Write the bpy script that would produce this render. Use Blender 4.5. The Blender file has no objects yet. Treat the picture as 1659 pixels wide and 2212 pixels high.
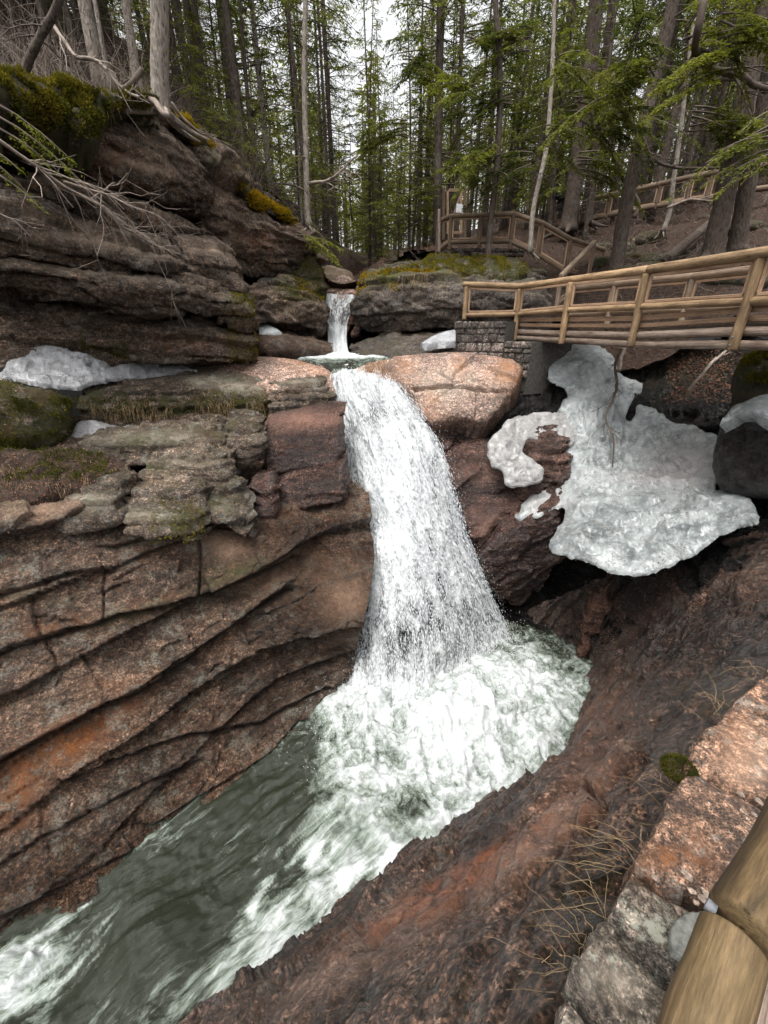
import bpy, math, random
import numpy as np
from mathutils import Matrix, Vector
random.seed(7); RNG = np.random.default_rng(7)
SC = bpy.context.scene
COL = SC.collection
# ------------------------------------------------------------------ camera, sky, sun, exposure
PITCH = math.radians(24.0); FOC = 861.0
cam = bpy.data.cameras.new('camera'); cam_o = bpy.data.objects.new('camera', cam); COL.objects.link(cam_o)
cam.sensor_fit = 'HORIZONTAL'; cam.sensor_width = 36.0; cam.lens = 36.0*FOC/1659.0
cam.clip_start = 0.05; cam.clip_end = 2000
cam_o.location = (0, 0, 0); cam_o.rotation_euler = (math.radians(90)-PITCH, 0, 0)
SC.camera = cam_o
world = bpy.data.worlds.new('World'); SC.world = world; world.use_nodes = True
wt = world.node_tree; wt.nodes.clear()
sky = wt.nodes.new('ShaderNodeTexSky'); sky.sky_type = 'NISHITA'; sky.sun_disc = False
SUN_EL, SUN_AZ = math.radians(72), math.radians(215)      # azimuth measured from +Y clockwise
sky.sun_elevation = SUN_EL; sky.sun_rotation = SUN_AZ
sky.air_density = 1.0; sky.dust_density = 6.0; sky.ozone_density = 1.0
hs = wt.nodes.new('ShaderNodeHueSaturation'); hs.inputs['Saturation'].default_value = 0.10; hs.inputs['Value'].default_value = 1.75
bg = wt.nodes.new('ShaderNodeBackground'); bg.inputs['Strength'].default_value = 0.15
wo = wt.nodes.new('ShaderNodeOutputWorld')
wt.links.new(sky.outputs[0], hs.inputs['Color']); wt.links.new(hs.outputs[0], bg.inputs[0]); wt.links.new(bg.outputs[0], wo.inputs[0])
sun = bpy.data.lights.new('sun', 'SUN'); sun.energy = 1.5; sun.angle = math.radians(24); sun.color = (1.0, .97, .92)
sun_o = bpy.data.objects.new('sun', sun); COL.objects.link(sun_o)
sd = Vector((math.sin(SUN_AZ)*math.cos(SUN_EL), math.cos(SUN_AZ)*math.cos(SUN_EL), math.sin(SUN_EL)))
sun_o.rotation_euler = sd.to_track_quat('Z', 'Y').to_euler()
SC.view_settings.view_transform = 'Standard'; SC.view_settings.look = 'None'
SC.view_settings.exposure = 0.50; SC.view_settings.gamma = 1.0; SC.view_settings.use_curve_mapping = False
SC.render.engine = 'CYCLES'
SC.cycles.max_bounces = 6; SC.cycles.transparent_max_bounces = 12

# ------------------------------------------------------------------ places: a sight line of the photo and a distance give a point of the gorge
ct, st_ = math.cos(PITCH), math.sin(PITCH)
def W(px, py, Y=None, z=None):
    u = (px-829.5)/FOC; v = (1106.0-py)/FOC
    d = np.array([u, ct+v*st_, -st_+v*ct])
    return d*((Y/d[1]) if Y is not None else (z/d[2]))
def WA(px, py, Y):
    u = (px-829.5)/FOC; v = (1106.0-py)/FOC
    d = np.stack([u, ct+v*st_, -st_+v*ct], -1)
    return d*(Y/d[..., 1])[..., None]
def PIX(P):
    x, y, z = P[..., 0], P[..., 1], P[..., 2]
    t = y*ct-z*st_; up = y*st_+z*ct
    t = np.where(t < .05, .05, t)
    return 829.5+FOC*x/t, 1106.0-FOC*up/t
def pts(lst):
    """each item (px,py,Y) or (px,py,'z',val)"""
    return np.array([W(a[0], a[1], z=a[3]) if len(a) == 4 else W(a[0], a[1], Y=a[2]) for a in lst])

# ------------------------------------------------------------------ noise
def _h(ix, iy, iz, s):
    with np.errstate(over='ignore'):
        h = (ix.astype(np.uint32)*np.uint32(374761393)+iy.astype(np.uint32)*np.uint32(668265263)
             + iz.astype(np.uint32)*np.uint32(2147483647)+np.uint32((s*974634777+12345) & 0xffffffff))
        h = (h ^ (h >> np.uint32(13)))*np.uint32(1274126177)
        h = (h ^ (h >> np.uint32(16)))*np.uint32(2246822519)
        h = h ^ (h >> np.uint32(15))
    return h.astype(np.float64)/4294967295.0
def noise(P, s=0):
    i = np.floor(P).astype(np.int64); f = P-i; f = f*f*(3-2*f)
    r = 0
    for a in (0, 1):
        wa = f[..., 0] if a else 1-f[..., 0]
        for b in (0, 1):
            wb = f[..., 1] if b else 1-f[..., 1]
            for c in (0, 1):
                wc = f[..., 2] if c else 1-f[..., 2]
                r = r+wa*wb*wc*_h(i[..., 0]+a, i[..., 1]+b, i[..., 2]+c, s)
    return r*2-1
def fbm(P, o=4, s=0, g=.5):
    r = 0; a = 1; t = 0
    for k in range(o):
        r = r+a*noise(P*(2.03**k)+k*17.3, s+k); t += a; a *= g
    return r/t
def ridged(P, o=4, s=0, g=.5):
    r = 0; a = 1; t = 0
    for k in range(o):
        r = r+a*(1-2*np.abs(noise(P*(2.03**k)+k*11.1, s+k))); t += a; a *= g
    return r/t
def hash1(k, s=0):
    k = np.floor(k).astype(np.int64); return _h(k, k*0+s*7, k*0+3, s)
def hash2(k, l, s=0):
    k = np.floor(k).astype(np.int64); l = np.floor(l).astype(np.int64); return _h(k, l, k*0+5, s)
def sstep(a, b, x):
    t = np.clip((x-a)/(b-a), 0, 1); return t*t*(3-2*t)

# ------------------------------------------------------------------ mesh / object helpers
def mesh_np(name, V, F, smooth=True, attrs=None):
    V = np.asarray(V, dtype=np.float32); F = np.asarray(F, dtype=np.int32)
    me = bpy.data.meshes.new(name)
    n = F.shape[1]
    me.vertices.add(len(V)); me.vertices.foreach_set('co', V.ravel())
    me.loops.add(F.size); me.loops.foreach_set('vertex_index', F.ravel())
    me.polygons.add(len(F)); me.polygons.foreach_set('loop_start', np.arange(0, F.size, n, dtype=np.int32))
    me.update(calc_edges=True)
    me.polygons.foreach_set('use_smooth', np.full(len(F), smooth))
    if attrs:
        for k, a in attrs.items():
            a = np.asarray(a, dtype=np.float32)
            if a.ndim == 1:
                at = me.attributes.new(k, 'FLOAT', 'POINT'); at.data.foreach_set('value', a)
            else:
                at = me.attributes.new(k, 'FLOAT_VECTOR', 'POINT'); at.data.foreach_set('vector', a.ravel())
    return me
def link(name, me, mat=None, parent=None, loc=None, label=None, cat=None, group=None, kind=None):
    if mat is not None and me is not None and not me.materials: me.materials.append(mat)
    o = bpy.data.objects.new(name, me); COL.objects.link(o)
    if parent is not None: o.parent = parent
    if loc is not None: o.location = loc
    tag(o, label, cat, group, kind)
    return o
def tag(o, label=None, cat=None, group=None, kind=None):
    if label: o['label'] = label
    if cat: o['category'] = cat
    if group: o['group'] = group
    if kind: o['kind'] = kind
    return o
def thing(name, loc, label, cat, group=None):
    return link(name, None, loc=tuple(loc), label=label, cat=cat, group=group)
def grid_faces(nr, nc):
    i = np.arange(nr*nc).reshape(nr, nc)
    return np.stack([i[:-1, :-1], i[1:, :-1], i[1:, 1:], i[:-1, 1:]], -1).reshape(-1, 4)
def resample(P, n, k=.5):
    """k=0 straight between points, 1 smooth"""
    P = np.asarray(P, float)
    d = np.r_[0, np.cumsum(np.maximum(np.linalg.norm(np.diff(P, axis=0), axis=1), 1e-6))]
    t = np.linspace(0, d[-1], n)
    i = np.clip(np.searchsorted(d, t, 'right')-1, 0, len(P)-2)
    f = ((t-d[i])/(d[i+1]-d[i]))[:, None]
    L = P[i]*(1-f)+P[i+1]*f
    p0 = P[np.maximum(i-1, 0)]; p1 = P[i]; p2 = P[i+1]; p3 = P[np.minimum(i+2, len(P)-1)]
    C = .5*((2*p1)+(-p0+p2)*f+(2*p0-5*p1+4*p2-p3)*f*f+(-p0+3*p1-3*p2+p3)*f**3)
    return L*(1-k)+C*k
def loft(rows, nc, nr, kc=.8, kr=.5):
    R = np.stack([resample(r, nc, kc) for r in rows], 0)          # rows x cols x 3
    m = R.mean(axis=1)
    d = np.r_[0, np.cumsum(np.maximum(np.linalg.norm(np.diff(R, axis=0), axis=2).mean(axis=1), 1e-6))]
    t = np.linspace(0, d[-1], nr); i = np.clip(np.searchsorted(d, t, 'right')-1, 0, len(rows)-2)
    f = ((t-d[i])/(d[i+1]-d[i]))[:, None, None]
    n = len(rows)
    p0 = R[np.maximum(i-1, 0)]; p1 = R[i]; p2 = R[i+1]; p3 = R[np.minimum(i+2, n-1)]
    C = .5*((2*p1)+(-p0+p2)*f+(2*p0-5*p1+4*p2-p3)*f*f+(-p0+3*p1-3*p2+p3)*f**3)
    return (p1*(1-f)+p2*f)*(1-kr)+C*kr
def gnormals(G):
    du = np.gradient(G, axis=1); dv = np.gradient(G, axis=0)
    n = np.cross(dv, du); l = np.linalg.norm(n, axis=-1, keepdims=True)
    return n/np.maximum(l, 1e-9)
def unit(v):
    v = np.asarray(v, float); return v/np.linalg.norm(v)

def tps(ctrl):
    c = np.array([[a[0], a[1]] for a in ctrl], float); y = np.array([a[2] for a in ctrl], float)
    s = np.abs(c).max(); c = c/s
    def U(r2): return r2*np.log(np.maximum(r2, 1e-12))
    n = len(c); K = U(((c[:, None]-c[None])**2).sum(-1))+np.eye(n)*1e-4
    Pm = np.c_[np.ones(n), c]
    A = np.zeros((n+3, n+3)); A[:n, :n] = K; A[:n, n:] = Pm; A[n:, :n] = Pm.T
    w = np.linalg.solve(A, np.r_[y, 0, 0, 0])
    def f(x, yy):
        q = np.stack([np.asarray(x, float), np.asarray(yy, float)], -1)/s
        sh = q.shape[:-1]; q = q.reshape(-1, 2)
        out = np.empty(len(q))
        for k in range(0, len(q), 20000):
            qq = q[k:k+20000]
            out[k:k+20000] = U(((qq[:, None]-c[None])**2).sum(-1))@w[:n]+w[n]+qq@w[n+1:]
        return out.reshape(sh)
    return f
def poly_sd(px, py, poly):
    """signed distance (+ inside) and nearest border point"""
    P = np.stack([px.ravel(), py.ravel()], -1).astype(float); A = np.array(poly, float); B = np.roll(A, -1, 0)
    best = np.full(len(P), 1e18); near = np.zeros_like(P); ins = np.zeros(len(P), bool)
    for a, b in zip(A, B):
        ab = b-a; t = np.clip(((P-a)@ab)/max(ab@ab, 1e-9), 0, 1); q = a+t[:, None]*ab
        d = ((P-q)**2).sum(1); m = d < best; best[m] = d[m]; near[m] = q[m]
        c = ((a[1] > P[:, 1]) != (b[1] > P[:, 1]))
        with np.errstate(divide='ignore', invalid='ignore'):
            xx = (b[0]-a[0])*(P[:, 1]-a[1])/(b[1]-a[1])+a[0]
        ins ^= c & (P[:, 0] < xx)
    d = np.sqrt(best)*np.where(ins, 1, -1)
    return d.reshape(px.shape), near[:, 0].reshape(px.shape), near[:, 1].reshape(px.shape)
def blobs(px, py, lst):
    """sum of soft spots (x, y, rx, ry, value[, angle])"""
    r = np.zeros_like(px, dtype=float)
    for b in lst:
        a = math.radians(b[5]) if len(b) > 5 else 0
        dx = px-b[0]; dy = py-b[1]
        X = (dx*math.cos(a)+dy*math.sin(a))/b[2]; Y = (-dx*math.sin(a)+dy*math.cos(a))/b[3]
        r = r+b[4]*np.exp(-(X*X+Y*Y))
    return r

# ------------------------------------------------------------------ rock relief
SURF = {}      # name -> (points, normals) for scattering
def facets(P, sn, size, amp, seed=0, tilt=.35, stretch=2.2):
    """broken angular faces: each cell of an irregular lattice has its own step and tilt"""
    sn = unit(sn); Q = (P+(P@sn)[..., None]*sn*(stretch-1))/size
    Q = Q+.25*np.stack([noise(Q*1.3, seed+70), noise(Q*1.3, seed+71), noise(Q*1.3, seed+72)], -1)
    sh = Q.shape[:-1]; Q = Q.reshape(-1, 3); I = np.floor(Q).astype(np.int64)
    best = np.full(len(Q), 1e9); val = np.zeros(len(Q))
    for a in (-1, 0, 1):
        for b in (-1, 0, 1):
            for c in (-1, 0, 1):
                J = I+np.array([a, b, c]); x, y, z = J[:, 0], J[:, 1], J[:, 2]
                C = J+np.stack([_h(x, y, z, seed+1), _h(x, y, z, seed+2), _h(x, y, z, seed+3)], -1)
                D = Q-C; d = (D*D).sum(1); m = d < best
                t = np.stack([_h(x, y, z, seed+4), _h(x, y, z, seed+5), _h(x, y, z, seed+6)], -1)-.5
                v = (_h(x, y, z, seed+7)-.5)+(D*t).sum(1)*2*tilt*2
                best = np.where(m, d, best); val = np.where(m, v, val)
    return (amp*val).reshape(sh)
def rock_off(P, sn, h=.35, jn=None, jw=.9, amp=.12, groove=.07, med=.06, fine=.025, seed=0, warp=.25, sc=1.0, saw=1.0, fac=.07, fsize=.5):
    """distance to push the surface out: beds, cross joints, undulation and fine grain"""
    sn = unit(sn)
    w = fbm(P*.45/sc, 3, seed+40)*warp*sc+fbm(P*2.4/sc, 4, seed+41, .6)*warp*.22*sc
    s = (P@sn+w)/h
    s = s+.35*noise(np.stack([s*.6, s*0+seed, s*0], -1), seed+5)
    k = np.floor(s); f = s-k
    if jn is None: jn = unit(np.cross(sn, [0.2, .9, .3]))
    jn = unit(jn)
    c = (P@jn+fbm(P*.8/sc, 3, seed+50)*.3*sc)/(jw*(.6+.9*hash1(k, seed+2)))+hash1(k, seed+1)*9
    l = np.floor(c); g = c-l
    off = (hash1(k, seed)-.5)*amp*2+(hash2(k, l, seed)-.5)*amp*.9
    # beds swell in their middle and have an edge that rounds off
    off = off+amp*saw*(.55-f)*(.5+hash1(k, seed+4))
    off = off+(hash2(k, l, seed+9)-.5)*amp*2.2*(g-.5)+(hash2(k, l, seed+10)-.5)*amp*1.6*(f-.5)
    e = np.minimum(f, 1-f)*h; ej = np.minimum(g, 1-g)*jw
    gm = sstep(-.35, .35, noise(P*.9/sc, seed+60))
    off = off-groove*np.exp(-(e/(.022*sc))**2)*(.25+.75*gm)-groove*.7*np.exp(-(ej/(.016*sc))**2)*(1-gm)
    q = P+w[..., None]*.3
    st = q-(q@sn)[..., None]*sn*(-1.8)          # compress across the bedding: streaks along it
    off = off+facets(P, sn, fsize, fac, seed)+facets(P, sn, fsize*.33, fac*.3, seed+20)
    off = off+med*fbm(st*1.6/sc, 4, seed+7)*1.6+fine*ridged(st*5.5/sc, 4, seed+9, .6)+fine*.6*fbm(P*16/sc, 2, seed+3)
    return off
def smooth_grid(A, n=1):
    for _ in range(n):
        B = A.copy()
        B[1:-1, 1:-1] = (A[1:-1, 1:-1]*4+A[:-2, 1:-1]+A[2:, 1:-1]+A[1:-1, :-2]+A[1:-1, 2:])/8
        A = B
    return A
def finish_surface(name, G, mat, off, attrs=None, kind='structure', label=None, cat=None, group=None, parent=None, moss=None, wet=None, stain=None, pale=None, obname=None, tan=0):
    N = gnormals(smooth_grid(G, 4))
    V = G+N*off[..., None]
    if tan:      # push a little sideways too, so faces are not simple sheets
        V = V+tan*np.stack([noise(G*2.2, 91), noise(G*2.2, 92), noise(G*2.2, 93)], -1)
    N2 = gnormals(V)
    px, py = PIX(V)
    at = {}
    for nm, l in (('moss', moss), ('wet', wet), ('stain', stain), ('pale', pale)):
        if l is not None: at[nm] = np.clip(blobs(px, py, l), 0, 1.5).ravel() if not np.isscalar(l) else np.full(px.size, float(l))
    at['hollow'] = np.zeros(px.size)
    me = mesh_np(name, V.reshape(-1, 3), grid_faces(*V.shape[:2]), True, at)
    SURF[name] = (V.reshape(-1, 3), N2.reshape(-1, 3), V.shape[:2])
    return link(obname or name, me, mat, parent=parent, kind=kind, label=label, cat=cat, group=group)

def slab(name, top, bot, mat, k=1.0, back=(0, 1.2, .25), backb=(0, 1.0, -.1), sp=.04, sn=(0, .1, 1), bulge=.08, kc=.6, kr=.35, rk=None, tan=.03, **kw):
    top = [(a, b, c*k) for a, b, c in top]; bot = [(a, b, c*k) for a, b, c in bot]
    T = pts(top); B = pts(bot)
    n = 24
    T = resample(T, n, .6); B = resample(B, n, .6)
    # taper ends backwards so that the slab is closed at both sides
    e = np.minimum(np.arange(n), np.arange(n)[::-1])
    tap = np.clip(1-e/1.6, 0, 1)[:, None]
    bk = np.array(back, float); bb = np.array(backb, float)
    rows = [T+bk*1.0, T+bk*.35+np.array([0, 0, .05]), T+unit(bk)*.10, T*1.0, T*.75+B*.25, T*.5+B*.5, T*.2+B*.8, B*1.0, B+unit(bb)*.15, B+bb]
    out = unit(np.array([T.mean(0)[0]*-.3, -1, .15]))
    rows[4] = rows[4]+out*bulge*.8; rows[5] = rows[5]+out*bulge; rows[6] = rows[6]+out*bulge*.6
    for i in range(2, 8): rows[i] = rows[i]*(1-tap*.0)+tap*unit(bk)*min(.5, np.linalg.norm(bk)*.5)
    Ln = np.linalg.norm(np.diff(T, axis=0), axis=1).sum()
    Hn = sum(np.linalg.norm(rows[i+1].mean(0)-rows[i].mean(0)) for i in range(len(rows)-1))
    nc = int(np.clip(Ln/sp, 24, 420)); nr = int(np.clip(Hn/sp, 20, 300))
    G = loft(rows, nc, nr, kc, kr)
    off = rock_off(G, sn, **(rk or {}))
    return finish_surface(name, G, mat, off, tan=tan, **kw)

def patch(name, poly, ctrl, mat, thick=.15, rpx=30, step=3, back=.25, nz=.03, nsc=3.0, seed=0, ridge=0, push=0, jit=0, fold=None, prof=0, **kw):
    """a rounded mass with a traced border, lying on the surface through the control points"""
    A = np.array(poly, float); m = step*3
    if jit:
        A = resample(np.r_[A, A[:1]], len(A)*10, .6)[:-1] if A.shape[1] == 3 else resample(np.c_[np.r_[A, A[:1]], np.zeros(len(A)+1)], len(A)*8, .6)[:-1, :2]
        q = np.c_[A/22.0, np.full(len(A), seed+.5)]
        A = A+jit*np.stack([fbm(q, 3, seed+1), fbm(q, 3, seed+2)], -1)
    xs = np.arange(A[:, 0].min()-m, A[:, 0].max()+m, step); ys = np.arange(A[:, 1].min()-m, A[:, 1].max()+m, step)
    X, Y = np.meshgrid(xs, ys)
    d, nx, ny = poly_sd(X, Y, A)
    keep = d > -step*1.5
    out = keep & (d < 0)
    X = np.where(out, nx, X); Y = np.where(out, ny, Y); dd = np.maximum(d, 0)
    D = tps(ctrl)(X, Y)-push
    G = WA(X, Y, D)
    N = gnormals(G)
    pr = np.clip(dd/rpx, 0, 1)**.8 if prof else np.sqrt(np.clip(1-(1-np.clip(dd/rpx, 0, 1))**2, 0, 1))
    n1 = fbm(G*nsc, 4, seed+3)
    h = thick*pr+nz*n1*1.5*np.clip(pr, .1, 1)+(ridge*ridged(G*nsc*.7, 3, seed+8) if ridge else 0)*pr
    if fold is not None: h = h+fold(G, X, Y)*pr
    V = G+N*h[..., None]-N*(np.where(out, back, 0))[..., None]
    cell = keep[:-1, :-1] & keep[1:, :-1] & keep[1:, 1:] & keep[:-1, 1:]
    idx = np.arange(X.size).reshape(X.shape)
    F = np.stack([idx[:-1, :-1][cell], idx[1:, :-1][cell], idx[1:, 1:][cell], idx[:-1, 1:][cell]], -1)
    used = np.unique(F); mp = np.full(X.size, -1); mp[used] = np.arange(len(used))
    Vu = V.reshape(-1, 3)[used]
    at = {'edge': pr.reshape(-1)[used]}
    px, py = PIX(Vu)
    for nm in ('moss', 'wet', 'stain', 'pale', 'dirt'):
        if nm in kw:
            l = kw.pop(nm); at[nm] = np.full(len(used), float(l)) if np.isscalar(l) else np.clip(blobs(px, py, l), 0, 1.5)
    me = mesh_np(name, Vu, mp[F], True, at)
    SURF[name] = (Vu, gnormals(V).reshape(-1, 3)[used], None)
    obn = kw.pop('obname', name)
    return link(obn, me, mat, **kw)

def tube_arrays(path, radii, n=8, seed=0, rough=0.0, cap=True):
    P = np.asarray(path, float); m = len(P); r = np.broadcast_to(np.asarray(radii, float), (m,))
    T = np.gradient(P, axis=0); T = T/np.maximum(np.linalg.norm(T, axis=1, keepdims=True), 1e-9)
    a = np.array([0, 0, 1.0]) if abs(T[0][2]) < .9 else np.array([1.0, 0, 0])
    U = np.cross(T, a); U = U/np.maximum(np.linalg.norm(U, axis=1, keepdims=True), 1e-9); Vv = np.cross(T, U)
    th = np.linspace(0, 2*math.pi, n, endpoint=False)
    V = P[:, None]+(U[:, None]*np.cos(th)[None, :, None]+Vv[:, None]*np.sin(th)[None, :, None])*r[:, None, None]
    if rough:
        V = V+(V-P[:, None])*(rough*fbm(V*6, 3, seed))[..., None]
    V = V.reshape(-1, 3)
    i = np.arange(m*n).reshape(m, n)
    F = np.stack([i[:-1], np.roll(i, -1, 1)[:-1], np.roll(i, -1, 1)[1:], i[1:]], -1).reshape(-1, 4)
    if cap:
        c0 = len(V); V = np.r_[V, P[:1]-T[:1]*r[0]*.15, P[-1:]+T[-1:]*r[-1]*.15]
        F = np.r_[F, np.stack([np.full(n, c0), np.roll(i[0], -1), i[0], i[0]*0+c0], -1)[:, [0, 1, 2, 2]]*1]
        F = np.r_[F, np.stack([np.full(n, c0+1), i[-1], np.roll(i[-1], -1), np.roll(i[-1], -1)], -1)]
    return V, F
def join_arrays(lst):
    Vs, Fs, o = [], [], 0
    for V, F in lst: Vs.append(V); Fs.append(F+o); o += len(V)
    return np.concatenate(Vs), np.concatenate(Fs)
def clean_mesh(name, V, F, smooth=True, attrs=None):
    """quads that may hold a doubled corner -> tris where needed"""
    deg = F[:, 2] == F[:, 3]
    if deg.any():
        q = F[~deg]; t = F[deg][:, :3]
        T = np.concatenate([q[:, [0, 1, 2]], q[:, [0, 2, 3]], t]) if len(q) else t
        return mesh_np(name, V, T, smooth, attrs)
    return mesh_np(name, V, F, smooth, attrs)
# ------------------------------------------------------------------ materials
class NT:
    def __init__(s, name):
        s.m = bpy.data.materials.new(name); s.m.use_nodes = True; s.t = s.m.node_tree; s.t.nodes.clear()
        s.out = s.t.nodes.new('ShaderNodeOutputMaterial')
    def n(s, typ, **kw):
        nd = s.t.nodes.new('ShaderNode'+typ)
        for k, v in kw.items():
            if k.startswith('_'): setattr(nd, k[1:], v)
            else: s.set(nd, k, v)
        return nd
    def set(s, nd, k, v):
        sock = nd.inputs[int(k[1:])] if (k[0] == 'i' and k[1:].isdigit()) else nd.inputs[k.replace('_', ' ')]
        if isinstance(v, bpy.types.NodeSocket): s.t.links.new(v, sock)
        elif isinstance(v, bpy.types.Node): s.t.links.new(v.outputs[0], sock)
        else: sock.default_value = v
    def pos(s): return s.n('NewGeometry').outputs['Position']
    def obj(s): return s.n('TexCoord').outputs['Object']
    def map(s, v, sc=(1, 1, 1), rot=(0, 0, 0), loc=(0, 0, 0)): return s.n('Mapping', Vector=v, Scale=sc, Rotation=rot, Location=loc).outputs[0]
    def noise(s, v, scale, detail=5, rough=.55, dist=0.0): return s.n('TexNoise', Vector=v, Scale=scale, Detail=detail, Roughness=rough, Distortion=dist).outputs[0]
    def vor(s, v, scale, feature='F1'): return s.n('TexVoronoi', Vector=v, Scale=scale, _feature=feature).outputs[0]
    def ramp(s, f, stops, interp='LINEAR'):
        r = s.n('ValToRGB', i0=f); cr = r.color_ramp; cr.interpolation = interp
        while len(cr.elements) > 1: cr.elements.remove(cr.elements[-1])
        cr.elements[0].position = stops[0][0]; cr.elements[0].color = (*([stops[0][1]]*3), 1) if np.isscalar(stops[0][1]) else (*stops[0][1], 1)
        for p, c in stops[1:]:
            e = cr.elements.new(p); e.color = (*([c]*3), 1) if np.isscalar(c) else (*c, 1)
        return r.outputs[0]
    def mix(s, f, a, b, mode='MIX'):
        m = s.n('Mix', _data_type='RGBA', _blend_type=mode)
        for k, v in ((0, f), (6, a), (7, b)):
            if isinstance(v, bpy.types.NodeSocket): s.t.links.new(v, m.inputs[k])
            elif k == 0: m.inputs[0].default_value = v
            else: m.inputs[k].default_value = (*v, 1)
        return m.outputs[2]
    def math(s, op, a, b=0.0, c=None, clamp=False):
        m = s.n('Math', _operation=op, _use_clamp=clamp, i0=a, i1=b)
        if c is not None: s.set(m, 'i2', c)
        return m.outputs[0]
    def attr(s, nm): return s.n('Attribute', _attribute_name=nm).outputs['Fac']
    def vattr(s, nm): return s.n('Attribute', _attribute_name=nm).outputs['Vector']
    def upz(s): return s.n('SeparateXYZ', Vector=s.n('NewGeometry').outputs['Normal']).outputs[2]
    def rand(s): return s.n('ObjectInfo').outputs['Random']
    def bump(s, h, strength=.5, dist=.02, normal=None):
        b = s.n('Bump', Height=h, Strength=strength, Distance=dist)
        if normal is not None: s.set(b, 'Normal', normal)
        return b.outputs[0]
    def principled(s, color, rough=.8, normal=None, **kw):
        p = s.n('BsdfPrincipled', Base_Color=color if isinstance(color, bpy.types.NodeSocket) else (*color, 1), Roughness=rough, **kw)
        if normal is not None: s.set(p, 'Normal', normal)
        s.t.links.new(p.outputs[0], s.out.inputs[0]); return p

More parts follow.
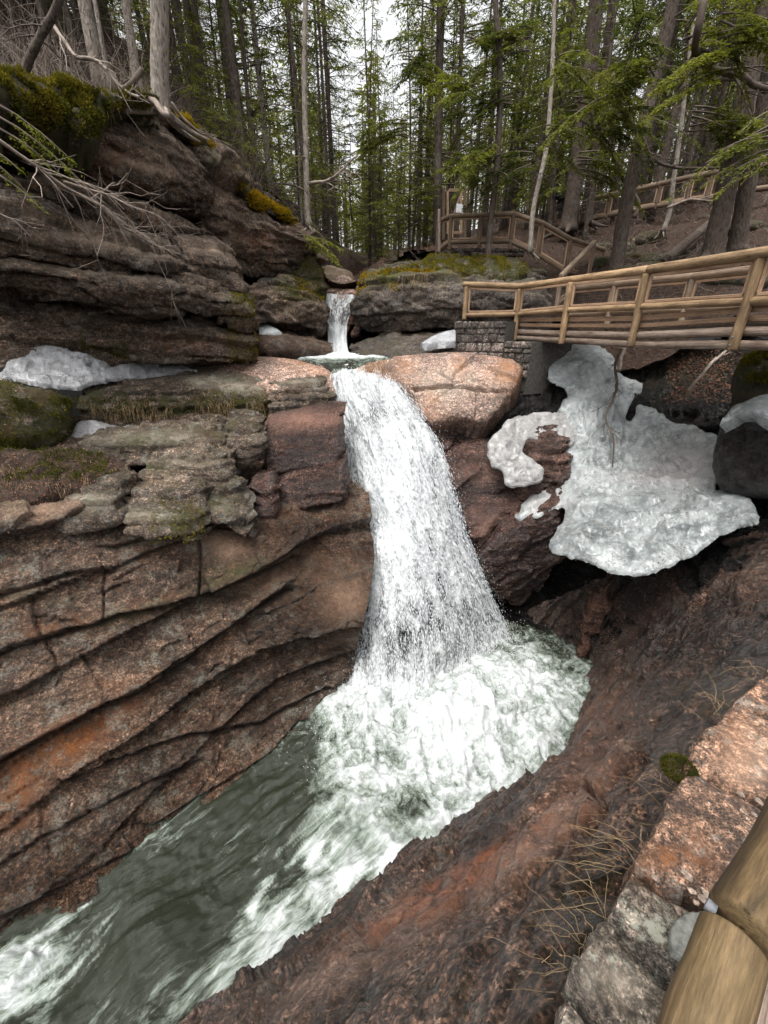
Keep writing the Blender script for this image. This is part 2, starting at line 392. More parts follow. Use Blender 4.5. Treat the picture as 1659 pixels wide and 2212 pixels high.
def rock_mat(name, dark, mid, light, stain=(.30, .10, .025), speck=.5, lichen=.25, mossy=.0, rough=.75, wet=.0, sdir=(0, 0, 0), grain=42, lich_col=(.33, .34, .30), bump=.6, streak=.5, lichsize=3.0, rnd=False):
    t = NT(name); p = t.pos()
    big = t.noise(p, .9, 5, .6); med = t.noise(p, 4.5, 6, .65)
    st = t.noise(t.map(p, (1.2, 1.2, 7), sdir), 1.6, 6, .7, .4)
    col = t.mix(t.ramp(big, [(.36, 0), (.62, 1)]), dark, mid)
    col = t.mix(t.math('MULTIPLY', t.ramp(st, [(.45, 0), (.68, 1)]), streak), col, light)
    col = t.mix(t.math('MULTIPLY', t.ramp(med, [(.50, 0), (.72, 1)]), .65), col, light)
    col = t.mix(1.0, col, t.ramp(t.noise(t.map(p, (1, 1, 2), sdir), .55, 7, .62, .3), [(.34, .42), (.50, .85), (.64, 1.25)]), 'MULTIPLY')
    # granite grains
    g1 = t.vor(p, grain); g1c = t.n('TexVoronoi', Vector=p, Scale=grain*1.3).outputs['Color']
    gs = t.n('SeparateColor', Color=g1c).outputs[0]
    dk = t.ramp(gs, [(.0, .25), (.30, .45), (.34, 1), (.72, 1), (.78, 1.7), (1, 1.9)])
    col2 = t.mix(1.0, col, dk, 'MULTIPLY'); col = t.mix(speck, col, col2)
    fine = t.noise(p, 26, 4, .7); mid2 = t.noise(t.map(p, (1, 1, 1.8), sdir), 8.5, 7, .75)
    col = t.mix(.8, col, t.mix(1.0, col, t.ramp(mid2, [(.32, .38), (.50, .9), (.66, 1.9)]), 'MULTIPLY'))
    col = t.mix(.85, col, t.mix(1.0, col, t.ramp(fine, [(.36, .30), (.47, .80), (.53, 1.05), (.64, 2.1)]), 'MULTIPLY'))
    f3 = t.noise(p, 13, 5, .75); col = t.mix(.7, col, t.mix(1.0, col, t.ramp(f3, [(.38, .35), (.50, 1.0), (.62, 1.7)]), 'MULTIPLY'))
    # mineral stain and pale faces
    sm = t.math('MULTIPLY', t.attr('stain'), t.ramp(t.noise(p, 3.2, 8, .78), [(.42, .05), (.55, 1)]), clamp=True)
    col = t.mix(sm, col, t.mix(t.ramp(fine, [(.4, 0), (.6, 1)]), stain, tuple(c*.45 for c in stain)))
    pm = t.math('MULTIPLY', t.attr('pale'), t.ramp(t.noise(p, 3.0, 6, .7), [(.3, .3), (.6, 1)]), clamp=True)
    col = t.mix(pm, col, t.mix(t.ramp(fine, [(.35, 0), (.6, 1)]), tuple(c*1.3 for c in light), tuple(min(.6, c*2.0) for c in light)))
    # lichen
    up = t.upz()
    if lichen:
        lm = t.math('MULTIPLY', t.ramp(t.noise(p, lichsize, 8, .78), [(.53, 0), (.60, 1)]), t.ramp(t.noise(p, 30, 3, .7), [(.42, 0), (.55, 1)]))
        lm = t.math('MULTIPLY', lm, lichen, clamp=True)
        col = t.mix(lm, col, lich_col)
    # moss on ledges
    mm = t.math('ADD', t.attr('moss'), t.math('MULTIPLY', t.ramp(up, [(.35, 0), (.85, 1)]), mossy))
    mn = t.noise(p, 2.6, 7, .7)
    mm = t.math('MULTIPLY', mm, t.ramp(mn, [(.40, 0), (.58, 1.6)]), clamp=True)
    mcol = t.mix(t.ramp(t.noise(p, 9, 6, .8), [(.35, 0), (.65, 1)]), (.020, .022, .006), (.085, .082, .014))
    mcol = t.mix(t.ramp(t.noise(p, 1.3, 3), [(.5, 0), (.7, .7)]), mcol, (.10, .055, .02))
    col = t.mix(mm, col, mcol)
    wetv = t.math('ADD', t.attr('wet'), wet, clamp=True)
    col = t.mix(wetv, col, t.mix(1.0, col, (.36, .33, .32), 'MULTIPLY'))
    ro = t.n('MapRange', Value=wetv, i3=rough, i4=.16).outputs[0]
    ro = t.math('ADD', ro, t.math('MULTIPLY', t.math('SUBTRACT', med, .5), .5), clamp=True)
    ro = t.math('MAXIMUM', ro, t.math('MULTIPLY', mm, .9))
    bh = t.math('ADD', t.math('MULTIPLY', t.noise(p, 14, 8, .80), 2.6), t.math('MULTIPLY', st, .6))
    bh = t.math('ADD', bh, t.math('MULTIPLY', g1, .30))
    bh = t.math('ADD', bh, t.math('MULTIPLY', t.math('MULTIPLY', mm, t.noise(p, 40, 4, .8)), 1.2))
    wv = t.n('VectorMath', _operation='ADD', i0=t.map(p, (1.1, 1.1, 2.6), sdir), i1=t.n('VectorMath', _operation='SCALE', i0=t.n('TexNoise', Vector=p, Scale=2.0, Detail=4.0).outputs[1], Scale=.9).outputs[0]).outputs[0]
    ed = t.n('TexVoronoi', Vector=wv, Scale=1.7, _feature='DISTANCE_TO_EDGE').outputs[0]
    fac = t.n('SeparateColor', Color=t.n('TexVoronoi', Vector=wv, Scale=2.6).outputs['Color']).outputs[0]
    bh = t.math('ADD', bh, t.math('ADD', t.math('MULTIPLY', t.ramp(ed, [(0, 0), (.02, 1)]), .12), t.math('MULTIPLY', mid2, 1.2)))
    if rnd: kk = t.n('MapRange', Value=t.rand(), i3=.5, i4=1.5).outputs[0]; col = t.mix(1.0, col, t.n('CombineColor', Red=kk, Green=kk, Blue=kk).outputs[0], 'MULTIPLY')
    t.principled(col, ro, t.bump(bh, bump, .06), Specular_IOR_Level=.5)
    return t.m

def simple_noise_mat(name, c1, c2, scale, rough=.9, bump=.4, bd=.02, sc=(1, 1, 1), space='pos', spec=.3, detail=6):
    t = NT(name); p = t.map(t.pos() if space == 'pos' else t.obj(), sc)
    f = t.noise(p, scale, detail, .65)
    t.principled(t.mix(t.ramp(f, [(.36, 0), (.64, 1)]), c1, c2), rough, t.bump(f, bump, bd), Specular_IOR_Level=spec); return t.m

def log_mat(name, a, b, weather=.4, green=.0, dark=(.06, .035, .02)):
    t = NT(name); o = t.obj(); r = t.rand()
    sh = t.n('VectorMath', _operation='ADD', i0=o, i1=t.n('CombineXYZ', X=t.math('MULTIPLY', r, 31.0), Y=t.math('MULTIPLY', r, 17.0), Z=t.math('MULTIPLY', r, 57.0)).outputs[0]).outputs[0]
    g = t.noise(t.map(sh, (9, 9, .7)), 3.2, 7, .65, .6)
    col = t.mix(t.ramp(g, [(.32, 0), (.66, 1)]), a, b)
    w = t.noise(t.map(sh, (2.2, 2.2, .8)), 1.8, 6, .7)
    col = t.mix(t.math('MULTIPLY', t.ramp(w, [(.45, 0), (.66, 1)]), weather), col, dark)
    col = t.mix(t.math('MULTIPLY', t.ramp(t.noise(t.map(sh, (3, 3, 1.2)), 1.1, 4), [(.5, 0), (.7, 1)]), green), col, (.22, .20, .03))
    # knots and checks
    kn = t.vor(t.map(sh, (3.0, 3.0, 1.6)), 1.8)
    col = t.mix(t.ramp(kn, [(.05, .8), (.12, 0)]), col, (.05, .025, .012))
    ck = t.noise(t.map(sh, (22, 22, .35)), 2.2, 3, .5)
    col = t.mix(t.ramp(ck, [(.30, .75), (.37, 0)]), col, dark)
    tint = t.n('MapRange', Value=r, i3=.8, i4=1.2).outputs[0]
    col = t.mix(1.0, col, t.n('CombineColor', Red=tint, Green=tint, Blue=tint).outputs[0], 'MULTIPLY')
    fg = t.noise(t.map(sh, (60, 60, 6)), 3.0, 4, .7); col = t.mix(.6, col, t.mix(1.0, col, t.ramp(fg, [(.3, .45), (.7, 1.5)]), 'MULTIPLY'))
    h = t.math('ADD', g, t.math('MULTIPLY', t.ramp(ck, [(.30, 0), (.38, 1)]), .8))
    t.principled(col, .75, t.bump(h, .45, .01), Specular_IOR_Level=.25); return t.m

def bark_mat(name, a, b, lich=.3, scale=1.0):
    t = NT(name); o = t.n('TexCoord').outputs['Object']; r = t.rand()
    sh = t.n('VectorMath', _operation='ADD', i0=o, i1=t.n('CombineXYZ', X=t.math('MULTIPLY', r, 31.0), Z=t.math('MULTIPLY', r, 57.0)).outputs[0]).outputs[0]
    g = t.noise(t.map(sh, (9*scale, 9*scale, 2.2*scale)), 2.4, 7, .75)
    v = t.vor(t.map(sh, (14*scale, 14*scale, 4*scale)), 1.6)
    col = t.mix(t.ramp(t.math('MULTIPLY', g, t.ramp(v, [(0, .55), (.5, 1.25)])), [(.28, 0), (.62, 1)]), a, b)
    col = t.mix(t.math('MULTIPLY', t.ramp(t.noise(sh, 3.2*scale, 6, .75), [(.5, 0), (.62, 1)]), lich), col, (.30, .30, .26))
    t.principled(col, .9, t.bump(t.math('ADD', g, v), .9, .03), Specular_IOR_Level=.2); return t.m

def leaf_mat(name, a, b, c, trans=.5):
    t = NT(name); p = t.pos(); r = t.rand()
    f = t.noise(p, 1.4, 3, .6); f2 = t.n('TexWhiteNoise', Vector=t.n('VectorMath', _operation='SNAP', i0=p, i1=(.12, .12, .12)).outputs[0]).outputs[0]
    col = t.mix(t.ramp(f, [(.38, 0), (.62, 1)]), a, b)
    col = t.mix(t.math('MULTIPLY', f2, .55), col, c)
    k = t.n('MapRange', Value=r, i3=.7, i4=1.35).outputs[0]
    col = t.mix(1.0, col, t.n('CombineColor', Red=k, Green=k, Blue=k).outputs[0], 'MULTIPLY')
    d = t.n('BsdfDiffuse', Color=col); tr = t.n('BsdfTranslucent', Color=t.mix(1.0, col, (1.5, 1.6, .8), 'MULTIPLY'))
    mx = t.n('MixShader', Fac=trans); t.t.links.new(d.outputs[0], mx.inputs[1]); t.t.links.new(tr.outputs[0], mx.inputs[2])
    t.t.links.new(mx.outputs[0], t.out.inputs[0]); return t.m

M = {}
M['wall'] = rock_mat('granite_wall', (.038, .021, .013), (.110, .058, .034), (.29, .19, .13), speck=.5, lichen=.85, mossy=.06, rough=.6, sdir=(0, math.radians(-24), 0), lich_col=(.25, .24, .20), lichsize=2.6, bump=.9)
M['wetwall'] = rock_mat('wet_red_granite', (.032, .016, .011), (.105, .048, .032), (.27, .155, .115), speck=.5, lichen=.0, mossy=.0, rough=.5, wet=.45, sdir=(0, math.radians(-24), 0), streak=.8)
M['cliff'] = rock_mat('upper_cliff', (.030, .018, .011), (.100, .058, .035), (.33, .23, .165), speck=.4, lichen=.8, mossy=.10, rough=.8, sdir=(0, math.radians(12), 0), lich_col=(.24, .22, .18), lichsize=3.0, bump=.9)
M['ledge'] = rock_mat('mossy_ledge', (.034, .022, .014), (.125, .080, .052), (.40, .29, .215), speck=.5, lichen=.7, mossy=.30, rough=.8, bump=1.0)
M['pale'] = rock_mat('pale_pink_granite', (.10, .060, .042), (.22, .135, .10), (.40, .28, .22), speck=.5, lichen=.2, mossy=.0, rough=.6, stain=(.30, .115, .03), bump=.4)
M['right'] = rock_mat('right_wet_granite', (.024, .014, .010), (.082, .045, .029), (.25, .155, .112), speck=1.0, lichen=.2, mossy=.04, rough=.5, wet=.25, stain=(.26, .10, .05), grain=58, sdir=(math.radians(30), math.radians(-40), 0), streak=.12, bump=.7)
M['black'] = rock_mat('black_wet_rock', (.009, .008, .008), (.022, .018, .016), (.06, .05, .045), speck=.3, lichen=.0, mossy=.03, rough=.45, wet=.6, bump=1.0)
M['plat'] = rock_mat('platform_rock', (.032, .024, .018), (.070, .048, .036), (.15, .115, .09), speck=.3, lichen=.3, mossy=.25, rough=.8, sdir=(0, math.radians(4), 0))
M['kerb'] = rock_mat('orange_speckled_granite', (.075, .045, .030), (.185, .10, .060), (.29, .185, .125), speck=1.0, lichen=.3, mossy=.0, rough=.75, stain=(.30, .11, .03), grain=110, streak=.1, bump=.5, lichsize=5)
M['kerbgrey'] = rock_mat('grey_granite_block', (.075, .06, .045), (.15, .115, .09), (.26, .22, .18), speck=.9, lichen=.9, mossy=.1, rough=.85, grain=110, streak=.5, bump=.6, lich_col=(.36, .36, .29), lichsize=7)
M['masonry'] = rock_mat('abutment_stone', (.07, .054, .045), (.16, .122, .102), (.28, .225, .195), speck=.6, lichen=.4, mossy=.15, rough=.85, rnd=True)
M['mortar'] = simple_noise_mat('mortar', (.05, .045, .04), (.10, .09, .08), 12)
M['log'] = log_mat('peeled_log', (.135, .085, .045), (.38, .255, .145), .65, .08)
M['log_grey'] = log_mat('weathered_log', (.13, .095, .068), (.27, .205, .15), .6, .1)
M['log_front2'] = log_mat('shaded_brown_log', (.040, .026, .014), (.145, .092, .045), 1.0, .10, (.03, .018, .01))  # darker copy of the near log colour; the upper log's shade is painted in
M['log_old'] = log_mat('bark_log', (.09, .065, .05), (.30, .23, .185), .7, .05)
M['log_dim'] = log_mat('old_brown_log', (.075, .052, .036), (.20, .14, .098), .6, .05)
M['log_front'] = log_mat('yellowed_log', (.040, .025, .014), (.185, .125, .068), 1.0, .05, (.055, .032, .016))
M['board'] = log_mat('sawn_board', (.22, .13, .08), (.40, .27, .175), .3, .0)
M['board_grey'] = log_mat('grey_board', (.20, .15, .12), (.34, .27, .22), .3, .0)
M['wire'] = simple_noise_mat('wire', (.10, .09, .08), (.16, .15, .13), 8, .5)
M['steel'] = simple_noise_mat('galvanised_steel', (.10, .105, .115), (.20, .21, .225), 30, .45)
M['concrete'] = simple_noise_mat('concrete', (.09, .09, .08), (.19, .19, .17), 40)
M['bark'] = bark_mat('dark_bark', (.020, .015, .012), (.085, .064, .051), .12)
M['bark_pale'] = bark_mat('flaky_pale_bark', (.055, .044, .036), (.26, .22, .185), .35)
M['twig'] = simple_noise_mat('twig', (.16, .125, .10), (.34, .28, .235), 6)
M['twig_dark'] = simple_noise_mat('dark_twig', (.05, .038, .03), (.12, .09, .07), 6)
M['needle'] = leaf_mat('needle_green', (.042, .054, .017), (.125, .135, .038), (.21, .205, .055), .35)
M['needle_dark'] = leaf_mat('needle_dark', (.018, .027, .011), (.060, .070, .025), (.10, .108, .034))
M['needle_bright'] = leaf_mat('needle_bright', (.055, .066, .018), (.135, .145, .034), (.22, .21, .046), .35)
M['moss'] = leaf_mat('moss_tuft', (.030, .028, .007), (.092, .082, .012), (.18, .14, .018), .2)
M['moss_dark'] = leaf_mat('moss_tuft_dark', (.018, .022, .005), (.05, .052, .010), (.09, .08, .018), .2)
M['moss_gold'] = leaf_mat('moss_tuft_gold', (.14, .105, .010), (.30, .22, .014), (.36, .19, .02), .3)
M['straw'] = leaf_mat('dry_grass', (.20, .13, .065), (.40, .28, .16), (.50, .38, .23), .2)
M['litter'] = leaf_mat('fallen_leaf', (.06, .026, .016), (.16, .078, .050), (.32, .18, .13), .15)
M['soil'] = simple_noise_mat('leaf_covered_soil', (.012, .008, .006), (.060, .034, .022), 9, .95, 1.0, .10)
M['paper'] = simple_noise_mat('sign_paper', (.55, .58, .62), (.72, .74, .76), 20, .6, .05)
M['shingle'] = simple_noise_mat('dark_roof', (.012, .012, .013), (.03, .03, .03), 10)

def ice_mat(name, base, deep, dirt=.5, white=(.62, .66, .66), tr=.35):
    t = NT(name); p = t.pos()
    a = t.noise(p, 1.3, 6, .6, .6); b = t.noise(p, 9, 6, .7)
    col = t.mix(t.ramp(a, [(.36, 0), (.62, 1)]), deep, base)
    col = t.mix(t.ramp(b, [(.5, 0), (.75, .8)]), col, white)
    col = t.mix(t.math('MULTIPLY', t.attr('pale'), t.ramp(b, [(.3, .3), (.6, 1)]), clamp=True), col, (.36, .325, .31))
    dm = t.math('MULTIPLY', t.ramp(t.noise(p, 28, 5, .8), [(.56, 0), (.60, 1)]), t.ramp(t.noise(p, 2.2, 4, .6), [(.42, 0), (.6, 1)]))
    dm = t.math('MULTIPLY', dm, t.math('ADD', t.attr('dirt'), dirt), clamp=True)
    col = t.mix(dm, col, (.06, .045, .02))
    h = t.math('ADD', t.noise(p, 5, 6, .7, .8), t.math('MULTIPLY', t.noise(p, 30, 4, .7), .45))
    t.principled(col, .28, t.bump(h, 1.0, .10), Specular_IOR_Level=.5, Subsurface_Weight=tr, Subsurface_Radius=(.08, .12, .14), Subsurface_Scale=.6, Coat_Weight=.35, Coat_Roughness=.15)
    return t.m
M['ice'] = ice_mat('meltwater_ice', (.40, .425, .42), (.12, .14, .14), 1.1, (.60, .62, .62), .15)
M['snow'] = ice_mat('old_snow', (.46, .46, .475), (.27, .275, .285), .7, (.66, .66, .66), .1)

def foam_mat(name, flow=False, clear=(.018, .021, .013), aer=(.15, .175, .145), white=(.52, .54, .54)):
    t = NT(name); p = t.pos()
    v = t.vattr('flow') if flow else p
    f = t.attr('foam')
    if flow:
        n1 = t.noise(t.map(v, (2.6, .55, 1)), 2.2, 7, .7, .5); n2 = t.noise(t.map(v, (11, 3.0, 1)), 2.6, 6, .75, .4)
    else:
        fv = t.vattr('flow'); cm = t.attr('calm')
        def mx(a, b): return t.math('ADD', t.math('MULTIPLY', a, t.math('SUBTRACT', 1.0, cm)), t.math('MULTIPLY', b, cm))
        n1 = mx(t.noise(v, 2.2, 8, .66, 1.6), t.noise(fv, 2.0, 8, .68, .8)); n2 = mx(t.noise(v, 7, 7, .75, 1.6), t.noise(fv, 8, 6, .75, .6))
    nn = t.math('ADD', t.math('MULTIPLY', t.math('SUBTRACT', n1, .5), 1.5), t.math('MULTIPLY', t.math('SUBTRACT', n2, .5), 1.1))
    s = t.math('ADD', f, t.math('MULTIPLY', nn, 1.05), clamp=True)
    col = t.mix(t.ramp(s, [(.15, 0), (.45, 1)]), clear, aer)
    col = t.mix(t.ramp(s, [(.42, 0), (.90, 1)]), col, white)
    rough = t.ramp(s, [(.15, .06), (.55, .5)])
    bn = t.math('ADD', t.noise(v, 7, 6, .65, 1.0), t.math('MULTIPLY', n2, .8)) if flow else t.math('ADD', n1, t.math('MULTIPLY', n2, 1.2))
    p_ = t.principled(col, rough, t.bump(bn, .55, .05), Specular_IOR_Level=.5 if flow else .38, IOR=1.33)
    return t, p_, s
M['pool'] = foam_mat('churning_water')[0].m
t, pp, s = foam_mat('falling_water', True, clear=(.10, .10, .095), aer=(.32, .33, .33), white=(.68, .70, .70))
al = t.ramp(s, [(.14, 0.0), (.50, 1)]); t.set(pp, 'Alpha', al); M['fall'] = t.m
t = NT('water_drop'); pp = t.principled((.70, .72, .74), .2, Specular_IOR_Level=.6, Alpha=.85); M['drop'] = t.m
t, pp, s = foam_mat('thin_sliding_water', True, clear=(.14, .075, .045), aer=(.30, .24, .19), white=(.8, .8, .8)); M['slide'] = t.m
# ------------------------------------------------------------------ gorge rock
def strata_from(a, b, into=(-.55, 1, .15)):
    d = unit(pts([b])[0]-pts([a])[0]); n = np.cross(d, unit(into)); n = unit(n)
    return n if n[2] > 0 else -n
SN_L = strata_from((20, 1630, 'z', -6.1), (600, 1310, 'z', -5.4), (-.8, .6, .0))
SN_U = strata_from((0, 450, 8.9), (500, 560, 12.5), (-.5, 1, .05))
SN_R = strata_from((1150, 1760, 'z', -7.6), (1420, 1330, 'z', -5.2), (1, .6, .5))
print('strata', SN_L, SN_U, SN_R)

SN_RB = strata_from((1030, 1205, 9.7), (1200, 1085, 9.7), (.1, 1, .2))
# lower left wall, one sheet from the shelf down below the water
rows = [
 [(-330, 860, 'z', -1.7), (-60, 900, 'z', -1.8), (200, 905, 'z', -1.9), (420, 890, 'z', -1.8), (600, 860, 'z', -1.75), (760, 850, 'z', -1.7)],
 [(-330, 960, 'z', -2.3), (-60, 985, 'z', -2.45), (200, 985, 'z', -2.55), (400, 975, 'z', -2.6), (560, 950, 'z', -2.7), (770, 935, 'z', -2.7)],
 [(-330, 1040, 'z', -2.8), (-60, 1050, 'z', -2.8), (200, 1050, 'z', -2.95), (400, 1050, 'z', -3.15), (560, 1050, 'z', -3.5), (680, 1040, 'z', -3.6), (790, 1030, 'z', -3.6)],
 [(-330, 1100, 'z', -2.8), (-60, 1105, 'z', -2.8), (230, 1105, 'z', -3.1), (430, 1130, 'z', -3.55), (560, 1150, 'z', -4.0), (680, 1130, 'z', -4.2), (800, 1110, 'z', -4.2)],
 [(-330, 1260, 'z', -3.7), (-60, 1240, 'z', -3.7), (250, 1200, 'z', -3.85), (440, 1220, 'z', -4.35), (570, 1230, 'z', -4.7), (700, 1210, 'z', -4.95), (810, 1200, 'z', -4.95)],
 [(-330, 1440, 'z', -4.7), (-60, 1400, 'z', -4.7), (250, 1340, 'z', -4.9), (440, 1330, 'z', -5.3), (590, 1320, 'z', -5.5), (690, 1330, 'z', -5.75), (790, 1330, 'z', -5.8)],
 [(-330, 1680, 'z', -5.9), (-60, 1610, 'z', -5.9), (230, 1530, 'z', -6.1), (430, 1460, 'z', -6.3), (600, 1400, 'z', -6.5), (715, 1400, 'z', -6.7), (770, 1400, 'z', -6.75)],
 [(-330, 1960, 'z', -7.1), (-60, 1830, 'z', -7.0), (200, 1720, 'z', -7.1), (400, 1610, 'z', -7.2), (590, 1500, 'z', -7.3), (725, 1460, 'z', -7.35), (765, 1450, 'z', -7.4)],
 [(-330, 2230, 'z', -8), (-60, 2080, 'z', -8), (0, 2043, 'z', -8), (110, 1990, 'z', -8), (225, 1925, 'z', -8), (300, 1840, 'z', -8), (435, 1750, 'z', -8), (580, 1632, 'z', -8), (700, 1540, 'z', -8), (745, 1500, 'z', -8)],
]
rows = [pts(r) for r in rows]
rows.append(rows[-1]+np.array([.35, -.25, -.5])); rows.append(rows[-1]+np.array([.3, -.2, -1.2]))
G = loft(rows, 420, 400, .7, .45)
JN_L = unit(np.cross(SN_L, [-.5, .8, 0]))
off = rock_off(G, SN_L, h=.85, jn=JN_L, jw=1.9, amp=.17, groove=.10, med=.05, fine=.02, seed=3, warp=.14, saw=1.6)
px, py = PIX(G)
low = sstep(0, 1, (py-(1530-px*.36))/220)
# the lower part is washed smooth into long thin overlapping scales
def scales(G, h, seed, amp, jit=.10):
    w = fbm(G*.7, 3, seed)*jit*2+fbm(G*3.1, 3, seed+1)*jit*.25
    s = (G@SN_L+w)/h; s = s+.45*noise(np.stack([s*.5, (G@JN_L)*.35, s*0], -1), seed+2)
    k = np.floor(s); f = s-k; on = sstep(-.05, .35, noise(np.stack([(G@JN_L)*.55+hash1(k, seed)*20, k*1.0, s*0], -1), seed+3))
    return amp*on*((.5-f)-.35*np.exp(-(np.minimum(f, 1-f)/.07)**2))
off = off*(1-low*.6)+low*(facets(G, SN_L, .7, .05, 91, .4, 3.5)+scales(G, .62, 12, .13, .16)+scales(G, .24, 15, .05, .10)+.06*fbm(G*1.3, 4, 19)+.03*ridged(G*2.2, 3, 20))+.022*fbm((G-(G@SN_L)[..., None]*SN_L*(-2.5))*4.5, 4, 78, .65)
# the named open joints of the face: the slab above juts over the one below
def crack(off, px, py, path, depth, w):
    A = np.array(path, float); best = np.full(px.shape, 1e9)
    for a, b in zip(A[:-1], A[1:]):
        ab = b-a; t_ = np.clip(((px-a[0])*ab[0]+(py-a[1])*ab[1])/(ab@ab), 0, 1)
        best = np.minimum(best, np.hypot(px-a[0]-t_*ab[0], py-a[1]-t_*ab[1]))
    return off-depth*np.exp(-(best/w)**2)
def joint(off, px, py, path, depth, over, w=4, reach=70):
    A = np.array(path, float); yc = np.interp(px, A[:, 0], A[:, 1]); sd_ = yc-py      # + above
    inx = sstep(A[0, 0]-60, A[0, 0]+5, px)*(1-sstep(A[-1, 0]-20, A[-1, 0]+50, px))
    return off+inx*(over*np.where(sd_ > 0, np.exp(-np.abs(sd_)/reach), -.7*np.exp(-np.abs(sd_)/(reach*.5)))-depth*np.exp(-((sd_+w*.7)/w)**2))
wob = fbm(G*1.3, 5, 33, .6)*11
off = joint(off, px, py+wob, [(-400, 1560), (-60, 1435), (0, 1407), (130, 1365), (260, 1325), (420, 1290), (560, 1235), (640, 1200)], .22, .14)
off = joint(off, px, py+wob, [(-400, 1830), (-60, 1675), (0, 1640), (60, 1605), (170, 1550), (290, 1490), (400, 1425), (500, 1345), (620, 1265)], .30, .22, 5, 90)
off = joint(off, px, py+wob, [(-60, 1300), (0, 1285), (150, 1240), (230, 1228)], .15, .08)
off = joint(off, px, py+wob, [(240, 1180), (330, 1160), (430, 1120), (500, 1130)], .12, .08)
off = crack(off, px+wob*.4, py, [(222, 1225), (220, 1280), (224, 1335)], .12, 2.5)
off = crack(off, px+wob*.4, py, [(428, 1150), (434, 1210), (430, 1280)], .16, 3)
off = joint(off, px, py+wob, [(-60, 2010), (100, 1930), (300, 1830), (520, 1700), (640, 1560)], .08, .06)
off = joint(off, px, py+wob, [(160, 1680), (240, 1640), (400, 1585), (560, 1560), (700, 1480)], .12, .12, 4, 60)
off = joint(off, px, py+wob, [(-60, 1900), (60, 1830), (200, 1745), (330, 1680), (430, 1640)], .10, .09, 4, 60)
off = joint(off, px, py+wob, [(330, 1780), (460, 1700), (600, 1620), (690, 1545)], .08, .07, 4, 50)
finish_surface('rock_wall', G, M['wall'], off, tan=.02,
  wet=[(700, 1250, 160, 160, .8), (520, 1500, 300, 90, .55, -30), (200, 1900, 420, 110, .8, -30), (640, 1150, 120, 60, .6)],
  stain=[(90, 1640, 120, 44, 1.0, -35), (200, 1575, 110, 34, .8, -30), (20, 1740, 60, 60, .7), (240, 1480, 60, 20, .3), (330, 1300, 60, 15, .4, -20), (120, 1350, 90, 20, .5, -15)],
  moss=[(500, 1240, 90, 25, .6, -20), (80, 1290, 120, 20, .3), (350, 1110, 90, 30, .8), (270, 1330, 120, 14, .4, -15), (60, 1060, 200, 40, .5)],
  pale=[(150, 1090, 140, 24, .7, -8), (480, 1180, 50, 30, .9), (640, 1200, 70, 50, .5), (740, 1290, 50, 60, 1.0), (560, 1260, 60, 30, .3)])

# rock behind the falling water
rows = [pts(r) for r in [
 [(560, 790, 13.0), (700, 800, 12.9), (850, 800, 12.9), (1010, 810, 13.0)],
 [(600, 850, 12.3), (720, 850, 12.2), (860, 850, 12.2), (1000, 880, 12.6)],
 [(650, 950, 11.8), (760, 960, 11.3), (930, 970, 11.3), (1050, 960, 12.2)],
 [(660, 1100, 10.9), (770, 1100, 10.8), (960, 1100, 11.0), (1080, 1090, 11.6)],
 [(660, 1250, 9.6), (770, 1260, 9.4), (960, 1260, 10.3), (1120, 1250, 11.0)],
 [(660, 1400, 8.2), (770, 1400, 8.3), (960, 1370, 10.0), (1120, 1350, 10.9)],
 [(650, 1560, 'z', -9), (800, 1560, 'z', -9), (960, 1460, 'z', -9), (1180, 1400, 'z', -9)]]]
G = loft(rows, 120, 170, .7, .5)
finish_surface('rock_behind_falls', G, M['wetwall'], rock_off(G, SN_RB, h=.95, jw=1.6, amp=.12, groove=.08, seed=9), wet=.9)

# right wall of the gorge, from the masonry kerb down into the water
wl = pts([(1120, 1335, 'z', -8), (1210, 1375, 'z', -8), (1290, 1432, 'z', -8), (1262, 1560, 'z', -8), (1195, 1700, 'z', -8), (1105, 1790, 'z', -8), (1010, 1845, 'z', -8), (900, 1905, 'z', -8), (780, 1990, 'z', -8), (660, 2068, 'z', -8), (560, 2140, 'z', -8), (455, 2225, 'z', -8), (300, 2330, 'z', -8), (120, 2460, 'z', -8)])
tp = pts([(1560, 1175, 'z', -4.0), (1680, 1140, 'z', -3.5), (1790, 1200, 'z', -2.9), (1770, 1330, 'z', -2.4), (1700, 1430, 'z', -2.2), (1600, 1540, 'z', -2.2), (1530, 1660, 'z', -2.2), (1480, 1760, 'z', -2.2), (1430, 1860, 'z', -2.2), (1380, 1960, 'z', -2.2), (1310, 2060, 'z', -2.2), (1270, 2150, 'z', -2.2), (1240, 2260, 'z', -2.2), (1200, 2460, 'z', -2.2)])
nseg = 40
wl = resample(wl, nseg, .8); tp = resample(tp, nseg, .6)
rows = [tp+np.array([.6, 0, -.08]), tp]
for f_, bul in ((.12, .02), (.3, .10), (.5, .16), (.7, .10), (.86, .10), (.95, .04)):
    rows.append(tp*(1-f_)+wl*f_+np.array([-.35, .25, .8])*bul*2.2)
rows += [wl, wl+np.array([-.25, .1, -.5]), wl+np.array([-.5, .2, -1.4])]
G = loft(rows, 520, 380, .6, .55)
px, py = PIX(G)
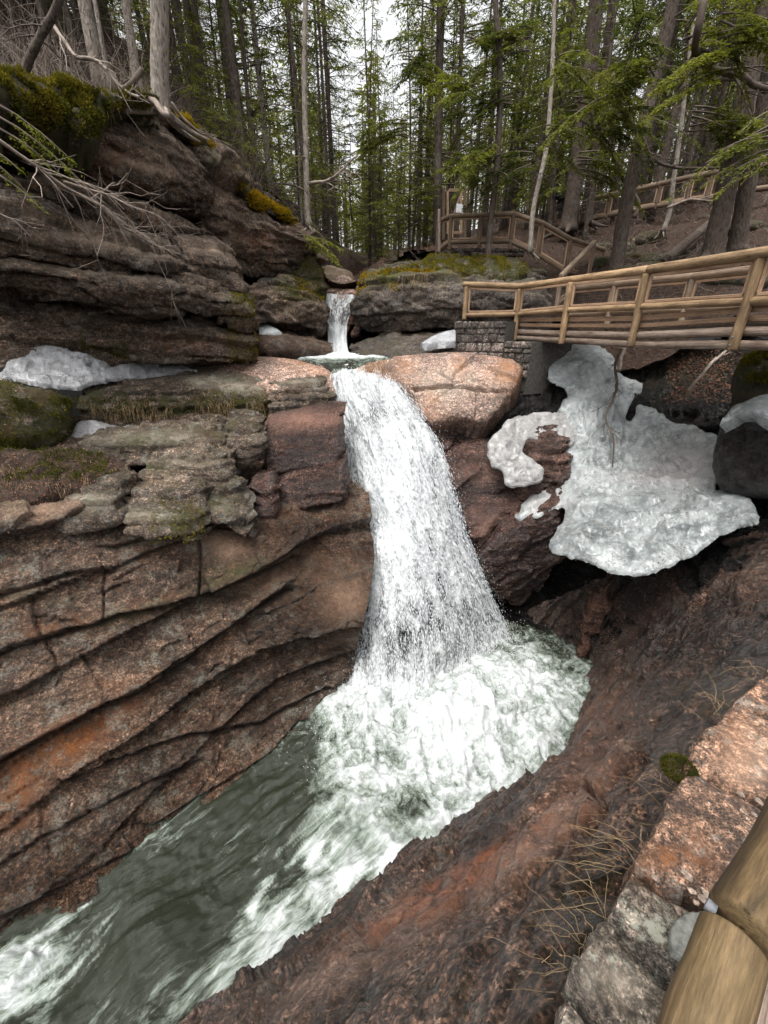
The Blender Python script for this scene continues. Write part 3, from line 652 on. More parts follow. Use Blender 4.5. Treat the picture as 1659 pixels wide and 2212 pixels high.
# long grooves that run down towards the lower left
gdir = unit(pts([(1150, 1800, 'z', -7.4)])[0]-pts([(1480, 1330, 'z', -4.6)])[0])
ac = unit(np.cross(gdir, [0, -.3, 1]))
a_ = (G@ac)*1.0+fbm(G*.5, 3, 21)*.35
q = np.stack([a_*2.2, (G@gdir)*.22, a_*0], -1)
off = .15*ridged(q, 2, 31)+.04*ridged(q*np.array([2.6, 1.5, 1]), 2, 32)+.14*fbm(G*.9, 4, 34)+.05*fbm(G*3, 4, 35, .6)+.014*fbm(G*14, 3, 36, .6)
a2 = a_*3.1+.4*noise(G*.8, 5); off = off+facets(G, ac, .45, .055, 95, .5, 2.0)+facets(G, ac, .16, .010, 96, .5, 1.5)
off = off+.11*(.5-(a2-np.floor(a2)))*sstep(-.2, .3, noise(G*.7, 44))
a3 = a_*7.3+.7*fbm(G*1.7, 3, 6)+(G@gdir)*.15; off = off+.05*(.5-(a3-np.floor(a3)))*sstep(-.1, .3, noise(G*1.3, 45))+.03*ridged(np.stack([a_*9, (G@gdir)*1.3, a_*0], -1), 3, 46, .6)
wob = fbm(G*1.1, 4, 33)*12
off = crack(off, px+wob, py, [(1450, 1590), (1330, 1760), (1250, 1900)], .10, 5)
off = crack(off, px+wob, py, [(1330, 1680), (1180, 1850), (1050, 1920)], .08, 5)
off = crack(off, px+wob, py+wob, [(1290, 1740), (1340, 1790), (1310, 1850), (1200, 1960)], .10, 6)
off = crack(off, px+wob, py, [(1560, 1440), (1400, 1560), (1290, 1720), (1200, 1830)], .16, 6)
off = off*sstep(0, .16, np.linspace(0, 1, off.shape[0]))[:, None]-.05*(1-sstep(0, .12, np.linspace(0, 1, off.shape[0])))[:, None]
finish_surface('rock_slope', G, M['right'], off, tan=.012,
  stain=[(1120, 1830, 230, 30, 1.2, -38), (1000, 1890, 180, 26, 1.0, -28), (1280, 1600, 60, 120, .5, 20), (850, 1975, 160, 26, .8, -25)],
  wet=[(1480, 1340, 240, 110, .8), (1350, 1320, 120, 120, .4), (1250, 2000, 160, 160, .5, -30), (1400, 1620, 160, 50, .4, -45)],
  moss=[(1330, 2000, 120, 120, .25), (1540, 1500, 60, 40, .2)],
  pale=[(1180, 1800, 200, 40, .35, -45), (760, 2080, 200, 40, .35, -30), (1400, 1330, 120, 20, .3, -40)])

# right bank below the footbridge: dark ledges under the ice
rows = [pts(r) for r in [
 [(1100, 745, 15.2), (1240, 735, 15.2), (1320, 745, 14.4), (1450, 740, 13.4), (1600, 730, 12.4), (1800, 730, 11.2)],
 [(1110, 800, 13.8), (1240, 800, 13.6), (1330, 810, 13.2), (1450, 810, 12.3), (1600, 800, 11.2), (1800, 800, 9.8)],
 [(1110, 880, 12.4), (1240, 880, 12.2), (1350, 880, 11.8), (1450, 880, 11.2), (1600, 880, 10.0), (1800, 880, 8.6)],
 [(1000, 960, 12.2), (1200, 960, 11.6), (1350, 960, 11.2), (1500, 960, 10.4), (1620, 960, 9.2), (1800, 960, 7.8)],
 [(1000, 1040, 11.6), (1200, 1040, 11.2), (1350, 1040, 10.2), (1500, 1040, 9.4), (1620, 1040, 8.3), (1800, 1040, 7.2)],
 [(1030, 1150, 11.0), (1200, 1150, 10.4), (1350, 1150, 9.6), (1500, 1130, 8.6), (1620, 1110, 7.6), (1800, 1100, 6.6)],
 [(1060, 1260, 10.6), (1200, 1260, 9.9), (1330, 1260, 9.0), (1450, 1230, 8.2), (1600, 1180, 7.3), (1800, 1150, 6.4)],
 [(1090, 1345, 'z', -7.9), (1200, 1365, 'z', -7.9), (1300, 1390, 'z', -7.4), (1420, 1320, 'z', -6.0), (1600, 1250, 'z', -4.4), (1800, 1200, 'z', -3.4)],
 [(1090, 1380, 'z', -9.2), (1200, 1400, 'z', -9.2), (1320, 1450, 'z', -9.2), (1500, 1400, 'z', -8.5), (1650, 1330, 'z', -7), (1850, 1250, 'z', -6)]]]
G = loft(rows, 220, 240, .7, .5)
px, py = PIX(G)
off = rock_off(G, SN_RB, h=.8, jw=1.1, amp=.2, groove=.10, med=.16, fine=.04, fac=.12, seed=15, warp=.4)
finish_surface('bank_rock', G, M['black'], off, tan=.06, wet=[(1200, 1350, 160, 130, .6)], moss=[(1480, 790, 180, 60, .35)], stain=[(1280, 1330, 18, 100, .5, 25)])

# blocks right of the falls
slab('rib_rock', [(950, 1020, 10.5), (985, 1010, 10.4), (1040, 1012, 10.3), (1090, 1022, 10.3), (1130, 1055, 10.4)], [(975, 1075, 10.3), (1000, 1082, 10.2), (1045, 1080, 10.2), (1090, 1078, 10.3), (1125, 1100, 10.5)], M['wetwall'], sn=SN_RB, back=(.2, 1.3, .5), kr=.10, tan=.012, rk=dict(med=.04, fine=.012, fac=.05, jw=1.3, h=.9, amp=.1, seed=61), wet=.35, pale=[(1040, 1030, 60, 20, .4)], kind='structure')
slab('rib_rock.001', [(975, 1085, 10.1), (1020, 1080, 9.95), (1080, 1082, 9.9), (1150, 1085, 10.0)], [(1030, 1195, 9.6), (1060, 1165, 9.6), (1090, 1130, 9.8), (1150, 1100, 10.1)], M['wetwall'], sn=SN_RB, back=(.2, 1.2, .4), bulge=.16, kr=.10, tan=.012, rk=dict(med=.04, fine=.012, fac=.05, jw=1.3, h=.9, amp=.06, seed=62), wet=.35, pale=[(1050, 1130, 40, 40, .5)], kind='structure')
slab('rib_rock.002', [(1030, 1215, 9.5), (1080, 1160, 9.35), (1150, 1110, 9.3), (1220, 1075, 9.4)], [(1085, 1310, 9.75), (1130, 1310, 9.7), (1180, 1260, 9.6), (1225, 1180, 9.5)], M['wetwall'], sn=SN_RB, back=(.25, 1.3, .35), bulge=.14, kr=.10, tan=.012, rk=dict(med=.04, fine=.012, fac=.05, jw=1.3, h=.9, amp=.08, seed=63), wet=.6, kind='structure')
slab('rib_rock.003', [(1090, 1010, 10.6), (1130, 960, 10.7), (1190, 955, 10.5), (1230, 985, 10.3)], [(1110, 1090, 10.0), (1150, 1075, 9.9), (1200, 1045, 9.9), (1235, 1020, 10)], M['wetwall'], back=(.2, 1.0, .4), kr=.10, tan=.012, rk=dict(med=.03, fine=.016, h=.16, amp=.1, groove=.08, seed=64), wet=.3, kind='structure')
slab('rib_rock.004', [(1258, 1340, 8.55), (1290, 1290, 8.5), (1325, 1250, 8.5)], [(1243, 1440, 8.2), (1275, 1400, 8.2), (1318, 1310, 8.3)], M['wetwall'], back=(.3, .6, .1), backb=(.3, .6, -.1), bulge=.1, kr=.10, tan=.012, rk=dict(med=.03, fine=.016, h=.4, amp=.05, seed=65), wet=.3, stain=.3, kind='structure')

# boulder of pale pink granite beside the lip
patch('boulder', [(822, 800), (850, 772), (910, 766), (975, 764), (1050, 768), (1108, 780), (1132, 800), (1120, 830), (1085, 880), (1052, 920), (990, 912), (932, 922), (905, 905), (880, 868), (862, 842), (828, 826)],
  [(822, 800, 12.6), (900, 768, 13.4), (1050, 768, 13.3), (1130, 800, 12.4), (1000, 850, 11.9), (900, 880, 11.9), (870, 840, 12.2), (1060, 910, 11.4), (940, 918, 11.4), (1110, 840, 11.9), (960, 800, 12.6)],
  M['pale'], thick=.22, rpx=20, step=2.5, back=1.0, nz=.04, seed=4, stain=[(990, 790, 14, 26, .9), (880, 800, 20, 30, .7), (1100, 800, 40, 40, .9), (900, 900, 50, 16, .8), (930, 860, 20, 30, .5), (830, 830, 26, 60, .8)], wet=[(900, 905, 40, 20, .5)], pale=[(960, 830, 90, 40, .3)],
  fold=lambda G, X, Y: facets(G, (.2, -.3, 1), 1.1, .12, 3, .5, 1.5)+facets(G, (.2, -.3, 1), .35, .02, 5, .5, 1.5)-.22*np.exp(-(np.abs(Y+noise(G*1.5, 4)*12-(856-(X-870)*.035))/2.6)**2)*sstep(875, 900, X)-.10*np.exp(-(np.abs(Y+noise(G*1.5, 6)*14-(815+(X-930)*.25))/2.0)**2)*sstep(930, 960, X),
  label='big pale pink granite boulder right of the waterfall lip below the stone abutment', cat='boulder')

# shelf left of the falls: pale platform and its blocks
patch('pale_platform', [(420, 800), (470, 778), (560, 770), (640, 778), (700, 795), (738, 822), (745, 850), (700, 850), (640, 840), (590, 850), (500, 845), (430, 830)],
  [(420, 800, 12.0), (560, 770, 13.0), (700, 795, 12.6), (742, 840, 11.9), (600, 845, 11.4), (500, 845, 11.3), (430, 830, 11.4)], M['pale'], thick=.14, rpx=26, step=2.5, back=.6, nz=.03, seed=14, kind='structure',
  stain=[(660, 790, 60, 14, .7, 20), (740, 830, 20, 30, .8)], moss=[(480, 835, 60, 10, .5)])
slab('ledge', [(146, 862, 10.0), (220, 850, 10.1), (320, 836, 10.3), (420, 826, 10.7), (520, 832, 11.0), (582, 852, 11.0)], [(150, 935, 9.9), (260, 920, 10.0), (400, 915, 10.3), (500, 915, 10.6), (580, 925, 10.8)], M['ledge'], back=(0, 1.3, .28), kr=.10, tan=.012, rk=dict(med=.03, fine=.012, fac=.05, fsize=.4, h=.22, amp=.06, seed=71), bulge=.12, moss=[(330, 885, 190, 30, 1.0), (520, 880, 60, 30, .8), (200, 850, 60, 12, .6)], pale=[(520, 838, 60, 12, .9), (440, 822, 50, 8, .7)], kind='structure')
slab('ledge.001', [(572, 845, 11.1), (628, 830, 11.2), (690, 830, 11.3), (722, 856, 11.3)], [(572, 920, 10.9), (630, 892, 11.0), (690, 884, 11.15), (722, 895, 11.3)], M['ledge'], back=(0, 1.1, .25), kr=.10, tan=.012, rk=dict(med=.03, fine=.012, fac=.05, fsize=.4, h=.25, amp=.08, seed=72), bulge=.12, pale=[(640, 825, 60, 8, .6)], wet=.15, kind='structure')
slab('red_block', [(560, 950, 10.5), (620, 935, 10.5), (690, 922, 10.6), (742, 918, 10.7)], [(566, 1032, 10.35), (620, 1020, 10.35), (690, 1006, 10.4), (742, 1000, 10.5)], M['wetwall'], k=0.9, back=(0, 1.0, .42), kr=.10, tan=.012, rk=dict(med=.03, fine=.010, fac=.022, saw=.3, h=.8, amp=.03, groove=.03, seed=73), bulge=.03, wet=.5, pale=[(650, 905, 90, 22, 1.0)], kind='structure')
slab('red_block.001', [(556, 1045, 10.2), (600, 1040, 10.15), (670, 1022, 10.2), (745, 1008, 10.3)], [(594, 1112, 9.95), (640, 1102, 9.95), (690, 1092, 10.0), (750, 1080, 10.1)], M['wetwall'], k=0.9, back=(0, .9, .3), kr=.10, tan=.012, rk=dict(med=.03, fine=.010, fac=.022, saw=.3, h=.9, jw=.7, amp=.04, groove=.05, seed=74), bulge=.03, wet=.5, kind='structure')
slab('ledge.002', [(538, 1060, 10.0), (570, 1054, 9.85), (592, 1080, 9.9)], [(540, 1140, 9.7), (570, 1150, 9.6), (596, 1130, 9.8)], M['wetwall'], k=0.86, back=(0, .8, .2), kr=.10, tan=.012, rk=dict(med=.03, fine=.012, fac=.05, fsize=.4, h=.5, amp=.05, seed=75), bulge=.12, wet=.4, kind='structure')
slab('ledge.003', [(150, 972, 9.3), (230, 962, 9.4), (330, 950, 9.7), (430, 945, 10.0), (480, 960, 10.1), (500, 985, 10.1)], [(160, 1000, 9.25), (240, 1000, 9.3), (350, 1005, 9.5), (440, 1030, 9.7), (500, 1060, 9.8)], M['ledge'], k=0.88, back=(0, 1.0, .3), kr=.10, tan=.012, rk=dict(med=.03, fine=.012, fac=.05, fsize=.4, h=.13, amp=.07, groove=.05, seed=76), bulge=.10, pale=[(360, 945, 130, 16, .6), (430, 985, 60, 14, .4)], moss=[(300, 960, 60, 14, .5), (450, 960, 60, 30, .5)], kind='structure')
slab('ledge.004', [(300, 1010, 9.3), (360, 990, 9.35), (430, 985, 9.5), (490, 1010, 9.6)], [(310, 1035, 9.2), (370, 1035, 9.2), (440, 1050, 9.3), (495, 1070, 9.4)], M['ledge'], k=0.86, back=(0, .8, .25), kr=.10, tan=.012, rk=dict(med=.03, fine=.012, fac=.05, fsize=.4, h=.15, amp=.06, seed=77), bulge=.10, pale=[(410, 1000, 70, 14, .5)], moss=[(340, 1010, 40, 14, .5)], kind='structure')
slab('ledge.005', [(480, 925, 10.4), (520, 922, 10.4), (562, 930, 10.5)], [(488, 990, 10.1), (525, 1000, 10.1), (566, 990, 10.3)], M['ledge'], k=0.88, back=(0, .7, .25), kr=.10, tan=.012, rk=dict(med=.03, fine=.012, fac=.05, fsize=.4, h=.3, amp=.07, seed=78), bulge=.14, moss=[(500, 925, 60, 16, .5)], kind='structure')
slab('ledge.006', [(286, 1060, 8.9), (340, 1052, 8.95), (395, 1058, 9.0)], [(296, 1090, 8.8), (345, 1090, 8.8), (398, 1098, 8.9)], M['ledge'], k=0.84, back=(0, .6, .22), kr=.10, tan=.012, rk=dict(med=.03, fine=.012, fac=.05, fsize=.4, h=.2, amp=.05, seed=79), pale=[(330, 1058, 60, 14, .8)], kind='structure')
slab('ledge.007', [(120, 1110, 8.35), (180, 1080, 8.4), (245, 1070, 8.5), (252, 1110, 8.4)], [(110, 1150, 8.2), (180, 1145, 8.15), (245, 1130, 8.25), (256, 1140, 8.3)], M['ledge'], k=0.81, back=(0, .8, .3), kr=.10, tan=.012, rk=dict(med=.03, fine=.012, fac=.05, fsize=.4, h=.2, amp=.07, seed=80), pale=[(180, 1085, 70, 16, 1.0)], kind='structure')
slab('ledge.008', [(250, 1120, 8.4), (310, 1085, 8.6), (400, 1095, 8.6), (430, 1120, 8.6)], [(260, 1150, 8.2), (310, 1150, 8.2), (390, 1165, 8.15), (430, 1170, 8.3)], M['ledge'], k=0.81, back=(0, .8, .3), kr=.10, tan=.012, rk=dict(med=.03, fine=.012, fac=.05, fsize=.4, h=.2, amp=.07, seed=81), pale=[(330, 1110, 90, 14, .8)], moss=[(400, 1130, 50, 30, .8)], kind='structure')
slab('ledge.011', [(395, 1085, 9.1), (440, 1075, 9.2), (500, 1090, 9.3), (535, 1130, 9.2)], [(400, 1110, 8.9), (450, 1125, 8.8), (500, 1150, 8.8), (540, 1170, 8.9)], M['ledge'], k=0.82, back=(0, .8, .3), kr=.10, tan=.012, rk=dict(med=.03, fine=.012, fac=.05, fsize=.4, h=.25, amp=.07, seed=84), bulge=.12, moss=[(420, 1080, 70, 14, .8)], pale=[(470, 1095, 40, 12, .5)], kind='structure')
# far left: dark mossy lump and grass-hung turf bank
patch('mossy_rock', [(-80, 800), (0, 820), (60, 835), (110, 842), (150, 860), (158, 890), (150, 935), (120, 965), (60, 975), (0, 985), (-80, 990)], [(-80, 820, 8.9), (60, 840, 9.3), (150, 870, 9.7), (140, 950, 9.4), (0, 975, 8.8), (-80, 980, 8.4), (70, 900, 9.1)], M['ledge'], thick=.35, rpx=50, step=4, back=.6, nz=.08, seed=24, moss=1.2, kind='structure')
patch('turf_bank', [(-80, 985), (0, 980), (80, 982), (170, 978), (235, 985), (280, 1010), (290, 1045), (220, 1062), (130, 1075), (60, 1100), (0, 1105), (-80, 1110)], [(-80, 985, 8.6), (100, 980, 8.7), (280, 1000, 8.4), (280, 1050, 7.7), (60, 1100, 6.8), (-80, 1110, 6.6), (100, 1040, 7.6)], M['soil'], thick=.22, rpx=20, step=3, back=.5, nz=.12, nsc=5, jit=6, push=.12, seed=25, kind='structure')

# ------------------------------------------------------------------ upper left cliff
rows = [pts(r) for r in [   # a dark backing mass that the beds stand out of
 [(-300, 120, 8.5), (0, 200, 10.6), (200, 225, 12.0), (370, 250, 13.4), (470, 350, 15.2), (560, 430, 16.6), (650, 480, 17.6), (700, 520, 18.2)],
 [(-300, 300, 9.4), (0, 330, 10.8), (200, 340, 12.2), (370, 370, 13.8), (470, 430, 15.3), (560, 480, 16.6), (650, 520, 17.4), (700, 560, 18.0)],
 [(-300, 500, 9.6), (0, 520, 10.9), (200, 530, 12.2), (370, 540, 13.6), (470, 560, 15.0), (560, 580, 16.2), (650, 600, 17.2), (710, 640, 18.0)],
 [(-300, 700, 9.8), (0, 680, 11.0), (200, 680, 12.2), (370, 690, 13.4), (470, 700, 14.6), (560, 710, 15.8), (650, 730, 16.8), (740, 730, 17.6)],
 [(-300, 830, 8.8), (0, 790, 10.3), (200, 790, 11.3), (370, 790, 12.2), (470, 785, 13.0), (560, 780, 14.2), (650, 770, 15.4), (740, 775, 16.0)]]]
G = loft(rows, 260, 190, .7, .4)
finish_surface('cliff_base', G, M['cliff'], rock_off(G, SN_U, h=.5, amp=.15, groove=.1, seed=90), tan=.05)
ck = dict(back=(-.35, 1.8, .3), backb=(-.2, 1.5, .0), sn=SN_U)
# uppermost mass below the moss cap, sloping down to the right
slab('cliff_bed', [(-120, 240, 8.6), (0, 235, 9.2), (110, 240, 10.0), (200, 245, 10.6), (270, 225, 11.3), (345, 225, 12.2), (400, 285, 12.9), (440, 325, 13.4)], [(-120, 330, 8.8), (0, 325, 9.6), (100, 345, 10.2), (200, 380, 10.8), (300, 415, 11.4), (380, 430, 12.2), (440, 440, 13.0)], M['cliff'], **ck, bulge=.35, rk=dict(h=1.0, amp=.16, groove=.10, med=.09, fine=.03, jw=1.4, seed=101), stain=[(150, 320, 120, 40, .5, 15), (230, 340, 60, 20, .5)], pale=[(290, 350, 90, 12, .8, 18), (350, 320, 60, 40, .35)], moss=[(100, 250, 160, 30, .8)], kind='structure')
slab('cliff_bed.001', [(380, 290, 13.1), (430, 320, 13.5), (480, 350, 14.1), (530, 410, 14.8), (590, 455, 15.6), (640, 478, 16.2), (682, 505, 16.6)], [(400, 500, 13.2), (440, 545, 13.6), (490, 570, 14.2), (530, 590, 14.8), (600, 600, 15.6), (640, 580, 16.2), (682, 535, 16.7)], M['cliff'], **ck, bulge=.45, rk=dict(h=.9, amp=.16, groove=.10, med=.10, fine=.03, jw=1.5, seed=102), stain=[(560, 520, 90, 30, .35)], pale=[(480, 420, 30, 50, .3)], moss=[(480, 355, 60, 20, .6, 35), (610, 465, 70, 14, .9, 20)], kind='structure')
slab('cliff_bed.002', [(-120, 372, 8.2), (0, 376, 8.9), (60, 385, 9.4), (190, 406, 10.3), (295, 432, 11.1), (370, 468, 11.8), (415, 495, 12.3)], [(-120, 425, 8.5), (0, 425, 9.2), (100, 450, 9.9), (220, 490, 10.7), (320, 515, 11.5), (410, 525, 12.3)], M['cliff'], **ck, bulge=.12, rk=dict(h=.7, amp=.08, groove=.1, med=.07, jw=1.6, seed=103), pale=[(120, 392, 150, 8, .6, 10), (350, 460, 40, 8, .4)], moss=[(270, 425, 30, 6, .8)], kind='structure')
slab('cliff_bed.003', [(-120, 445, 7.9), (0, 447, 8.5), (100, 468, 9.1), (165, 508, 9.5), (290, 522, 10.3), (345, 545, 10.7), (385, 565, 11.1)], [(-120, 535, 7.9), (0, 545, 8.5), (100, 560, 9.0), (200, 585, 9.6), (300, 600, 10.3), (390, 590, 11.2)], M['cliff'], **ck, bulge=.2, rk=dict(h=.42, amp=.13, groove=.16, med=.06, jw=1.8, seed=104), pale=[(80, 465, 130, 12, .8, 15), (260, 530, 110, 12, .8, 10), (40, 520, 80, 20, .3)], kind='structure')
slab('cliff_bed.004', [(370, 522, 11.5), (430, 524, 11.9), (478, 538, 12.2), (503, 575, 12.4), (514, 615, 12.5)], [(380, 590, 11.4), (430, 608, 11.8), (480, 625, 12.1), (518, 645, 12.4)], M['cliff'], **ck, bulge=.22, rk=dict(h=.5, amp=.08, groove=.1, seed=105), pale=[(440, 532, 80, 12, .9, 10)], kind='structure')
slab('cliff_bed.005', [(-120, 548, 7.8), (0, 556, 8.4), (165, 580, 9.3), (300, 592, 10.1), (400, 598, 10.9), (480, 620, 11.6), (530, 655, 12.1), (548, 690, 12.3)], [(-120, 620, 7.9), (0, 612, 8.5), (165, 640, 9.3), (300, 668, 10.1), (400, 670, 10.9), (470, 680, 11.5), (520, 712, 12.1), (548, 715, 12.3)], M['cliff'], **ck, bulge=.22, rk=dict(h=.38, amp=.13, groove=.16, med=.06, jw=1.8, seed=106), pale=[(200, 585, 150, 10, .5, 6)], moss=[(520, 640, 26, 40, .9)], kind='structure')
slab('cliff_bed.006', [(150, 690, 9.9), (220, 680, 10.3), (330, 682, 10.9), (437, 682, 11.5), (446, 700, 11.5), (525, 722, 12.1), (545, 760, 12.2)], [(150, 745, 9.8), (220, 760, 10.1), (330, 782, 10.6), (440, 782, 11.2), (500, 782, 11.7), (548, 778, 12.1)], M['cliff'], back=(-.2, 1.6, .15), sn=SN_U, bulge=.15, rk=dict(h=.3, amp=.08, groove=.1, seed=107), pale=[(330, 685, 130, 8, .6)], moss=[(520, 730, 30, 40, .8), (230, 760, 100, 20, .4)], stain=[(400, 740, 100, 20, .3)], kind='structure')
# far rocks round the upper pool
slab('far_rock', [(515, 620, 13.4), (560, 610, 14.2), (620, 600, 15.0), (670, 610, 15.8), (700, 640, 16.2)], [(540, 690, 13.2), (590, 700, 14.0), (640, 705, 14.8), (700, 708, 15.8)], M['cliff'], back=(-.2, 1.8, .3), sn=SN_U, bulge=.25, rk=dict(h=.5, amp=.12, groove=.12, med=.12, seed=108), moss=[(650, 620, 50, 40, .9)], kind='structure')
slab('far_rock.001', [(600, 545, 16.4), (640, 540, 16.6), (680, 560, 17.0), (690, 600, 17.2)], [(600, 620, 16.0), (640, 640, 16.2), (680, 650, 16.5), (700, 660, 16.9)], M['cliff'], back=(-.2, 1.5, .3), sn=SN_U, bulge=.2, rk=dict(h=.4, amp=.1, seed=109), moss=1.0, kind='structure')
slab('far_rock.002', [(530, 728, 13.0), (590, 730, 13.3), (650, 742, 13.6), (710, 752, 14.2)], [(545, 766, 12.9), (600, 768, 13.1), (650, 770, 13.4), (710, 772, 14.0)], M['cliff'], back=(0, 1.5, .1), sn=(0, .1, 1), bulge=.2, rk=dict(h=.6, amp=.05, groove=.04, seed=110), wet=.4, stain=.2, kind='structure')
slab('far_rock.003', [(755, 752, 14.6), (830, 735, 14.8), (920, 722, 15.0), (1000, 712, 15.2), (1060, 720, 15.2)], [(760, 775, 13.9), (830, 778, 13.6), (900, 770, 13.7), (1000, 760, 14.0), (1060, 760, 14.0)], M['plat'], back=(0, 1.3, .1), bulge=.12, rk=dict(h=.5, amp=.06, groove=.05, seed=111), wet=.5, kind='structure')
# rock that carries the viewing platform: overhanging above a dark hollow
slab('platform_rock', [(772, 650, 16.6), (782, 612, 16.2), (812, 600, 15.8), (900, 592, 15.4), (1000, 602, 15.2), (1100, 612, 15.0), (1200, 620, 14.8)], [(765, 690, 16.8), (785, 712, 16.2), (840, 716, 15.8), (920, 708, 15.4), (1000, 708, 15.2), (1100, 720, 15.0), (1200, 740, 14.8)], M['plat'], back=(.2, 2.2, .55), backb=(.2, 2.2, -.1), bulge=.35, rk=dict(h=1.1, amp=.10, groove=.14, med=.08, jw=3, seed=112), moss=[(820, 600, 60, 16, 1.0), (970, 580, 90, 24, 1.0)], kind='structure')
slab('platform_rock.001', [(785, 590, 18.0), (830, 574, 17.6), (900, 560, 17.2), (1000, 560, 16.8), (1100, 572, 16.4), (1190, 590, 16.0)], [(785, 618, 17.6), (840, 612, 17.2), (900, 608, 16.8), (1000, 612, 16.4), (1100, 622, 16.0), (1190, 640, 15.8)], M['plat'], back=(.2, 3.6, .2), bulge=.15, rk=dict(h=.25, amp=.1, groove=.1, seed=113), moss=[(1000, 580, 120, 16, .9), (860, 590, 60, 12, .5)], kind='structure')
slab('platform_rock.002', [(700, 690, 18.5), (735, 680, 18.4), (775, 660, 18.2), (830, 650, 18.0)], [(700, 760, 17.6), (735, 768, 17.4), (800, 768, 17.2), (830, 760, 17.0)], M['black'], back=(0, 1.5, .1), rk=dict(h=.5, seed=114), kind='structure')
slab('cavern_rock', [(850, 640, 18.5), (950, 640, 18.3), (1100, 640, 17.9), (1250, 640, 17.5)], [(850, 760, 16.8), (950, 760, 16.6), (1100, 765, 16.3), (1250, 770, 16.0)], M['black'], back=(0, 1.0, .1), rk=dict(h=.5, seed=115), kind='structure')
# chute rock of the upper fall, warm brown, and stones in the stream above
slab('chute_rock', [(700, 655, 17.6), (720, 640, 17.5), (750, 642, 17.4), (775, 660, 17.4)], [(705, 745, 16.9), (730, 750, 16.8), (760, 700, 17.0), (778, 690, 17.2)], M['pale'], back=(0, 1.2, .3), bulge=.1, rk=dict(h=.5, amp=.04, groove=.03, seed=116), wet=.4, stain=.7, kind='structure')
slab('chute_rock.001', [(760, 700, 16.6), (775, 672, 16.5), (786, 655, 16.5), (792, 640, 16.6)], [(757, 728, 16.4), (768, 730, 16.35), (780, 716, 16.4), (790, 690, 16.5)], M['wetwall'], back=(.1, .7, .1), bulge=.15, rk=dict(h=.5, amp=.03, seed=117), stain=.4, wet=.2, kind='structure')
def boulder(name, px, py, Y, r, mat, seed, label=None, flat=(1, 1, .7), group=None, cat='stone', kind=None, **at):
    n = 26; th = np.linspace(0, math.pi, n); ph = np.linspace(0, 2*math.pi, n*2)
    T_, P_ = np.meshgrid(th, ph, indexing='ij')
    D = np.stack([np.sin(T_)*np.cos(P_), np.sin(T_)*np.sin(P_), np.cos(T_)], -1)
    c = W(px, py, Y)
    V = D*(r*(1+.25*fbm(D*1.3+seed*3, 3, seed)+.06*fbm(D*5, 3, seed)))[..., None]*np.array(flat)
    me = mesh_np(name, V.reshape(-1, 3), grid_faces(n, n*2), True, {k: np.full(V[..., 0].size, float(v)) for k, v in at.items()})
    return link(name, me, mat, loc=tuple(c), label=label, cat=cat if label else None, group=group, kind=kind)
boulder('stream_boulder', 718, 618, 20.5, .95, M['cliff'], 1, 'broad brown boulder with moss on top in the stream above the upper fall', flat=(1.1, 1, .75), cat='boulder', pale=.5, moss=.3)
boulder('stream_boulder', 741, 622, 18.9, .55, M['pale'], 2, 'rounded grey boulder sitting in the stream just above the upper fall', flat=(1.2, 1, .85), cat='boulder')
for i, (a, b, c, r) in enumerate([(686, 608, 18.6, .34), (699, 618, 18.3, .3), (752, 633, 18.0, .26), (762, 638, 17.9, .3), (738, 637, 18.0, .25), (722, 632, 18.1, .3)]):
    boulder('stream_stone', a, b, c, r, M['pale'], 10+i, 'small pale rounded stone at the brim of the upper fall', flat=(1.5, 1, .55), group='small stones at the brim of the upper fall')
slab('chute_rock.002', [(683, 604, 18.2), (690, 622, 17.9), (712, 634, 17.7), (740, 642, 17.6), (757, 640, 17.6), (770, 622, 17.7), (777, 605, 17.9)], [(692, 640, 17.9), (700, 645, 17.8), (715, 650, 17.7), (740, 652, 17.6), (757, 655, 17.6), (768, 655, 17.6), (776, 650, 17.7)], M['pale'], back=(0, .5, -.05), bulge=.04, rk=dict(h=.5, amp=.02, groove=.02, med=.05, seed=118), sp=.03, kind='structure')
# dark boulders at the right edge, one capped with thick moss
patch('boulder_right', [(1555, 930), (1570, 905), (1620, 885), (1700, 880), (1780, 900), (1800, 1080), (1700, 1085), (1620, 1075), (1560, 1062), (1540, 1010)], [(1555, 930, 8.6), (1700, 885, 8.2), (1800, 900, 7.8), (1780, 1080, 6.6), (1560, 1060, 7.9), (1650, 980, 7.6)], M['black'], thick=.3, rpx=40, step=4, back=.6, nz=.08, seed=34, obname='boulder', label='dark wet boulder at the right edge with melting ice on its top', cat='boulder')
patch('boulder_moss', [(1590, 800), (1600, 775), (1640, 760), (1720, 755), (1800, 780), (1800, 900), (1700, 895), (1620, 895), (1585, 870)], [(1590, 800, 9.4), (1720, 760, 9.2), (1800, 890, 8.2), (1600, 890, 8.9), (1680, 830, 8.8)], M['black'], thick=.35, rpx=40, step=4, back=.6, nz=.06, seed=35, moss=1.4, obname='boulder', label='moss capped dark boulder under the right end of the footbridge', cat='boulder')

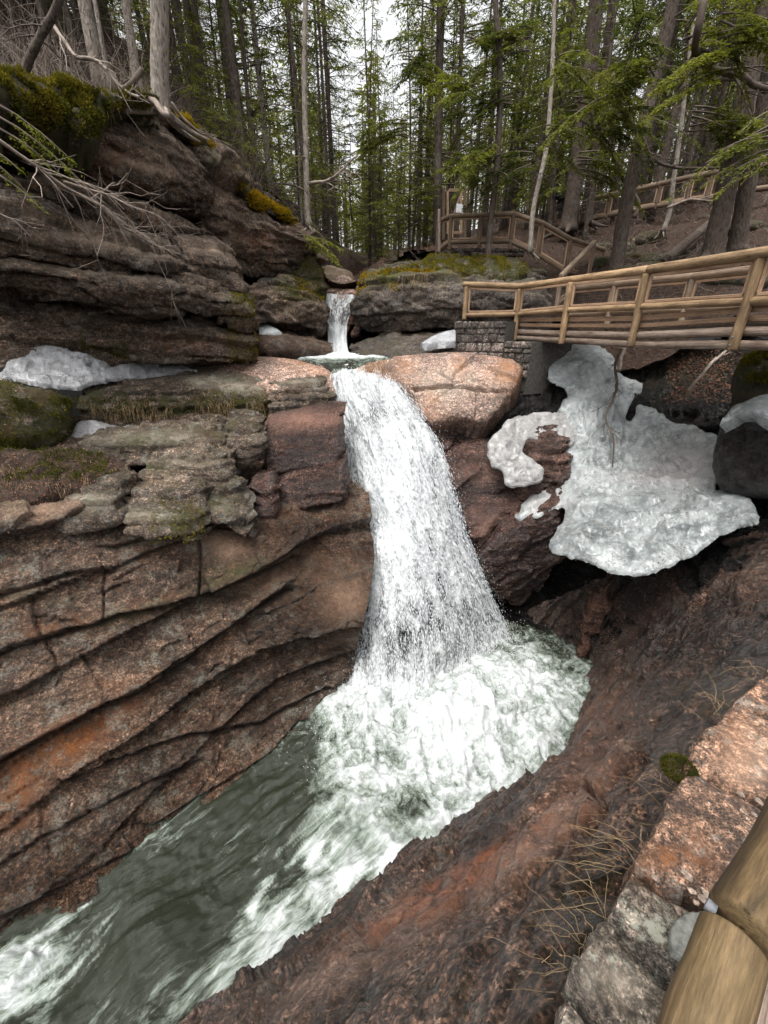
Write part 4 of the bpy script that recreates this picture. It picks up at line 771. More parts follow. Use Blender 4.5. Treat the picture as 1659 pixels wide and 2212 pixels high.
# ------------------------------------------------------------------ snow and ice
patch('ice_flow', [(1197, 747), (1290, 745), (1336, 785), (1350, 812), (1380, 822), (1391, 832), (1383, 858), (1357, 878), (1354, 905), (1362, 912), (1378, 880), (1420, 882), (1440, 905), (1462, 914), (1494, 912), (1520, 925), (1545, 935), (1552, 960), (1545, 1010), (1537, 1052), (1600, 1060), (1636, 1100), (1630, 1130), (1560, 1150), (1500, 1195), (1440, 1225), (1340, 1243), (1270, 1215), (1235, 1203), (1187, 1185), (1192, 1155), (1215, 1125), (1222, 1105), (1215, 1092), (1170, 1110), (1110, 1122), (1125, 1090), (1160, 1065), (1205, 1040), (1212, 1015), (1215, 960), (1200, 890), (1225, 850), (1190, 820), (1185, 795)],
  [(1240, 745, 14.0), (1320, 800, 13.0), (1380, 830, 12.3), (1200, 800, 13.0), (1290, 850, 12.2), (1290, 930, 11.2), (1290, 1010, 10.2), (1400, 900, 11.2), (1520, 940, 9.6), (1450, 990, 9.9), (1540, 1040, 8.5), (1380, 1060, 9.3), (1230, 1060, 9.7), (1120, 1110, 9.6), (1630, 1110, 6.9), (1560, 1140, 7.1), (1440, 1215, 7.0), (1340, 1235, 7.1), (1190, 1180, 8.2), (1300, 1140, 8.1), (1450, 1130, 7.8), (1340, 1190, 7.5)],
  M['ice'], prof=1, thick=.16, rpx=46, step=2.5, back=.04, nz=.10, nsc=3.2, seed=44, ridge=.08, push=.05, jit=14,
  fold=lambda G, X, Y: facets(G, (0, 0, 1), .35, .07, 7, .5, 1.0)+.22*ridged(np.stack([X*.034, Y*.004, X*0], -1), 3, 51)*np.exp(-((Y-910)/90.)**2)*(1-sstep(1360, 1400, X))+.16*fbm(G*np.array([1.2, 1.2, 1.2]), 3, 52)+.07*np.sin((Y-900+noise(G, 5)*40)*.09)*sstep(1350, 1400, X)*(1-sstep(1040, 1080, Y)),
  pale=[(1480, 1000, 90, 60, .8), (1180, 1090, 60, 26, .8), (1400, 1030, 120, 16, .5)], dirt=[(1260, 1160, 60, 50, .7), (1300, 1040, 100, 24, .5), (1480, 1070, 200, 20, .35)],
  label='big grey meltwater ice flow spilling from under the footbridge down the dark bank', cat='ice')
patch('ice_tongue', [(1050, 958), (1075, 930), (1100, 905), (1160, 890), (1240, 895), (1240, 958), (1180, 955), (1140, 950), (1130, 975), (1152, 992), (1172, 1010), (1170, 1035), (1110, 1055), (1090, 1045), (1085, 1015), (1062, 1005)],
  [(1060, 960, 10.5), (1150, 900, 11.5), (1210, 920, 11.3), (1140, 1000, 10.0), (1110, 1050, 9.7), (1170, 1030, 9.7)], M['ice'], thick=.05, rpx=12, prof=1, fold=lambda G, X, Y: facets(G, (0, 0, 1), .25, .05, 19, .5, 1.0), step=2.5, back=.06, nz=.05, nsc=5, seed=45, push=.06, jit=10, pale=.7, dirt=.6, label='small pinkish ice tongue left of the big ice flow', cat='ice')
patch('ice_edge', [(1555, 925), (1580, 885), (1600, 870), (1660, 852), (1760, 850), (1760, 900), (1680, 915), (1640, 905), (1600, 900), (1575, 915)], [(1560, 920, 8.4), (1600, 875, 8.4), (1760, 860, 7.8), (1760, 900, 7.5), (1620, 900, 8.0)], M['ice'], thick=.1, rpx=14, step=3, back=.2, nz=.03, seed=46, push=.45, fold=lambda G, X, Y: facets(G, (0, 0, 1), .3, .06, 18, .5, 1.0), jit=6, obname='ice', label='thin ice rim lying on the dark boulder at the right edge', cat='ice')
patch('snow_patch', [(-60, 825), (0, 805), (15, 782), (55, 770), (60, 750), (110, 742), (160, 755), (200, 768), (240, 790), (300, 784), (400, 790), (420, 798), (300, 812), (220, 822), (150, 840), (90, 830), (20, 815), (-60, 850)], [(-60, 800, 10.0), (60, 745, 11.2), (200, 765, 11.2), (400, 795, 11.6), (150, 843, 10.2), (0, 820, 9.9), (300, 815, 11.0)], M['snow'], thick=.035, rpx=12, step=2.5, back=.1, nz=.045, nsc=7, seed=47, push=.07, prof=1, fold=lambda G, X, Y: facets(G, (0, 0, 1), .3, .06, 17, .5, 1.0)+.03*fbm(G*9, 3, 5), jit=9, dirt=[(250, 830, 200, 14, .9), (60, 800, 200, 50, .3)], pale=.0, label='patch of old granular snow on the left rock shelf', cat='snow')
patch('snow_strip', [(105, 965), (150, 945), (165, 915), (200, 905), (240, 920), (290, 918), (260, 935), (225, 962), (160, 970)], [(110, 965, 9.5), (200, 910, 10.0), (290, 920, 10.1), (200, 965, 9.6)], M['snow'], thick=.08, rpx=14, step=3, back=.2, nz=.03, seed=48, push=.15, jit=4, dirt=.4, pale=.5, label='dirty snow strip between the mossy rock and the left ledges', cat='snow')
patch('ice_lens', [(530, 720), (545, 703), (575, 700), (600, 712), (612, 722), (570, 726)], [(530, 720, 13.4), (570, 702, 14.0), (610, 722, 13.6)], M['ice'], thick=.1, rpx=14, step=2, back=.2, nz=.02, seed=49, label='small ice lens under the left cliff beside the upper pool', cat='ice')
patch('snow_wedge', [(908, 742), (930, 728), (960, 716), (985, 712), (985, 738), (945, 740), (930, 745)], [(910, 742, 13.6), (980, 714, 14.2), (980, 738, 13.6)], M['snow'], thick=.04, rpx=6, step=2, back=.2, nz=.02, seed=50, push=.1, label='small snow wedge left of the stone abutment', cat='snow')
# ------------------------------------------------------------------ water
# churning plunge pool
xs = np.arange(-9.0, 6.8, .035); ys = np.arange(.4, 11.6, .035)
X, Y = np.meshgrid(xs, ys); G = np.stack([X, Y, np.full_like(X, -8.0)], -1)
px, py = PIX(G)
foam = blobs(px, py, [(930, 1540, 230, 120, .40), (880, 1700, 230, 150, .20), (1150, 1470, 130, 90, .2), (760, 1620, 60, 110, .15), (1060, 1640, 170, 120, .16), (800, 1840, 110, 90, .12), (640, 1960, 230, 70, .16, -38), (480, 2130, 240, 60, .10, -38),
  (60, 2075, 230, 50, .36, -32), (-150, 2210, 250, 70, .36, -32), (350, 2070, 60, 20, .15, -60), (1000, 1800, 160, 70, .22, -35), (700, 2000, 120, 40, .18, -35), (960, 1830, 40, 120, .05),
  (330, 1900, 170, 110, -.45, -35), (590, 1700, 150, 90, -.30, -40), (660, 1600, 50, 60, -.12), (230, 2120, 150, 60, -.40, -35), (420, 1960, 140, 60, -.12, -38), (890, 1745, 45, 28, -.38), (1180, 1360, 110, 40, -.12)])+.17
wv = G*np.array([1, 1, 0])
warp = np.stack([fbm(wv*.8, 3, 5), fbm(wv*.8, 3, 6), X*0], -1)
rough_ = np.clip(foam, .05, 1.0)
flow_d = unit(np.array([-1.0, -.85, 0])); cr_ = np.array([-flow_d[1], flow_d[0], 0])
st_w = np.stack([(wv@flow_d)*.8, (wv@cr_)*2.6, X*0], -1)+warp*.6
turb = ridged(wv*1.5+warp*1.0, 4, 8, .6)*.17+ridged(wv*4.0+warp*1.8, 4, 9, .6)*.10
calm = fbm(st_w*1.0, 4, 12)*.16+ridged(st_w*2.2, 4, 13, .6)*.07+ridged(st_w*6, 3, 14)*.02
k = sstep(.15, .75, rough_)
H = turb*k*1.9+calm*(1-k)
boil = blobs(px, py, [(930, 1545, 240, 90, .50), (1090, 1440, 110, 60, .18), (780, 1600, 50, 80, .20)])
H = H+boil*(.8+.5*fbm(wv*2.4+warp, 4, 17))
H = H+.28*blobs(px, py, [(330, 2020, 110, 90, 1, -40)])-.25*blobs(px, py, [(90, 2120, 200, 60, 1, -32)])      # the smooth hump and the race beyond it
G2 = G.copy(); G2[..., 2] += H
G2[..., :2] += (np.stack([fbm(wv*3.2, 3, 21), fbm(wv*3.2, 3, 22)], -1)*.09*k[..., None])
calm_m = 1-sstep(-1.2, .3, (wv@flow_d)*-1.0+(-6.2)+3.6+fbm(wv*.5, 2, 3)*.5) if False else sstep(1650, 1850, py-(px-700)*.35+0*px)
flv = np.stack([(wv@flow_d)*.42, (wv@cr_)*1.7, X*0], -1)+warp*.25
rs = ridged(np.stack([flv[..., 0]*1.6, flv[..., 1]*1.9, X*0], -1)+warp*.3, 4, 61, .6)
fo = foam+.07-.26*calm_m*(1-sstep(-120, 220, px-(700-(py-1650)*.75)))-.06*calm_m*sstep(0, 200, px-(700-(py-1650)*.75))+.42*calm_m*sstep(.30, .62, rs)*sstep(-.3, .3, noise(wv*.9, 64))+.26*ridged(wv*1.5+warp*1.0, 4, 8, .55)*sstep(.1, .4, foam)
me = mesh_np('pool', G2.reshape(-1, 3), grid_faces(*X.shape)[:, ::-1], True, {'foam': fo.ravel(), 'calm': calm_m.ravel(), 'flow': flv.reshape(-1, 3)})
link('pool_water', me, M['pool'], kind='structure')

# upper pool
patch('upper_pool', [(552, 768), (600, 762), (700, 762), (740, 760), (830, 770), (850, 778), (800, 784), (745, 800), (720, 800), (690, 785), (640, 776)], [(552, 768, 13.6), (700, 762, 14.2), (850, 776, 13.5), (745, 800, 12.6), (690, 785, 13.0), (640, 776, 13.3)], M['pool'], thick=.05, rpx=6, step=1.5, back=.1, nz=.03, nsc=5, seed=55, push=.05, kind='structure')
me = bpy.data.meshes['upper_pool']; n = len(me.vertices); co = np.empty(n*3, np.float32); me.vertices.foreach_get('co', co); co = co.reshape(-1, 3)
qx, qy = PIX(co.astype(float)); a = me.attributes.new('foam', 'FLOAT', 'POINT'); a.data.foreach_set('value', np.clip(blobs(qx, qy, [(735, 765, 120, 10, 1.0), (620, 765, 90, 4, .9)])+.15, 0, 1).astype(np.float32))

def fall_sheet(name, rows, nc, nr, mat, foam_fn, amp=.1, seed=0, kr=.7, kc=.9, clump=1.0):
    R = [pts(r) for r in rows]; G = loft(R, nc, nr, kc, kr); N = gnormals(G)
    dv = np.cumsum(np.r_[0, np.linalg.norm(np.diff(G, axis=0), axis=2).mean(1)])
    du = np.linspace(0, 1, nc)
    wdt = np.linalg.norm(G[:, -1]-G[:, 0], axis=1)
    UV = np.stack(np.broadcast_arrays((du[None]-.5)*np.mean(wdt)*1.0, dv[:, None], 0.0), -1)
    q = UV*np.array([2.4, .7, 1])+seed
    e = np.minimum(du, 1-du)[None]
    pr = sstep(0, .12, e)
    h = amp*(ridged(q, 4, seed, .6)*1.1+fbm(UV*np.array([7, 2.4, 1]), 4, seed+3)*.8)*clump
    V = G+N*h[..., None]*(.4+.6*pr[..., None])
    V = V+(G[:, -1:]-G[:, :1])*((fbm(np.stack(np.broadcast_arrays(dv[:, None]*1.3, du[None]*1.2, 0.0), -1), 4, seed+9)*.035)*(1-pr))[..., None]
    px, py = PIX(V)
    me = mesh_np(name, V.reshape(-1, 3), grid_faces(nr, nc), True, {'foam': foam_fn(px, py, du[None]+px*0, dv[:, None]+px*0).ravel(), 'flow': UV.reshape(-1, 3)})
    link(name, me, mat, kind='structure')
    return G, N, UV
main_rows = [
 [(716, 812, 12.1), (750, 800, 11.9), (790, 806, 11.8), (830, 818, 11.9), (858, 832, 12.0)],
 [(714, 850, 11.8), (760, 826, 11.5), (790, 822, 11.4), (830, 836, 11.5), (872, 852, 11.7)],
 [(725, 900, 11.4), (770, 880, 11.1), (820, 876, 11.0), (870, 880, 11.1), (908, 900, 11.3)],
 [(745, 960, 10.9), (800, 950, 10.5), (850, 950, 10.4), (910, 955, 10.5), (948, 966, 10.8)],
 [(766, 1050, 10.3), (820, 1040, 9.9), (870, 1040, 9.8), (930, 1040, 9.9), (974, 1050, 10.2)],
 [(776, 1150, 9.7), (830, 1140, 9.3), (890, 1140, 9.2), (950, 1140, 9.4), (1004, 1150, 9.8)],
 [(768, 1250, 9.0), (830, 1240, 8.6), (900, 1240, 8.5), (980, 1240, 8.9), (1046, 1250, 9.5)],
 [(750, 1350, 8.2), (820, 1340, 7.8), (900, 1340, 7.8), (1000, 1340, 8.5), (1084, 1345, 9.2)],
 [(738, 1450, 7.4), (810, 1445, 7.1), (890, 1440, 7.1), (1000, 1420, 7.9), (1105, 1400, 8.8)],
 [(730, 1550, 6.6), (800, 1560, 6.3), (880, 1550, 6.4), (1000, 1510, 7.2), (1120, 1460, 8.1)]]
def ff(px, py, u, v):
    f = .41+.12*sstep(0, .2, np.minimum(u, 1-u))+blobs(px, py, [(790, 850, 60, 40, .15), (840, 1000, 60, 120, .25), (860, 1180, 50, 120, .2), (900, 1500, 200, 70, .2), (810, 890, 30, 26, -.25)])
    f = f-.16*sstep(1200, 1420, py)*(1-sstep(1440, 1500, py))-.25*(1-sstep(0, .06, np.minimum(u, 1-u)))
    return f
GF, NF, UVF = fall_sheet('waterfall', main_rows, 190, 520, M['fall'], ff, amp=.10, seed=2)

def drops(name, G, N, n, off_rng, size, seed=0, density=None, edge=.0, mat=None, ln=(1.5, 4.5), spread=0.0, dirj=.25):
    r = np.random.default_rng(seed); nr, nc = G.shape[:2]
    v = r.random(n*3); u = r.random(n*3)
    if edge: m_ = r.random(n*3) < edge; u = np.where(m_, np.where(r.random(n*3) < .5, np.abs(r.normal(0, .035, n*3)), 1-np.abs(r.normal(0, .035, n*3))), u)
    if density is not None:
        keep = r.random(n*3) < density(u, v); u, v = u[keep], v[keep]
    u, v = np.clip(u[:n], 0, 1), v[:n]; n = len(u)
    i = np.clip((v*(nr-2)).astype(int), 0, nr-2); j = np.clip((u*(nc-2)).astype(int), 0, nc-2)
    P = G[i, j].copy(); T = G[i+1, j]-G[i, j]; T = T/np.maximum(np.linalg.norm(T, axis=1, keepdims=True), 1e-9)
    S = G[i, j+1]-G[i, j]; S = S/np.maximum(np.linalg.norm(S, axis=1, keepdims=True), 1e-9); Nn = N[i, j]
    cl = fbm(np.c_[u*9, v*16, u*0], 3, seed+5)
    o = off_rng[0]+(off_rng[1]-off_rng[0])*r.random(n)**1.6
    P += Nn*(o*(.7+.6*cl))[:, None]+S*(r.normal(0, .03+spread, n))[:, None]
    T = T+r.normal(0, dirj, (n, 3)); T /= np.linalg.norm(T, axis=1, keepdims=True)
    S = np.cross(T, Nn); S /= np.maximum(np.linalg.norm(S, axis=1, keepdims=True), 1e-6); B = np.cross(T, S)
    s = size[0]+(size[1]-size[0])*r.random(n)**2.5; L = s*(ln[0]+(ln[1]-ln[0])*r.random(n))
    off = np.stack([T*L[:, None], S*s[:, None], B*s[:, None], -S*s[:, None], -B*s[:, None], -T*(L*.7)[:, None]], 1)
    V = (P[:, None]+off).reshape(-1, 3)
    f = np.array([[0, 1, 2], [0, 2, 3], [0, 3, 4], [0, 4, 1], [5, 2, 1], [5, 3, 2], [5, 4, 3], [5, 1, 4]])
    F = (f[None]+(np.arange(n)*6)[:, None, None]).reshape(-1, 3)
    return V, F
d1 = drops('a', GF, NF, 42000, (.0, .20), (.003, .010), 1, lambda u, v: .35+.65*v, edge=.08, ln=(4, 13), dirj=.09)
d2 = drops('b', GF, NF, 7000, (.05, .55), (.002, .008), 2, lambda u, v: .2+.8*v, edge=.5, spread=.16, ln=(1.5, 6))
V, F = join_arrays([d1, d2])
link('falling_spray', mesh_np('falling_spray', V, F, True), M['drop'], kind='stuff')
# splash around the foot
r = np.random.default_rng(5); n = 16000
cx = r.random(n); base = np.stack([pts([(735, 1530, 6.5)])[0], pts([(900, 1530, 6.3)])[0], pts([(1110, 1410, 8.6)])[0]])
P = np.where((cx < .5)[:, None], base[0]*(1-2*cx[:, None])+base[1]*2*cx[:, None], base[1]*(2-2*cx[:, None])+base[2]*(2*cx[:, None]-1))
P[:, 2] = -7.95; P = P+r.normal(0, 1, (n, 3))*np.array([.55, .55, 0])+np.stack([P[:, 0]*0, P[:, 0]*0, r.random(n)**2.2*.75], -1)
s = .002+.009*r.random(n)**2.5
o = np.array([[0, 0, 1.6], [1, 0, 0], [0, 1, 0], [-1, 0, 0], [0, -1, 0], [0, 0, -1]])
V = (P[:, None]+o[None]*s[:, None, None]).reshape(-1, 3)
f = np.array([[0, 1, 2], [0, 2, 3], [0, 3, 4], [0, 4, 1], [5, 2, 1], [5, 3, 2], [5, 4, 3], [5, 1, 4]])
link('splash', mesh_np('splash', V, (f[None]+(np.arange(n)*6)[:, None, None]).reshape(-1, 3), True), M['drop'], kind='stuff')

# slide between the upper pool and the lip, over brown rock
fall_sheet('slide_water', [
 [(690, 778, 13.2), (730, 790, 12.9), (770, 786, 13.2), (845, 776, 13.4)],
 [(690, 790, 12.9), (725, 803, 12.6), (770, 800, 12.8), (850, 795, 12.9)],
 [(700, 806, 12.5), (740, 816, 12.3), (780, 822, 12.3), (858, 818, 12.4)],
 [(714, 822, 12.2), (745, 832, 12.0), (790, 842, 11.9), (868, 850, 11.9)]], 90, 70, M['slide'], lambda px, py, u, v: .20+.35*sstep(.1, .45, u)*(1-sstep(.5, .7, u))+.2*sstep(.6, 1.2, v), amp=.04, seed=8)
# upper fall: dark clear sheet that turns white
fall_sheet('upper_waterfall', [
 [(693, 633, 17.5), (725, 636, 17.4), (773, 640, 17.5)],
 [(697, 655, 17.0), (727, 656, 16.9), (764, 660, 17.1)],
 [(704, 690, 16.6), (728, 690, 16.5), (752, 692, 16.7)],
 [(709, 712, 16.4), (729, 712, 16.3), (750, 714, 16.5)],
 [(709, 735, 16.3), (730, 735, 16.15), (749, 735, 16.3)],
 [(706, 758, 15.9), (731, 760, 15.8), (753, 758, 15.9)],
 [(695, 770, 15.2), (732, 773, 14.9), (765, 770, 15.2)]], 70, 190, M['fall'], lambda px, py, u, v: .42+.40*sstep(692, 715, py)+.2*sstep(.8, 1, 1-u), amp=.07, seed=4)

# ------------------------------------------------------------------ forest ground
GC = [W(870, 548, 20.0), W(900, 543, 22.0), W(960, 535, 21.0), W(840, 568, 18.2), W(910, 558, 17.9), W(1000, 558, 17.6), W(1080, 562, 17.2), W(690, 600, 17.9), W(700, 612, 19.2), W(690, 592, 21.5), W(782, 608, 19.2), W(790, 592, 21.5), W(200, 222, 11.2), W(345, 235, 12.4), W(0, 190, 9.6), W(-200, 120, 10), W(480, 345, 15.0), W(660, 485, 17.2), W(640, 470, 18.5), W(560, 400, 17), W(200, 170, 18), W(0, 100, 16), W(450, 250, 24), W(600, 400, 27), W(690, 575, 26),
      W(725, 628, 19.5), W(735, 600, 26), W(745, 570, 40), W(720, 540, 70), W(850, 545, 23), W(880, 535, 19.5), W(1000, 545, 19.5), W(1100, 545, 19.5), W(800, 570, 20), W(1200, 520, 20), W(1240, 560, 17.5), W(1250, 600, 16.5),
      W(1320, 600, 15.5), W(1400, 560, 16.5), W(1450, 650, 13.5), W(1600, 640, 12.3), W(1800, 600, 10.5), W(1450, 480, 20), W(1600, 450, 19), W(1800, 400, 17), W(1300, 480, 21.5), W(1400, 445, 25), W(1600, 410, 23), W(1850, 330, 22), W(1150, 490, 26), W(1000, 520, 27), W(1300, 440, 34), W(1600, 380, 34), W(1000, 500, 45), W(400, 300, 45), W(0, 0, 30),
      W(1450, 735, 13.0), W(1650, 735, 11.6), W(1320, 740, 14.3), W(1900, 740, 10)]
gt = tps([(p[0], p[1], p[2]) for p in GC])
def ground(x, y):
    x = np.asarray(x, float); y = np.asarray(y, float)
    z = gt(np.clip(x, -26, 26), np.clip(y, 9, 46))
    far = np.maximum(y-46, 0)
    return np.clip(z, -1.5, 14)+far*.10+.18*fbm(np.stack([x*.5, y*.5, x*0], -1), 4, 3)
gx = np.r_[np.arange(-20, 20, .25)]; gy = np.arange(10.5, 40, .25)
X, Y = np.meshgrid(gx, gy); Z = ground(X, Y)+.05*fbm(np.stack([X*2, Y*2, X*0], -1), 3, 8)
ok = np.ones_like(X, bool)
# leave the gorge open
ok &= ~((X > -3.6+(Y-17)*.2) & (X < 3.9) & (Y < 17.6)); ok &= ~((X < 5.2) & (X > -6.2) & (Y < 14.3)); ok &= ~((X <= -4.0) & (Y < 13.0+0*(X)) & (Y < 11.0+(X+9)*.75)); ok &= ~((X > 3.0) & (X < 5.6) & (Y < 14.6)); ok &= ~((X > 0) & (X < 4.5) & (Y < 17.7) ); ok &= ~((X > 0) & (Y < np.maximum(17.2-(X-4.5)*1.9, 12.6-(X-7)*.35))); ok &= ~((X <= -3.6) & (X > -8) & (Y < 17.2) & (Y < 12.4+(X+8)*1.15))
cell = ok[:-1, :-1] & ok[1:, :-1] & ok[1:, 1:] & ok[:-1, 1:]
idx = np.arange(X.size).reshape(X.shape)
F = np.stack([idx[:-1, :-1][cell], idx[:-1, 1:][cell], idx[1:, 1:][cell], idx[1:, :-1][cell]], -1)
used = np.unique(F); mp = np.full(X.size, -1); mp[used] = np.arange(len(used))
GV = np.stack([X, Y, Z], -1).reshape(-1, 3)[used]
link('forest_floor', mesh_np('forest_floor', GV, mp[F], True), M['soil'], kind='structure')
# the same floor on to the horizon
gx = np.linspace(-420, 420, 160); gy = np.r_[np.linspace(39.7, 60, 30), np.linspace(61, 600, 60)]
X, Y = np.meshgrid(gx, gy); Z = ground(X, np.minimum(Y, 90))
link('far_ground', mesh_np('far_ground', np.stack([X, Y, Z], -1).reshape(-1, 3), grid_faces(*X.shape)[:, ::-1], True), M['soil'], kind='structure')
# ------------------------------------------------------------------ log and board builders
def log_mesh(name, L, r0, r1, seed=0, n=16, seg=14, rough=.05, bend=.0):
    z = np.r_[0, 0, np.linspace(.02*L if L > .5 else .0, L*.98, seg), L, L]
    t = z/L; r = r0+(r1-r0)*t; r[0] *= .02; r[-1] *= .02; r[1] *= .90; r[-2] *= .90
    th = np.linspace(0, 2*math.pi, n, endpoint=False)
    c = np.stack([np.cos(th), np.sin(th)], -1)
    V = np.zeros((len(z), n, 3)); V[..., :2] = r[:, None, None]*c[None]; V[..., 2] = z[:, None]
    q = np.stack([c[None, :, 0]*1.3+z[:, None]*0, c[None, :, 1]*1.3+z[:, None]*0, z[:, None]*1.6+0*c[None, :, 0]], -1)
    k = 1+rough*fbm(q+seed*5.1, 3, seed)+rough*.5*fbm(q*3+seed, 2, seed+4); V[..., :2] *= k[..., None]
    V[..., 0] += bend*np.sin(t*math.pi)[:, None]+.35*r0*rough*4*noise(np.stack([t*3, t*0+seed, t*0], -1), 3)[:, None]
    m = len(z); i = np.arange(m*n).reshape(m, n)
    F = np.stack([i[:-1], np.roll(i, -1, 1)[:-1], np.roll(i, -1, 1)[1:], i[1:]], -1).reshape(-1, 4)
    return mesh_np(name, V.reshape(-1, 3), F, True)
def frame_of(a, b, up=(0, 0, 1)):
    a = Vector(a); b = Vector(b); z = (b-a).normalized(); u = Vector(up)
    if abs(z.dot(u)) > .98: u = Vector((0, -1, 0))
    x = u.cross(z).normalized(); y = z.cross(x)
    return Matrix(((x.x, y.x, z.x, 0), (x.y, y.y, z.y, 0), (x.z, y.z, z.z, 0), (0, 0, 0, 1)))
LSEED = [0]
def log(name, a, b, r0, r1, mat, parent=None, rough=.05, label=None, **kw):
    LSEED[0] += 1
    a = np.array(a, float); b = np.array(b, float); L = np.linalg.norm(b-a)
    me = log_mesh(name, L, r0, r1, LSEED[0], rough=rough, **kw)
    o = link(name, me, mat, parent=parent, label=label)
    base = np.array(parent.location) if parent is not None else np.zeros(3)
    m = frame_of(a, b); m.translation = Vector(a-base); o.matrix_local = m
    return o
def board(name, a, b, w, t, mat, parent=None, up=(0, 0, 1), label=None):
    """sawn timber from a to b; w across, t along up; slightly eased edges"""
    a = np.array(a, float); b = np.array(b, float); L = np.linalg.norm(b-a); e = min(w, t)*.12
    xs = [(-w/2+e, -t/2), (w/2-e, -t/2), (w/2, -t/2+e), (w/2, t/2-e), (w/2-e, t/2), (-w/2+e, t/2), (-w/2, t/2-e), (-w/2, -t/2+e)]
    zs = [0, L]; V = [(x, y, z) for z in zs for x, y in xs]; n = 8
    bm = bpy.data.meshes.new(name)
    F = [tuple(range(n))[::-1], tuple(range(n, 2*n))]+[(i, (i+1) % n, n+(i+1) % n, n+i) for i in range(n)]
    bm.from_pydata(V, [], F); bm.update()
    o = link(name, bm, mat, parent=parent, label=label)
    base = np.array(parent.location) if parent is not None else np.zeros(3)
    m = frame_of(a, b, up); m.translation = Vector(a-base); o.matrix_local = m
    return o
lerp = lambda a, b, f: np.array(a)*(1-f)+np.array(b)*f
ZU = np.array([0, 0, 1.0])
def bay_frame(a0, a1, b0, b1, parent, mat, w=.05, inset=.07, side=None, mesh=False, cells=.05):
    """sawn frame in the opening between two posts: a0/a1 bottom/top at one post, b0/b1 at the other"""
    d = unit(np.array(b0)-np.array(a0)); s = unit(np.cross(d, ZU))*(.0 if side is None else side)
    A0 = a0+d*inset+s; B0 = b0-d*inset+s; A1 = a1+d*inset+s; B1 = b1-d*inset+s
    board('frame_board', A0, B0, .05, w, mat, parent); board('frame_board', A1, B1, .05, w, mat, parent)
    board('frame_board', A0+ZU*w*.5, A1-ZU*w*.5, w, .048, mat, parent, up=tuple(np.cross(d, ZU)))
    board('frame_board', B0+ZU*w*.5, B1-ZU*w*.5, w, .048, mat, parent, up=tuple(np.cross(d, ZU)))
    if mesh:
        L = []
        n = int(np.linalg.norm(B0-A0)/cells); m = int(np.linalg.norm(A1-A0)/cells)
        for i in range(1, n): f = i/n; L.append(tube_arrays([lerp(A0, B0, f), lerp(A1, B1, f)], .0011, 3, cap=False))
        for i in range(1, m): f = i/m; L.append(tube_arrays([lerp(A0, A1, f), lerp(B0, B1, f)], .0011, 3, cap=False))
        V, F = join_arrays(L); V = V-np.array(parent.location)
        link('wire_mesh', clean_mesh('wire_mesh', V, F), M['wire'], parent=parent)

# ------------------------------------------------------------------ stone abutment, stones one by one
def prism_stone(name, c8, mat, parent, seed, bev=.18, rough=.012):
    """a dressed stone: box with 8 corners, rounded and roughened"""
    n = 7; u = np.linspace(0, 1, n)
    faces = []
    base = np.array(parent.location) if parent is not None else np.zeros(3)
    A = np.array(c8, float)-base                    # order: x0y0z0,x1y0z0,x0y1z0,x1y1z0, then z1
    def P(x, y, z):
        return sum(A[i+2*j+4*k]*(((x if i else 1-x)*(y if j else 1-y)*(z if k else 1-z)))[..., None] for i in (0, 1) for j in (0, 1) for k in (0, 1))
    ce = A.mean(0)
    V = []; F = []; o = 0
    U, Vv = np.meshgrid(u, u, indexing='ij'); Z = U*0
    for fx in ((U, Vv, Z), (U, Vv, Z+1), (U, Z, Vv), (U, Z+1, Vv), (Z, U, Vv), (Z+1, U, Vv)):
        x, y, z = fx
        def rnd(t): return .5+(t-.5)
        q = np.stack([x-.5, y-.5, z-.5], -1)
        m = np.abs(q); srt = np.sort(m, -1); k = np.clip((srt[..., 1]-.36)/.14, 0, 1)     # near an edge
        q = q*(1-bev*.35*k**2)[..., None]
        G = P(q[..., 0]+.5, q[..., 1]+.5, q[..., 2]+.5)
        dirv = G-ce; dirv /= np.maximum(np.linalg.norm(dirv, axis=-1, keepdims=True), 1e-9)
        G = G+dirv*(fbm((G+base)*9+seed, 3, seed)*rough*2)[..., None]
        V.append(G.reshape(-1, 3)); F.append(grid_faces(n, n)+o); o += n*n
    return link(name, mesh_np(name, np.concatenate(V), np.concatenate(F), True), mat, parent=parent)
ABY = 14.2
ab0 = W(985, 770, 14.0)
abut = thing('abutment', ab0, 'stone masonry abutment carrying the left end of the footbridge', 'abutment')
def stone_wall(a, b, zb_a, zb_b, zt, depth, parent, rows, seed):
    """courses of stones on the vertical face from plan point a to b, outward = to the right of a->b turned towards the camera"""
    r = np.random.default_rng(seed); d = np.array([b[0]-a[0], b[1]-a[1], 0]); L = np.linalg.norm(d); d /= L
    nn = np.cross(d, ZU)      # outward
    if nn[1] > 0 and abs(nn[1]) > .2: nn = -nn
    zb = min(zb_a, zb_b); hts = r.uniform(.65, 1.4, rows); zs = zb+(zt-zb)*np.r_[0, np.cumsum(hts)/hts.sum()]
    cnt = 0
    for k in range(rows):
        x = 0 if k % 2 else -.0
        while x < L-.02:
            w = r.uniform(.13, .40); 
            if L-x-w < .12: w = L-x
            w = min(w, L-x)
            zlo = zs[k]; zhi = zs[k+1]
            f = (x+w/2)/L; zground = zb_a*(1-f)+zb_b*f
            if zhi > zground+.03:
                g = .012; p = r.uniform(.0, .06)
                c = []
                for zz in (zlo+g+r.uniform(-.01, .01), zhi-g+r.uniform(-.01, .01)):
                    for yy in (-depth*.5, p):
                        for xx in (x+g, x+w-g):
                            q = np.array([a[0], a[1], 0])+d*(xx+r.uniform(-.014, .014))+nn*yy; c.append([q[0], q[1], zz])
                c = [c[0], c[1], c[2], c[3], c[4], c[5], c[6], c[7]]
                prism_stone('stone', c, M['masonry'], parent, int(r.integers(1000)), bev=.3, rough=.012); cnt += 1
            x += w
    return cnt
